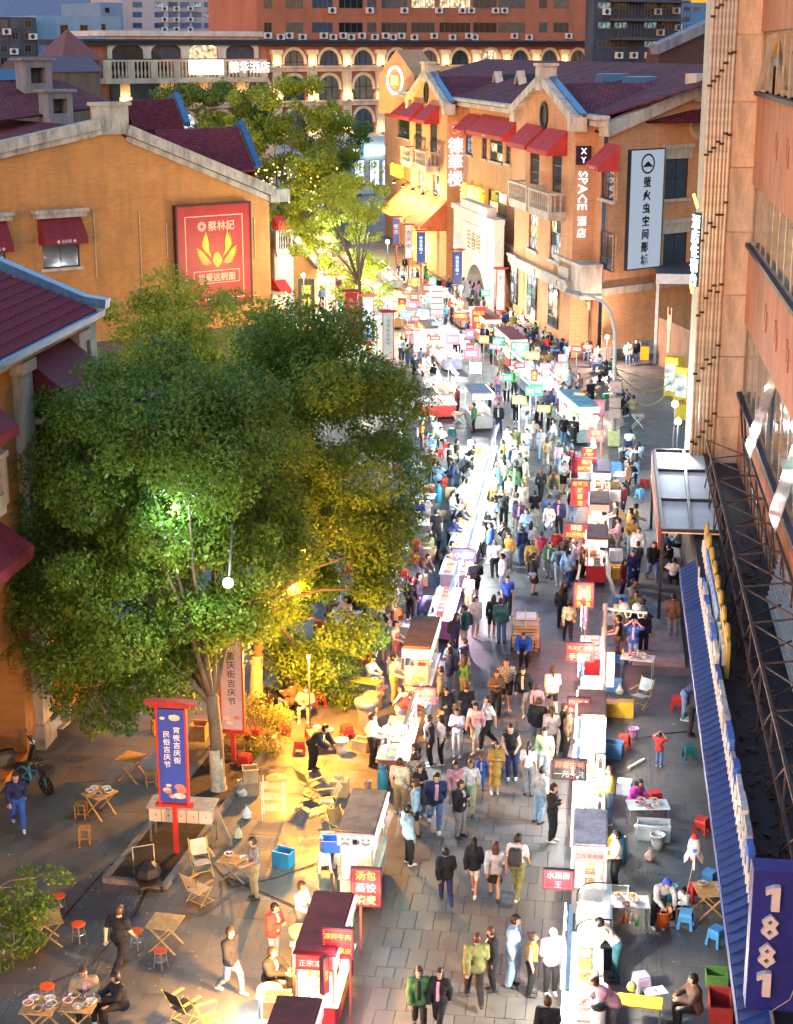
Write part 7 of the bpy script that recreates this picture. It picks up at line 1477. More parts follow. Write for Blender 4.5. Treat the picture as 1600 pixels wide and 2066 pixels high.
# scooters and the blue bicycle
def wheel(o, x, y, r, tw=.05):
    q = MB(); q.M = Matrix.Translation((x, y, r)) @ Matrix.Rotation(math.pi / 2, 4, 'X'); q.lathe([(r * .82, -tw / 2), (r, -tw / 3), (r, tw / 3), (r * .82, tw / 2), (r * .8, 0)], 20); w_ = q.build('wheel', P((.02, .02, .02), .6), o)
    q = MB()
    for k in range(8): a = k * math.pi / 4; q.bar((x, y, r), (x + r * .82 * math.cos(a), y, r + r * .82 * math.sin(a)), .012)
    q.build('spokes', ALU, w_)
def scooter(px, py, rz, c, label):
    p = gp(px, py); o = thing('scooter', p, rz, label, 'scooter'); wheel(o, -.55, 0, .22, .09); wheel(o, .6, 0, .22, .09); bm2 = P(c, .3)
    q = MB(); q.box(-.75, -.16, .4, -.05, .16, .72, .05); q.box(-.1, -.17, .2, .4, .17, .28); q.build('body', bm2, o); q = MB(); q.poly3([(.36, -.2, .25), (.36, .2, .25), (.52, .17, .85), (.52, -.17, .85)], .06); q.build('leg_shield', bm2, o)
    q = MB(); q.box(-.75, -.14, .72, -.02, .14, .82, .04); q.build('seat', P((.015, .015, .015), .6), o); q = MB(); q.bar((.6, 0, .25), (.45, 0, 1.0), .06); q.bar((.45, -.32, 1.02), (.45, .32, 1.02), .035); q.build('handlebar', P(DARK, .5), o); q = MB(); q.lathe([(.08, 0), (.1, .05), (.06, .12)], 10, (.5, 0, .88)); q.build('headlight', PLW, o)
    for s_ in (-1, 1): q = MB(); q.bar((.45, s_ * .25, 1.02), (.42, s_ * .3, 1.2), .015); q.box(.4, s_ * .3 - .05, 1.18, .43, s_ * .3 + .05, 1.25); q.build('mirror', P(DARK, .3), o)
scooter(120, 1480, 1.4, (.5, .48, .45), 'silver scooter parked behind the stone pillar'); scooter(35, 1560, .6, (.03, .03, .03), 'black scooter by the pillar foot'); scooter(15, 1500, .4, (.35, .28, .2), 'beige scooter half out of view by the shopfront')
scooter(1120, 655, .2, (.03, .03, .04), 'dark scooter parked at the hotel plinth'); scooter(1255, 728, .3, (.02, .02, .02), 'black scooter beside the orange delivery box'); scooter(1272, 718, .5, (.05, .04, .04), 'grey scooter before the white cabinet')
def bicycle(px, py, rz, c, label):
    p = gp(px, py); o = thing('bicycle', p, rz, label, 'bicycle'); wheel(o, -.5, 0, .31); wheel(o, .52, 0, .31); q = MB()
    for a, b in (((-.5, 0, .31), (-.12, 0, .3)), ((-.12, 0, .3), (-.22, 0, .78)), ((-.12, 0, .3), (.36, 0, .75)), ((-.2, 0, .6), (.36, 0, .72)), ((-.5, 0, .31), (-.2, 0, .62)), ((.52, 0, .31), (.36, 0, .92))): q.tube([a, b], .028, 6)
    q.build('frame', P(c, .35), o); q = MB(); q.box(-.36, -.08, .8, -.08, .08, .87, .02); q.build('saddle', P(DARK, .6), o); q = MB(); q.bar((.36, -.28, .98), (.36, .28, .98), .03); q.build('handlebar', P(DARK, .5), o)
    q = MB(); q.box(.42, -.16, .68, .72, .16, .9, -.03); q.build('basket', P(DARK, .5), o); q = MB(); q.poly3([(-.84, -.04, .4), (-.84, .04, .4), (-.5, .04, .66), (-.5, -.04, .66)], .02); q.poly3([(-.5, -.04, .66), (-.5, .04, .66), (-.2, .04, .6), (-.2, -.04, .6)], .02); q.build('mudguard', P(c, .35), o)
bicycle(70, 1595, -.5, (.02, .3, .6), 'bright blue share bicycle leaning by the scooters'); bicycle(1030, 1545, 1.55, (.03, .2, .4), 'dark bicycle pushed through the crowd by the man in white')
# dark railing by the hotel, glass case, end case
p = gp(1150, 680); q2 = gp(1118, 655); o = thing('railing', p, math.atan2(q2.y - p.y, q2.x - p.x), 'dark slatted railing in front of the hotel plinth', 'railing'); L = (q2 - p).length
for z in (.1, 1.1): q = MB(); q.bar((0, 0, z), (L, 0, z), .06); q.build('rail', P(DARK, .5), o)
for k in range(14): q = MB(); q.bar((L * k / 13, 0, 0), (L * k / 13, 0, 1.1), .04); q.build('baluster', P(DARK, .5), o)
o = thing('display_case', (.28, 35.6, 0), 0, 'curved glass display case with dark base below the skewer grill', 'case'); m = MB(); m.box(-.45, -.9, 0, .45, .9, .75); m.build('base', P((.03, .035, .045), .4), o)
m = MB(); pr = [(-.42, .78), (-.42, 1.0), (-.36, 1.16), (-.22, 1.28), (0, 1.33), (.42, 1.33)]
for (xa, za), (xb, zb_) in zip(pr[:-1], pr[1:]): m.add([(xa, -.88, za), (xa, .88, za), (xb, .88, zb_), (xb, -.88, zb_)], [(0, 1, 2, 3)])
m.build('curved_glass', clear('case glass', (.6, .8, .85), .35), o); m = MB()
for y_ in (-.88, .88): m.tube([(x, y_, z) for x, z in pr], .02, 5)
m.build('trim', P(DARK, .4, .5), o)
for k in range(3): q = MB(); q.box(-.38, -.85 + k * .58, .77, .38, -.3 + k * .58, .8); q.build('tray', P((.5, .52, .52), .3, .6), o)
p = gp(1178, 2050); o = thing('drink_dispenser', (p.x + .3, 31.0, 0), 0, 'white cylindrical warmer with black lid on the tray counter', 'dispenser'); m = MB(); m.lathe([(.15, .9), (.16, .95), (.16, 1.3), (.14, 1.33)], 14); m.build('drum', PLW, o, True); m = MB(); m.lathe([(.16, 1.33), (.165, 1.38), (.12, 1.44), (.01, 1.46)], 14); m.build('lid', P(BLACK, .5), o, True)
m = MB(); m.lathe([(.01, 0), (.1, .04), (.12, .12), (.08, .2), (.01, .22)], 10); o = tag(ob('melon', m.mesh('melon', P((.25, .4, .06), .4), True), None, gp(1272, 2055) + Vector((0, 0, .7))), 'green melon on the yellow topped table', 'melon'); m = MB(); m.tube([(0, 0, .21), (.02, 0, .28)], .012, 4); m.build('stalk', P((.1, .15, .03), .6), o)
m = MB(); m.box(-.25, -.16, 0, .25, .16, .02); o = tag(ob('cutting_board', m.mesh('cutting_board', PLW), None, gp(1310, 2055) + Vector((.1, 0, .7)), .4), 'white cutting board beside the green melon', 'board'); m = MB(); m.box(-.02, -.1, .021, .02, .1, .03); m.build('knife', ALU, o)
for k in range(7):
    p = Vector((.95 + .12 * k, 35.6 + .1 * (k % 3), .72)) if k < 4 else gp(1285, 1365) + Vector((-.5 + .25 * (k - 4), .1, .72)); o = thing('sauce_bottle', p, 0, ['clear cola bottle with red cap on the long table', 'orange sauce bottle on the long table', 'pale sauce bottle on the long table', 'green bottle on the long table', 'yellow sauce bottle by the camera pole', 'pink sauce bottle by the camera pole', 'white sauce bottle by the camera pole'][k], 'bottle'); c_ = [(.3, .05, .03), (.7, .2, .02), (.6, .55, .45), (.05, .3, .1), (.75, .5, .02), (.7, .3, .3), (.7, .7, .65)][k]
    m = MB(); m.lathe([(.04, 0), (.042, .16), (.018, .22), (.016, .25)], 8); m.build('flask', P(c_, .25), o, True); m = MB(); m.lathe([(.02, .25), (.02, .28), (.01, .285)], 8); m.build('cap', P((.6, .04, .03), .4), o)
# cables and scraps on the ground
for k, (L_, lab) in enumerate((([(420, 1730), (470, 1790), (560, 1770), (640, 1740)], 'black power cable snaking to the drink cart'), ([(120, 1860), (220, 1745), (340, 1720), (420, 1730)], 'black power cable beside the slatted table'), ([(40, 2010), (180, 1950), (270, 1850), (300, 1790)], 'long cable running past the hand cart'), ([(1290, 1490), (1340, 1480), (1390, 1475)], 'thin black hose from the lilac bucket'), ([(460, 1770), (600, 1830), (620, 1860)], 'cable crossing the orange lit paving'))):
    cable('cable', [G(x, y, .02) for x, y in L_], .014, lab, 0)
m = MB()
for k in range(520):
    px, py = (rnd.uniform(20, 640), rnd.uniform(1680, 2060)) if k < 330 else ((rnd.uniform(1230, 1420), rnd.uniform(1400, 2060)) if k < 560 else (rnd.uniform(780, 1140), rnd.uniform(900, 2050)))
    p = gp(px, py); a = rnd.uniform(0, 3); s_ = rnd.uniform(.02, .07); m.add([(p.x, p.y, .008), (p.x + s_ * math.cos(a), p.y + s_ * math.sin(a), .015), (p.x + s_ * 1.2 * math.cos(a + .7), p.y + s_ * math.sin(a + .7), .02), (p.x - s_ * .5 * math.sin(a), p.y + s_ * .6 * math.cos(a), .01)], [(0, 1, 2, 3)])
stuff(tag(m.build('street_litter', P((.3, .26, .2), .9, var=.8, scale=3)), 'paper scraps and crumbs littering the paving', 'litter'))
# parked cars far up the street
for k, (px, py) in enumerate(((708, 396), (742, 380))):
    p = gp(px, py); o = thing('parked_car', p, R(70), 'white car ' + ['glimpsed behind the feathery tree', 'farther off by the lit shop'][k], 'car'); m = MB(); m.prism([(-2.2, .35), (2.2, .35), (2.25, .8), (1.4, .95), (.7, 1.45), (-1.2, 1.45), (-2.1, .95)], -.85, .85); m.build('body', P((.6, .6, .62), .3), o)
    m = MB(); m.prism([(1.25, .95), (.68, 1.4), (-1.15, 1.4), (-1.9, .95)], -.87, .87); m.build('windows', GLD, o)
    for sx in (-1.4, 1.4):
        for sy in (-.8, .8): q = MB(); q.M = Matrix.Translation((sx, sy, .33)) @ Matrix.Rotation(math.pi / 2, 4, 'X'); q.lathe([(.32, -.1), (.33, 0), (.32, .1)], 14); q.build('wheel', P((.02, .02, .02), .6), o)
    for sy in (-.6, .6): q = MB(); q.box(2.2, sy - .15, .6, 2.28, sy + .15, .75); q.build('headlight', E((.9, .95, 1), 6), o)

# clutter behind the left counters and the right stalls: look-alikes told apart only by place
GR = 'seats and tables behind the left counters'
for k in range(26):
    a = rnd.random(); x, y = -6.9 - 4.2 * rnd.random(), 44 + 44 * (k + a) / 26
    o = stool(0, 0, RED, 'among the tables behind the left counters', loc=Vector((x, y, 0))); o['group'] = GR
for k in range(11):
    x, y = -7.6 - 2.6 * rnd.random(), 46 + 40 * (k + rnd.random() * .5) / 11; o = table(0, 0, 'cloth' if k % 2 else 'board', 'behind the left counters', rnd.uniform(-.4, .4), 0, loc=Vector((x, y, 0))); o['group'] = GR
    for j in range(3): q = tag(ob('bowl', BOWLM['white'], None, (x + .28 * math.cos(j * 2.1), y + .2 * math.sin(j * 2.1), .73 if k % 2 else .6)), 'white bowl of food on a table behind the left counters', 'bowl', 'bowls behind the left counters'); ob('food', FOODS[(k + j) % 8], q, (0, 0, .025))
for k in range(16):
    y = 37 + 48 * (k + rnd.random() * .6) / 16; x = .75 + rnd.random() * .35; c_ = rnd.choice(((.5, .36, .18), (.6, .6, .58), (.6, .38, .03), (.08, .25, .5)))
    o = crate(0, 0, c_, rnd.uniform(.4, .6), .4, rnd.uniform(.3, .5), {.5: 'brown cardboard carton', .6: 'pale foam box', .08: 'blue plastic box'}[c_[0]] + ' behind the right stall row' if c_ != (.6, .38, .03) else 'yellow foam box behind the right stall row', loc=Vector((x, y, 0)), rz=rnd.uniform(-.3, .3), open_=k % 3 == 0, cat='box'); o['group'] = 'boxes behind the right stalls'
for k in range(14):
    y = 40 + 46 * k / 14; x = -6.75 - rnd.random() * .5; o = crate(0, 0, rnd.choice(((.5, .36, .18), (.6, .6, .58))), .5, .4, rnd.uniform(.3, .6), 'storage box on the ground behind the left counters', loc=Vector((x, y, 0)), rz=rnd.uniform(-.3, .3), open_=k % 2 == 0, cat='box'); o['group'] = 'boxes behind the left counters'

for k in range(34):     # small glowing boards crowding the far stalls
    px, py = (rnd.uniform(800, 1000), rnd.uniform(560, 720)) if k < 22 else (rnd.uniform(1020, 1180), rnd.uniform(700, 830)); p = G(px, py, 2.3); w = rnd.uniform(.5, 1.0); h = rnd.uniform(.3, .7); cn_, c_ = rnd.choice((('red', (1, .08, .06)), ('pink', (1, .3, .5)), ('green', (.15, 1, .4)), ('cyan', (.3, .85, 1)), ('amber', (1, .6, .12)), ('red', (1, .1, .05))))
    o = thing('light_board', (p[0], p[1], 0), rnd.uniform(-.3, .3), f'small glowing {cn_} board on a post among the far stalls', 'sign', f'glowing {cn_} boards in the far market'); m = MB(); m.box(-w / 2, -.04, 2.0, w / 2, .04, 2.0 + h); m.build('panel', E(c_, 1.3), o)
    m = MB(); m.box(-w * .35, -.05, 2.0 + h * .3, w * .35, -.042, 2.0 + h * .45); m.box(-w * .35, -.05, 2.0 + h * .58, w * .35, -.042, 2.0 + h * .73); m.build('light_bar', E((1, .9, .8), 2), o); m = MB(); m.bar((0, 0, 0), (0, 0, 2), .05); m.build('post', ALU, o)
# ================================================================ PEOPLE
def seg(p, a, b, ra, rb):
    """distance to a tapered capsule"""
    a, b = np.array(a, float), np.array(b, float); ab = b - a; t = np.clip(((p - a) @ ab) / max(1e-9, ab @ ab), 0, 1)
    return np.linalg.norm(p - a - t[..., None] * ab, axis=-1) - (ra + (rb - ra) * t)
def smin(ds, k):
    d = ds[0]
    for e in ds[1:]:
        h = np.clip(.5 + .5 * (e - d) / k, 0, 1); d = e * (1 - h) + d * h - k * h * (1 - h)
    return d
def nets(fn, lo, hi, h):
    """surface nets: turn a distance field into a smooth closed quad mesh"""
    lo, hi = np.array(lo), np.array(hi); n = np.ceil((hi - lo) / h).astype(int) + 1
    ax = [lo[i] + h * np.arange(n[i]) for i in range(3)]; g = np.stack(np.meshgrid(*ax, indexing='ij'), -1); d = fn(g); s = d < 0
    c = [(i, j, k) for i in (0, 1) for j in (0, 1) for k in (0, 1)]
    sl = lambda A, o: A[o[0]:A.shape[0] - 1 + o[0], o[1]:A.shape[1] - 1 + o[1], o[2]:A.shape[2] - 1 + o[2]]
    cnt = sum(sl(s, o).astype(int) for o in c); act = (cnt > 0) & (cnt < 8)
    pos = np.zeros(act.shape + (3,)); w = np.zeros(act.shape)
    for a in range(8):
        for b in range(a + 1, 8):
            if sum(abs(c[a][i] - c[b][i]) for i in range(3)) != 1: continue
            da, db = sl(d, c[a]), sl(d, c[b]); x = (da < 0) != (db < 0); t = np.where(x, da / np.where(x, da - db, 1), 0)
            pos += np.where(x[..., None], np.array(c[a]) + t[..., None] * (np.array(c[b]) - np.array(c[a])), 0); w += x
    idx = -np.ones(act.shape, int); idx[act] = np.arange(act.sum()); cell = np.argwhere(act); v = lo + h * (cell + pos[act] / w[act][:, None]); fs = []
    for a in range(3):
        u, w_ = (a + 1) % 3, (a + 2) % 3; A = [slice(None)] * 3; B_ = [slice(None)] * 3; A[a] = slice(0, -1); B_[a] = slice(1, None)
        x = s[tuple(A)] != s[tuple(B_)]; e = np.argwhere(x); e = e[(e[:, u] > 0) & (e[:, w_] > 0) & (e[:, u] < n[u] - 1) & (e[:, w_] < n[w_] - 1)]
        if not len(e): continue
        def ix(du, dw): q = e.copy(); q[:, u] -= du; q[:, w_] -= dw; return idx[q[:, 0], q[:, 1], q[:, 2]]
        q = np.stack([ix(1, 1), ix(0, 1), ix(0, 0), ix(1, 0)], 1); fl = ~s[tuple(e.T)]; q[fl] = q[fl][:, ::-1]; fs.append(q)
    return v, np.concatenate(fs)
def np_mesh(name, v, f, extra=None):
    me = bpy.data.meshes.new(name); vs = [tuple(x) for x in v]; fl = [tuple(x) for x in f]
    if extra: b = len(vs); vs += [tuple(x) for x in extra.v]; fl += [tuple(i + b for i in q) for q in extra.f]
    me.from_pydata(vs, [], fl); me.polygons.foreach_set('use_smooth', [True] * len(fl)); me.materials.append(None); me.update(); return me
V = lambda *a: np.array(a, float)
def skeleton(pose):
    J = dict(pel=V(0, 0, .92), che=V(0, -.0, 1.25), nek=V(0, .01, 1.44), hd=V(0, -.015, 1.585))
    for s, n in ((1, 'l'), (-1, 'r')):
        J['sh' + n] = V(s * .175, .01, 1.38); J['el' + n] = V(s * .225, .03, 1.1); J['wr' + n] = V(s * .22, -.04, .86)
        J['hi' + n] = V(s * .09, 0, .88); J['kn' + n] = V(s * .1, -.03, .48); J['an' + n] = V(s * .1, .02, .07)
    if pose == 'walk':
        J['knl'] = V(.09, -.2, .52); J['anl'] = V(.09, -.24, .1); J['knr'] = V(-.09, .06, .47); J['anr'] = V(-.09, .34, .17)
        J['ell'] = V(.22, .14, 1.12); J['wrl'] = V(.21, .16, .88); J['elr'] = V(-.22, -.06, 1.11); J['wrr'] = V(-.2, -.22, .92)
    if pose in ('phone', 'arms', 'work', 'up'):
        for s, n in ((1, 'l'), (-1, 'r')):
            J['el' + n] = V(s * .23, -.05, 1.12); J['wr' + n] = V(s * .07, -.24, 1.2) if pose == 'phone' else (V(-s * .1, -.17, 1.14) if pose == 'arms' else (V(s * .14, -.33, 1.02) if pose == 'work' else V(s * .12, -.1, 1.62)))
            if pose == 'up': J['el' + n] = V(s * .33, -.08, 1.42)
        if pose == 'phone': J['hd'] = V(0, -.045, 1.575)
    if pose in ('stoop',):
        for k in ('che', 'nek', 'hd'): z = J[k][2] - .92; J[k] = V(0, -.62 * z, .9 + .76 * z)
        for s, n in ((1, 'l'), (-1, 'r')): J['sh' + n] = V(s * .175, -.27, 1.25); J['el' + n] = V(s * .22, -.38, 1.02); J['wr' + n] = V(s * .15, -.56, .92)
    if pose in ('sit', 'squat'):
        dz = .5 if pose == 'sit' else .22
        for k in list(J):
            if k[:2] not in ('kn', 'an'): J[k] = J[k] - V(0, 0, .92 - dz)
        lean = .12 if pose == 'sit' else .3
        for k in ('che', 'nek', 'hd', 'shl', 'shr'): J[k] = J[k] - V(0, lean * (J[k][2] - dz), .03)
        for s, n in ((1, 'l'), (-1, 'r')):
            J['kn' + n] = V(s * .15, -.4, dz + .02) if pose == 'sit' else V(s * .16, -.34, .5); J['an' + n] = V(s * .14, -.38, .07) if pose == 'sit' else V(s * .13, -.04, .07)
            J['el' + n] = V(s * .24, -.16, dz + .26); J['wr' + n] = V(s * .1, -.38, dz + .24)
    return J
def bend(J): return (J['nek'] - J['pel']) / np.linalg.norm(J['nek'] - J['pel'])
MCACHE = {}
LOD = 1.0
def pmesh(kind, pose):
    k = (kind, pose, LOD)
    if k in MCACHE: return MCACHE[k]
    J = skeleton(pose); ex = None; a = list(J.values()); lo, hi = np.min(a, 0) - .3, np.max(a, 0) + .3; lo[2] = -.03; h = .024; ax = bend(J)
    def torso(g, e=0): return [seg(g, J['pel'] + V(-.06, 0, 0), J['pel'] + V(.06, 0, 0), .115 + e, .115 + e), seg(g, J['pel'] + ax * .1, J['che'], .11 + e, .12 + e), seg(g, J['shl'] * .55 + J['shr'] * .45 - ax * .08, J['shr'] * .55 + J['shl'] * .45 - ax * .08, .11 + e, .11 + e), seg(g, J['shl'] * .9 + J['che'] * .1, J['shr'] * .9 + J['che'] * .1, .062 + e, .062 + e), seg(g, J['che'] + V(-.07, 0, 0), J['che'] + V(.07, 0, 0), .11 + e, .11 + e)]
    def arm(g, n, e=0, t=1.0):
        o = [seg(g, J['sh' + n], J['el' + n] if t >= .5 else J['sh' + n] + (J['el' + n] - J['sh' + n]) * t * 2, .056 + e, .044 + e)]
        if t >= 1: o.append(seg(g, J['el' + n], J['wr' + n] * .94 + J['el' + n] * .06, .044 + e, .033 + e))
        return o
    def leg(g, n, e=0, t=1.0):
        kn, an, hp = J['kn' + n], J['an' + n], J['hi' + n]; o = [seg(g, hp, kn if t >= .5 else hp + (kn - hp) * t * 2, .088 + e, .06 + e)]
        if t >= 1: o += [seg(g, kn, kn * .6 + an * .4, .058 + e, .058 + e), seg(g, kn * .6 + an * .4, an, .057 + e, .04 + e)]
        return o
    def head(g, e=0): c = J['hd']; q = (g - c) / V(.078, .098, .118); r = np.linalg.norm(q, axis=-1); return (r - 1) * .085 - e
    if kind == 'body':
        def fn(g):
            d = torso(g) + [seg(g, J['nek'] - ax * .05, J['hd'] - ax * .05, .055, .05), head(g), seg(g, J['hd'] + V(0, -.09, -.005), J['hd'] + V(0, -.112, -.03), .008, .014)]
            for n in 'lr': d += arm(g, n) + leg(g, n) + [seg(g, J['wr' + n], J['wr' + n] + (J['wr' + n] - J['el' + n]) * .2, .032, .036), seg(g, J['an' + n] + V(0, .03, -.02), J['an' + n] + V(0, -.12, -.035), .036, .03)]
            for s_ in (-1, 1): d.append(seg(g, J['hd'] + V(s_ * .08, .01, -.02), J['hd'] + V(s_ * .085, .015, .02), .014, .016))
            return smin(d, .025)
        ex = MB()
        for n, s_ in (('l', 1), ('r', -1)):
            d = J['wr' + n] - J['el' + n]; d = d / np.linalg.norm(d); sd = np.cross(d, V(0, 1, .3)); sd /= np.linalg.norm(sd); nn = np.cross(sd, d); b = J['wr' + n] + d * .075
            for i, L in enumerate((.06, .07, .065, .05)): o = sd * (i - 1.5) * .019; ex.tube([b + o, b + o + d * L * .55 + nn * .008, b + o + d * L + nn * .03], [.009, .009, .007], 5)
            ex.tube([J['wr' + n] + d * .03 - sd * .03, J['wr' + n] + d * .06 - sd * .06, J['wr' + n] + d * .1 - sd * .06 + nn * .015], [.011, .01, .008], 5)
    elif kind in ('long', 'short', 'jacket', 'vest'):
        e = .016 if kind != 'jacket' else .032
        def fn(g):
            d = torso(g, e)
            if kind == 'jacket': d.append(seg(g, J['pel'] - ax * .06 + V(-.06, 0, 0), J['pel'] - ax * .06 + V(.06, 0, 0), .13, .13))
            for n in 'lr':
                if kind != 'vest': d += arm(g, n, e + .004, 1 if kind != 'short' else .36)
            q = smin(d, .03); zz = (g - J['nek']) @ ax; r = np.maximum(q, zz - .015)
            return np.minimum(r, smin([seg(g, J['nek'] - ax * .03 + V(-.03, .03, 0), J['nek'] - ax * .03 + V(.03, .03, 0), .06, .06)], .02)) if kind == 'jacket' else r
    elif kind == 'coat':
        def fn(g):
            d = torso(g, .03); p = J['pel']; d.append(seg(g, p, p * .5 + (J['knl'] + J['knr']) * .25 + V(0, .02, 0), .14, .2))
            for n in 'lr': d += arm(g, n, .024)
            return np.maximum(smin(d, .04), (g - J['nek']) @ ax - .015)
    elif kind in ('trousers', 'shorts', 'wide'):
        def fn(g):
            e = .014 if kind != 'wide' else .035; d = [seg(g, J['pel'] + V(-.06, 0, 0), J['pel'] + V(.06, 0, 0), .118 + e, .118 + e)]
            for n in 'lr': d += leg(g, n, e, 1 if kind != 'shorts' else .42)
            q = smin(d, .025); return np.maximum(q, (g - J['pel']) @ ax - .1)
    elif kind in ('skirt', 'longskirt'):
        def fn(g):
            p = J['pel']; kn = (J['knl'] + J['knr']) / 2; an = (J['anl'] + J['anr']) / 2; e_ = kn if kind == 'skirt' else kn * .45 + an * .55
            return np.maximum(smin([seg(g, p, e_ + V(-.05, 0, 0), .12, .16), seg(g, p, e_ + V(.05, 0, 0), .12, .16)], .05), np.maximum((g - p) @ ax - .1, e_[2] + .02 - g[..., 2]))
    elif kind in ('shoel', 'shoer'):
        n = kind[-1]
        def fn(g): return (np.minimum(seg(g, J['an' + n] + V(0, .035, -.03), J['an' + n] + V(0, -.15, -.045), .046, .038), seg(g, J['an' + n], J['an' + n] + V(0, 0, -.02), .05, .05)))
    elif kind in ('crop', 'long_hair', 'ponytail', 'bun'):
        h = .016; lo, hi = J['hd'] - .3, J['hd'] + .25; lo[2] -= .25
        def fn(g):
            q = g - J['hd']; keep = np.minimum(-(q[..., 1] + .028), -(q[..., 2] - .052)); r = np.maximum(np.maximum(head(g + V(0, -.006, -.006) * 1, .018), keep), -(q[..., 2] + (.075 if kind == 'crop' else .1)))
            o = J['hd']
            if kind == 'long_hair': r = smin([r, seg(g, o + V(-.03, .06, 0), o + V(-.04, .1, -.36), .075, .05), seg(g, o + V(.03, .06, 0), o + V(.04, .1, -.36), .075, .05)], .03)
            if kind == 'ponytail': r = smin([r, seg(g, o + V(0, .1, .05), o + V(0, .15, -.02), .035, .04), seg(g, o + V(0, .15, -.02), o + V(0, .12, -.28), .04, .02)], .02)
            if kind == 'bun': r = smin([r, seg(g, o + V(0, .1, .06), o + V(0, .12, .07), .045, .045)], .02)
            return r
    elif kind == 'cap':
        h = .016; lo, hi = J['hd'] - .3, J['hd'] + .25
        def fn(g): q = g - J['hd']; r = np.maximum(head(g, .026), -(q[..., 2] - .03)); return np.minimum(r, seg(g, J['hd'] + V(0, -.08, .04), J['hd'] + V(0, -.15, .028), .055, .045) + np.abs(q[..., 2] - .035) * .9)
    elif kind == 'inner':
        def fn(g): d = smin(torso(g, .04), .03); q = (g - J['che']); return np.maximum(np.maximum(d, np.abs(g[..., 0]) - .05), np.maximum(q @ np.cross(V(1, 0, 0), ax) * -1 + .0 if False else g[..., 1] - (J['pel'][1] + (J['che'][1] - J['pel'][1]) * np.clip((g[..., 2] - J['pel'][2]) / (J['che'][2] - J['pel'][2] + 1e-6), -.3, 1.8)) + .06, np.abs((g - J['che']) @ ax + .08) - .24))
    elif kind == 'backpack':
        def fn(g): c = (J['che'] + J['pel']) * .5 + V(0, .19, .08); return smin([seg(g, c + V(-.07, 0, -.12), c + V(-.07, -.02, .16), .1, .09), seg(g, c + V(.07, 0, -.12), c + V(.07, -.02, .16), .1, .09)], .03)
    elif kind == 'bag':
        def fn(g): c = J['hir'] + V(-.1, .02, .02); return np.minimum(seg(g, c + V(0, -.08, 0), c + V(0, .08, 0), .07, .07), np.minimum(seg(g, c + V(0, .06, .05), J['shl'] + V(-.04, .09, .03), .016, .016), seg(g, c + V(0, -.06, .05), J['shl'] + V(-.04, -.1, .0), .016, .016)))
    elif kind == 'apron':
        def fn(g): d = torso(g, .035) + [seg(g, J['hi' + n], J['hi' + n] * .3 + J['kn' + n] * .7, .12, .12) for n in 'lr']; return np.maximum(np.maximum(smin(d, .03), g[..., 1] - J['pel'][1] + .03 + 0 * g[..., 0]), (g - J['che']) @ ax - .06)
    if kind == 'face':
        m = MB(); c = J['hd']
        for s_ in (-1, 1): m.box(c[0] + s_ * .03 - .012, c[1] - .1, c[2] + .0, c[0] + s_ * .03 + .012, c[1] - .086, c[2] + .01); m.box(c[0] + s_ * .03 - .016, c[1] - .099, c[2] + .022, c[0] + s_ * .03 + .016, c[1] - .085, c[2] + .028)
        m.box(c[0] - .02, c[1] - .095, c[2] - .062, c[0] + .02, c[1] - .078, c[2] - .054)
        me = m.mesh('face', None); me.materials.clear(); me.materials.append(None)
    else:
        v, f = nets(fn, lo, hi, h * LOD); me = np_mesh(kind, v, f, ex)
    MCACHE[k] = me; return me
COLS = dict(black=(.014, .014, .017), white=(.66, .64, .62), cream=(.58, .5, .38), grey=(.2, .2, .21), lgrey=(.42, .43, .44), navy=(.02, .03, .1), blue=(.03, .1, .45), denim=(.1, .17, .32), ldenim=(.25, .4, .55), red=(.5, .03, .03), crimson=(.45, .03, .09), burg=(.12, .012, .03), pink=(.65, .33, .38), magenta=(.6, .04, .35), lilac=(.5, .42, .58), purple=(.08, .04, .1), green=(.06, .16, .06), olive=(.17, .17, .06), lgreen=(.35, .45, .25), teal=(.03, .11, .13), mustard=(.33, .2, .04), ochre=(.45, .22, .04), brown=(.11, .06, .04), tan=(.36, .25, .14), taupe=(.26, .21, .2), orange=(.7, .2, .03), yellow=(.65, .5, .1), khaki=(.4, .3, .15), plaid=(.18, .17, .17), check=(.2, .11, .08))
CNAME = dict(lgrey='light grey', ldenim='light denim', burg='burgundy', lgreen='pale green', denim='denim blue', plaid='plaid', check='brown check')
TOPN = dict(short='T-shirt', long='sweater', jacket='jacket', coat='coat', vest='vest'); BOTN = dict(trousers='trousers', shorts='shorts', wide='wide trousers', skirt='skirt', longskirt='long skirt')
SKIN = [P((.5, .3, .2), .55, var=.08), P((.42, .24, .15), .55, var=.08), P((.56, .36, .26), .55, var=.08)]; HAIRM = [P((.008, .007, .007), .45), P((.02, .012, .008), .45), P((.06, .025, .012), .45)]; FACEM = P((.05, .02, .015), .6); SHOEM = [P((.6, .6, .58), .6), P((.03, .03, .03), .6)]
def clothmat(c):
    if c not in ('plaid', 'check'): return P(COLS[c], .9, var=.35, scale=9, bump=.9)
    k = ('plaid', c)
    if k in MC: return MC[k]
    m, nt, ln, b = nodes('checked cloth'); tc = nt.new('ShaderNodeTexCoord'); ch = nt.new('ShaderNodeTexChecker'); ch.inputs['Scale'].default_value = 26; ln.new(tc.outputs['Object'], ch.inputs[0]); b.inputs['Roughness'].default_value = .9
    ch.inputs[1].default_value = (.4, .36, .33, 1); ch.inputs[2].default_value = (*[v * .3 for v in COLS[c]], 1); ln.new(ch.outputs[0], b.inputs['Base Color']); MC[k] = m; return m
def slot(o, m): o.material_slots[0].link = 'OBJECT'; o.material_slots[0].material = m; return o
USED = {}; NPEOPLE = 0
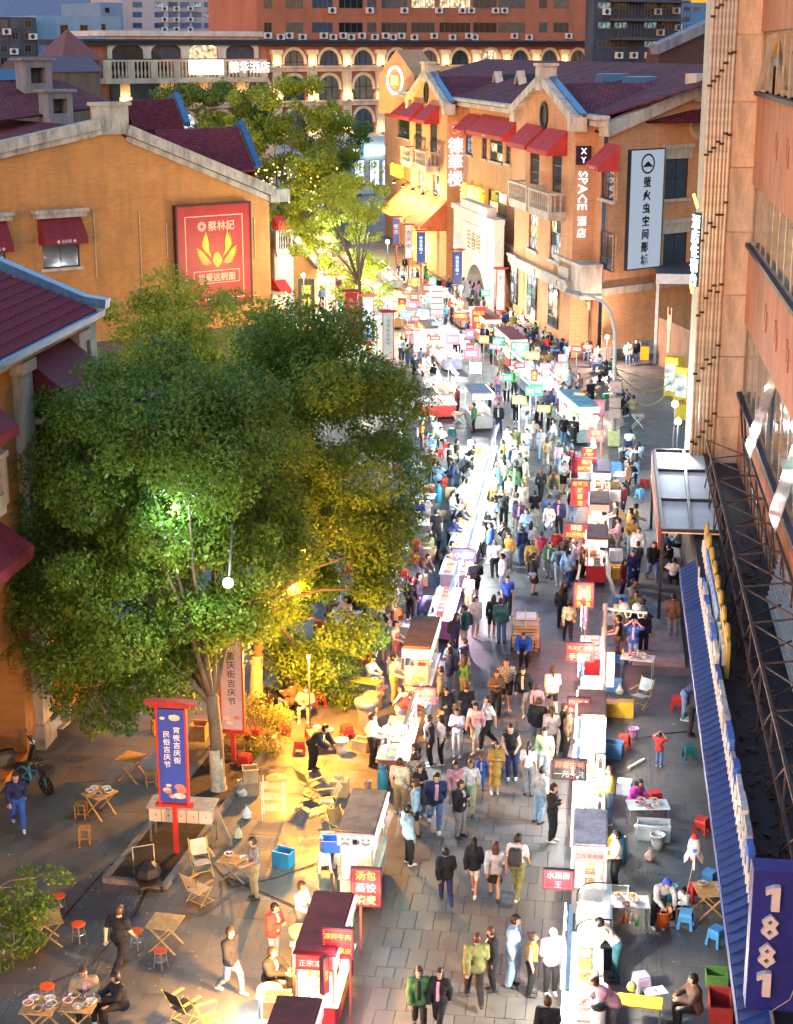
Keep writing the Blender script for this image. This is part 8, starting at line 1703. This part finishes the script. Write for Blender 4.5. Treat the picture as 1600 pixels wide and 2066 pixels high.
POSN = dict(stand='standing', walk='walking', phone='looking at hands', arms='with folded arms', work='reaching forward', stoop='bending over', sit='seated', squat='squatting', up='with raised arms')
STEP = {0: 'facing the camera side'}
def person(px, py, face, pose, top, tc_, bot, bc, hair='crop', h=1.7, ex='', loc=None, where=None):
    global NPEOPLE
    p = loc or gp(px, py); NPEOPLE += 1
    nr_ = where or min(STALLS, key=lambda s_: (s_[0] - p[0]) ** 2 + (s_[1] - p[1]) ** 2)[2]
    cn = lambda c: CNAME.get(c, c)
    lab = f'person in {cn(tc_)} {TOPN[top]} and {cn(bc)} {BOTN[bot]} {POSN[pose]}'
    ad = {'crop': '', 'long_hair': 'long haired ', 'ponytail': 'ponytailed ', 'bun': 'bun haired '}[hair] + {'k': 'capped ', 'K': 'blue capped ', 'b': 'backpack carrying ', 's': '', 'a': 'aproned ', '': ''}[ex]
    if h < 1.35: ad = 'small ' + ad
    lab = ad + lab if ad else lab
    rel = 'near the ' + nr_; s_ = min(STALLS, key=lambda q: (q[0] - p[0]) ** 2 + (q[1] - p[1]) ** 2)
    dv = Vector((s_[0] - p[0], s_[1] - p[1])); fv = Vector((math.sin(R(face)), -math.cos(R(face))))
    full = f'{lab} {rel}'
    if len(full.split()) > 16: lab = lab.replace(' looking at hands', ' hands raised').replace(' with folded arms', ' arms folded').replace('backpack carrying ', '').replace(' wide ', ' '); full = f'{lab} {rel}'
    if len(full.split()) > 16: lab = lab.replace(' hands raised', '').replace(' standing', '').replace(' reaching forward', '').replace(' walking', '').replace(' bending over', ''); full = f'{lab} {rel}'
    if len(full.split()) > 16: lab = lab.replace('long haired ', '').replace('small ', '').replace(' with raised arms', '').replace('ponytailed ', ''); rel = 'near the ' + ' '.join(nr_.split()[-2:]); full = f'{lab} {rel}'
    if full in USED:
        dt = dv.normalized().dot(fv) if dv.length > .01 else 0; full = f'{lab} {"facing" if dt > .35 else "turned away from" if dt < -.35 else "sideways to"} the {rel[9:]}'
        if len(full.split()) > 16: full = full.replace('person in', 'person, ').replace(' and ', ', ').replace('long haired ', '').replace('ponytailed ', '')
    o = ob('person', pmesh('body', pose), None, p, R(face + rnd.uniform(-12, 12))); s = h / 1.7; o.scale = (s * (1.05 if hair == 'crop' else .96) * rnd.uniform(.93, 1.1), s * rnd.uniform(.98, 1.14), s); o.rotation_euler.x = R(rnd.uniform(-2.5, 4)) if pose in ('stand', 'walk', 'phone', 'arms') else 0; o.rotation_euler.y = R(rnd.uniform(-2.5, 2.5)); slot(o, rnd.choice(SKIN))
    tag(o, full, 'person')
    if full in USED: o['group'] = full.split(' near')[0][:60]; USED[full]['group'] = o['group']
    USED.setdefault(full, o)
    def part(k, m, nm=None): return slot(ob(nm or k, pmesh(k, pose), o), m)
    part(bot, clothmat(bc)); part(top, clothmat(tc_), TOPN[top].lower().replace('-', '_')); sm_ = rnd.choice(SHOEM); part('shoel', sm_, 'shoe'); part('shoer', sm_, 'shoe'); part(hair, rnd.choice(HAIRM), 'hair'); stuff(part('face', FACEM))
    if top == 'jacket' and rnd.random() < .65: part('inner', clothmat(rnd.choice(('white', 'lgrey', 'cream', 'black', 'pink'))), 'inner_shirt')
    if ex in ('k', 'K'): part('cap', P((.02, .06, .42) if ex == 'K' else rnd.choice(((.6, .58, .55), (.03, .03, .03), (.2, .2, .08))), .7))
    if ex == 'b': part('backpack', P((.03, .03, .035), .7))
    if ex == 's': part('bag', P(rnd.choice(((.1, .06, .04), (.3, .3, .32), (.4, .2, .05))), .6), 'shoulder_bag')
    if ex == 'a': part('apron', P(rnd.choice(((.3, .3, .3), (.05, .05, .06), (.4, .1, .1))), .8))
    return o
TK = dict(S='short', L='long', J='jacket', C='coat', V='vest'); BK = dict(t='trousers', s='shorts', w='wide', k='skirt', l='longskirt'); HK = dict(c='crop', l='long_hair', p='ponytail', b='bun'); PK = dict(s='stand', w='walk', p='phone', a='arms', k='work', o='stoop', t='sit', q='squat', u='up')
def crowd(text):
    for ln_ in text.strip().split('\n'):
        f = ln_.split(); ty = f[2]      # px py  pose+top+bottom+hair  face  topcolour bottomcolour [height] [extra]
        h = 1.7; ex = ''
        for q in f[6:]:
            if q[0].isdigit(): h = float(q)
            else: ex = q
        person(float(f[0]), float(f[1]), float(f[3]), PK[ty[0]], TK[ty[1]], f[4], BK[ty[2]], f[5], HK[ty[3]], h, ex)
crowd('''
955 2024 wJtc 200 olive black 1.78
994 1998 sJtc -80 black black 1.62
1030 1988 sJwc 80 ldenim ldenim 1.82
1068 2008 sVtb 85 ochre black 1.6
1110 2006 pJtc 20 pink black 1.68 k
900 1824 wJtc 190 black navy 1.55
957 1808 wJsl 180 black white 1.62
997 1815 wJkl 175 lgrey black 1.6
1043 1814 wStc 175 white olive 1.78 b
846 2088 wJtc 10 green black 1.68
884 2090 wJtl -10 black black 1.66
826 1744 sJtc 130 ldenim black 1.72
1104 2150 wJtc 180 black black
875 1672 wJtc 5 navy denim 1.74
928 1688 pJtc 60 black grey 1.7
840 1630 sLtc 185 plaid olive 1.76
808 1640 sStc 175 cream tan 1.72 s
950 1640 wLtl 0 white lgreen 1.64
918 1640 wLtl 10 pink lgrey 1.6
997 1600 pCll 0 mustard mustard 1.64
972 1588 wJtc 0 blue blue 1.02
1033 1572 kVtc 0 black navy 1.76
983 1512 wStc -60 white black 1.76
958 1515 wLtp -20 pink lgrey 1.64
923 1527 pLtl 0 lilac lgrey 1.6
903 1487 aCll 50 black black 1.66 s
942 1480 sStc 180 black black 1.7
934 1418 sLtl 150 green olive 1.62
894 1445 sJtc -110 grey black 1.72
906 1406 sJtc -95 navy denim 1.78 b
944 1412 sLtc -90 cream olive 1.7
936 1382 sLtc -90 navy black 1.7
1022 1432 wLsc 5 check black 1.82
1056 1440 wJtl -5 black grey 1.68
1056 1350 oJtc 0 blue black 1.7
1000 1446 pLtl 0 brown black 1.62
1114 1442 wJsp 180 cream black 1.66
1110 1526 wJtp 178 taupe black 1.66
1083 1452 wLtc 180 pink grey 1.2
1081 1512 sJtc 170 black grey 1.74
1140 1533 sLtc 85 brown black 1.7
1133 1514 sJtc 80 black black 1.6
1066 1604 sStp 178 white grey 1.64
1097 1576 sLtc 0 lgreen lgrey 1.74
1084 1660 sLtc 140 lgrey ldenim 1.72 k
1114 1698 pLtc 65 black black 1.72
937 1310 sJtc -60 teal lgrey 1.68 b
958 1285 sJsl 30 white white 1.62
991 1285 sLsl 175 black black 1.62
1012 1298 sJtc 180 teal denim 1.72
1023 1246 sStc 0 blue black 1.72
1144 1298 wLtb 180 lgreen black 1.64 s
1131 1266 sJtl 170 black black 1.6
797 1345 kStc 80 cream tan 1.7 a
795 1418 kLtc 80 cream khaki 1.7
806 1482 oLtc 85 red grey 1.72
834 1470 oLtc -60 ldenim grey 1.7
752 1545 kLtc 70 white black 1.74
868 1545 sJtc -85 black black 1.66
890 1542 sLtl -85 white black 1.62
866 1484 pLtc -90 ldenim grey 1.68
1245 1335 kVtc -85 black brown 1.72 a
1228 1662 kLtc -85 yellow denim 1.74 a
1249 1290 sLtc 0 lgreen grey 1.66
631 1553 oJtc 60 black black 1.72
515 1812 kStc -60 grey khaki 1.7
550 1944 pJtc 70 red denim 1.68
467 2006 wJtc 55 black grey 1.7
545 2008 tJtc 65 black black 1.72
608 1905 kLtc 80 white grey 1.68
38 1672 wLtc 30 navy blue 1.72
240 1962 wStc 155 black black 1.74
178 2048 tJtc 10 tan black 1.72
248 2062 tJtc -60 black black 1.7
1330 1546 uJtc 150 red denim 1.1
1380 1452 oLtc 80 navy denim 1.72
1392 1484 oJtc 80 black black 1.66
1276 1628 qJtp 50 magenta black 1.62
1325 1872 oLtc 15 lgrey black 1.74 K
1381 1850 tJtc -35 white black 1.15
1240 1797 kStc -85 white black 1.72
1242 1978 oStc -80 cream teal 1.74
1234 2092 oJtc -80 pink grey 1.7
1402 2070 tJtc -85 brown black 1.76
1315 1173 wJtc 20 black denim 1.74
1254 1202 sCtl 60 burg black 1.5
1279 1178 qJtl -70 black black 1.66
1355 1185 tLtc 170 white black 1.7
1356 1290 sJtc 165 brown grey 1.76
1277 1336 uJtc -20 blue ldenim 1.62 s
1297 1319 sLtc 0 black black 1.62 k
1267 1098 sJtb -80 ochre black 1.66
1246 1117 kLtc -85 pink grey 1.62
1325 1140 tJtc 60 black black
1345 1130 tJtc -60 navy black
1352 1155 tJtc -120 black navy
1368 1120 tLtc -90 lgrey black
1137 898 aJtc 0 black denim 1.7
1156 900 sJtc 175 black navy 1.66 b
1100 943 wJtl 180 tan cream 1.62
1124 956 wLtp 180 pink ldenim 1.62 s
1061 930 wStc 0 white ldenim 1.74
1087 881 sJtc 0 black black 1.72
1109 870 sJtc -10 grey black 1.72
1151 968 sCtc 175 burg black 1.72
1159 973 sCll 150 crimson burg 1.6
1080 1062 sSkc 180 black cream 1.7
1105 1070 sJtc 175 denim black 1.72 s
1128 1079 sJtc -25 navy black 1.72
1090 1012 wLtl 180 black black 1.64
1117 1002 sJtc 180 orange grey 1.25
1070 1171 wJtc 178 mustard black 1.74
1091 1150 wVtp 180 crimson grey 1.66
1069 1126 wSkl 178 white black 1.62
1142 1156 sJtc 60 brown grey 1.7
1150 1163 sJtc 65 black black 1.7
1157 1173 sStc 70 lilac black 1.7
1175 1164 sCtc 65 brown black 1.66
1133 1252 sJtl 60 black black 1.6
1152 1046 sLtc 80 yellow grey 1.66
1267 927 oStc 160 white navy 1.72
1290 940 tLtc -150 white black
1274 948 tJtc -30 denim grey
1256 946 tJtc 60 black black
1265 998 sJtc -80 brown black 1.68
1258 1042 sLtc -85 burg black 1.64
1240 1086 kStc -85 black black 1.7
1016 1063 uStc 0 black black 1.72
1045 1080 sJtc 0 purple grey 1.66 k
1037 1008 sJtc -20 green black 1.66
1054 1041 sCtl 0 cream cream 1.66
994 1026 uStc -40 white ochre 1.66
988 1136 sJtc -95 blue khaki 1.76
974 1126 sJtc -80 cream black 1.66
998 1072 sStc -100 black black 1.7
1026 1151 sLtc -30 ochre grey 1.62
1021 1146 sLtl 60 black black 1.64
1012 1198 sJtc -85 white lgrey 1.66
1017 998 sLtc -90 cream black 1.7
1014 972 sLtc -90 green black 1.66
1044 963 wCll 0 lilac lilac 1.64
1025 921 wLwl 5 white white 1.64
1040 925 sJtc 10 olive tan 1.66
1007 873 sJtc 0 black navy 1.7
1041 851 sJtc 0 black black 1.7
990 828 sCll 0 navy navy 1.64
1002 842 sJtc 0 pink grey 1.62
906 961 kStc 80 black black 1.7
921 951 kStc 85 black grey 1.72 a
940 956 oStc 80 black grey 1.68
937 981 oStc 80 black black 1.7
936 999 oLtc 85 grey black 1.68
925 1028 oJtc 85 white black 1.68
910 1066 kLtc 80 grey grey 1.7
923 1084 oLtc 80 black black 1.7
880 1106 sStc 178 black black 1.72
905 1110 oLtc 80 navy black 1.68
890 1163 oStc 80 black black 1.74
847 1185 oLtc 60 brown grey 1.68
828 1252 sLtc 160 black black 1.72 a
846 1242 sLtc 80 black navy 1.7
828 1048 tJtc 60 black black
846 1058 tLtc 0 navy black
821 1098 tJtc 10 cream black
850 908 sLtc 90 orange teal 1.7
956 873 sJtc -85 green black 1.72
824 834 tJtc -60 brown black
922 834 sLtl 80 burg black 1.62
783 1190 tLtc 60 white grey
765 1235 tJtc 30 red black
700 1265 tLtc -30 white black
1037 795 sJtc 20 green black 1.66
1005 803 sLtl 10 pink denim 1.62
1022 812 sJtc -10 lgrey black 1.7
1130 825 pJtc 60 grey black 1.66
1117 838 sJtc 40 lilac grey 1.64
1095 845 sLtc 10 taupe grey 1.7
1160 835 kLtc -80 teal black 1.7
992 738 wJtc 180 teal black 1.72
1010 752 sLtc 10 cream khaki 1.72 s
930 715 wJtc 180 white navy 1.7
940 728 sJtc 175 ldenim grey 1.7
950 715 sJtc 170 grey black 1.7
918 720 sJtc 170 black black 1.7
975 715 sLtl 180 ldenim black 1.62
1040 765 sJtc 60 black black 1.7
1118 795 kLtc -80 navy black 1.7
1250 838 tJtc 60 black black
1262 825 tJtc 0 navy black
1277 840 tJtc 200 tan grey
1268 738 sJtc 0 cream denim 1.74
1282 735 sJtc 10 black denim 1.78
647 640 sLtl 150 pink black 1.62
848 760 tLtc 90 yellow black
838 768 sStc 0 black black 1.7
855 808 kStc 170 lgrey grey 1.7
918 560 wJtc 0 white black 1.74
''')
rc = random.Random(5)
for (n, x0, x1, y0, y1, ps, wh) in ((26, 1035, 1150, 655, 735, 't', 'hotel plinth'), (10, 1180, 1240, 700, 800, 't', 'hotel corner door'), (12, 935, 1015, 572, 622, 't', 'arch gate'), (14, 800, 915, 540, 610, 'ts', 'red shop awning'), (12, 860, 960, 610, 690, 's', 'striped price board stall'), (9, 600, 720, 585, 660, 's', 'golden kiosk'), (8, 800, 880, 700, 800, 's', 'white banner'), (8, 640, 800, 1180, 1330, 'ts', 'second camphor trunk')):
    for k in range(n):
        t = (k + rc.random()) / n; u = rc.random(); px = x0 + (x1 - x0) * t; py = y0 + (y1 - y0) * (u * .4 + t * .6)
        person(px, py, rc.uniform(-180, 180), PK[rc.choice(ps)], rc.choice(('long', 'jacket', 'jacket', 'short')), rc.choice(('black', 'white', 'navy', 'grey', 'cream', 'red', 'ldenim', 'teal', 'brown', 'pink', 'green', 'black')), 'trousers', rc.choice(('black', 'navy', 'grey', 'denim')), rc.choice(('crop', 'crop', 'long_hair', 'ponytail')), rc.uniform(1.58, 1.78), where=wh)
        if ps[0] == 't': q = gp(px, py)

PTS = [(o.location.x, o.location.y) for o in USED.values()]
def free(x, y, d=.5): return all((x - a) ** 2 + (y - b) ** 2 > d * d for a, b in PTS) and all((x - s_[0]) ** 2 + ((y - s_[1]) * .35) ** 2 > .85 for s_ in STALLS)
TOPC = ('black', 'white', 'white', 'cream', 'lgrey', 'ldenim', 'navy', 'grey', 'cream', 'red', 'ldenim', 'teal', 'brown', 'pink', 'green', 'black', 'lilac', 'mustard', 'olive', 'lgrey', 'taupe', 'denim')
def fill(n, f, poses, wh):
    k = t = 0
    while k < n and t < n * 30:
        t += 1; x, y = f(rc.random(), rc.random())
        if not free(x, y): continue
        PTS.append((x, y)); k += 1; fm = rc.random() < .45
        person(0, 0, rc.choice((0, 180, 0, 180, 90, -90)) + rc.uniform(-30, 30), PK[rc.choice(poses)], rc.choice(('long', 'jacket', 'jacket', 'short', 'coat')), rc.choice(TOPC), rc.choice(('trousers', 'trousers', 'trousers', 'skirt' if fm else 'shorts')), rc.choice(('black', 'navy', 'grey', 'denim', 'ldenim', 'khaki', 'lgrey')), rc.choice(('long_hair', 'ponytail', 'bun')) if fm else 'crop', rc.uniform(1.58, 1.8), rc.choice(('', '', '', 'b', 's')), loc=Vector((x, y, 0)), where=wh)
fill(34, lambda a, b: (-4.4 + 3.6 * a, 62 + 36 * b), 'wwsspa', None)
fill(34, lambda a, b: (-3.6 + 3.2 * a - .27 * (22 * b), 98 + 22 * b), 'wwssp', None)
fill(22, lambda a, b: (-9.5 + 5 * a - .27 * (24 * b), 120 + 24 * b), 'wwss', None)
fill(14, lambda a, b: (-4.95 + .5 * a, 40 + 46 * b), 'spk', None)
fill(30, lambda a, b: (-11.5 + 4.6 * a, 48 + 42 * b), 'tttsk', None)
fill(12, lambda a, b: (.9 + 1.4 * a, 56 + 30 * b), 'tsk', None)

# past about 300 people the farthest are one mass: same figures, joined
ppl = sorted([o for o in scene.collection.objects if o.get('category') == 'person'], key=lambda o: o.location.y)
LOD = 2.0; vs, fs_, mi, mats = [], [], [], {}; nb = 0
KINDS = {v.name: k for k, v in MCACHE.items()}
for o in ppl[298:]:
    Mx = Matrix.LocRotScale(o.location, o.rotation_euler, o.scale)
    for c in [o] + list(o.children):
        kd = KINDS[c.data.name]
        if kd[0] not in ('face', 'shoel', 'shoer', 'bag'):
            me = pmesh(kd[0], kd[1]) if kd[0] != 'body' else c.data
            if kd[0] == 'body': me = pmesh('body', kd[1])
            n = len(me.vertices); a = np.empty(n * 3, 'f'); me.vertices.foreach_get('co', a); a = a.reshape(-1, 3) @ np.array(Mx.to_3x3()).T + np.array(Mx.translation)
            m = c.material_slots[0].material; ix = mats.setdefault(m.name, (len(mats), m))[0]
            vs.append(a); fs_ += [tuple(i + nb for i in p.vertices) for p in me.polygons]; mi += [ix] * len(me.polygons); nb += n
    for c in list(o.children): bpy.data.objects.remove(c)
    bpy.data.objects.remove(o)
if vs:
    me = bpy.data.meshes.new('distant_crowd'); me.from_pydata([tuple(x) for x in np.concatenate(vs)], [], fs_)
    for i, m in sorted(mats.values(), key=lambda q: q[0]): me.materials.append(m)
    me.polygons.foreach_set('material_index', mi); me.polygons.foreach_set('use_smooth', [True] * len(fs_)); me.update()
    stuff(tag(ob('distant_crowd', me), 'dense far crowd of diners and shoppers before the hotel', 'crowd'))
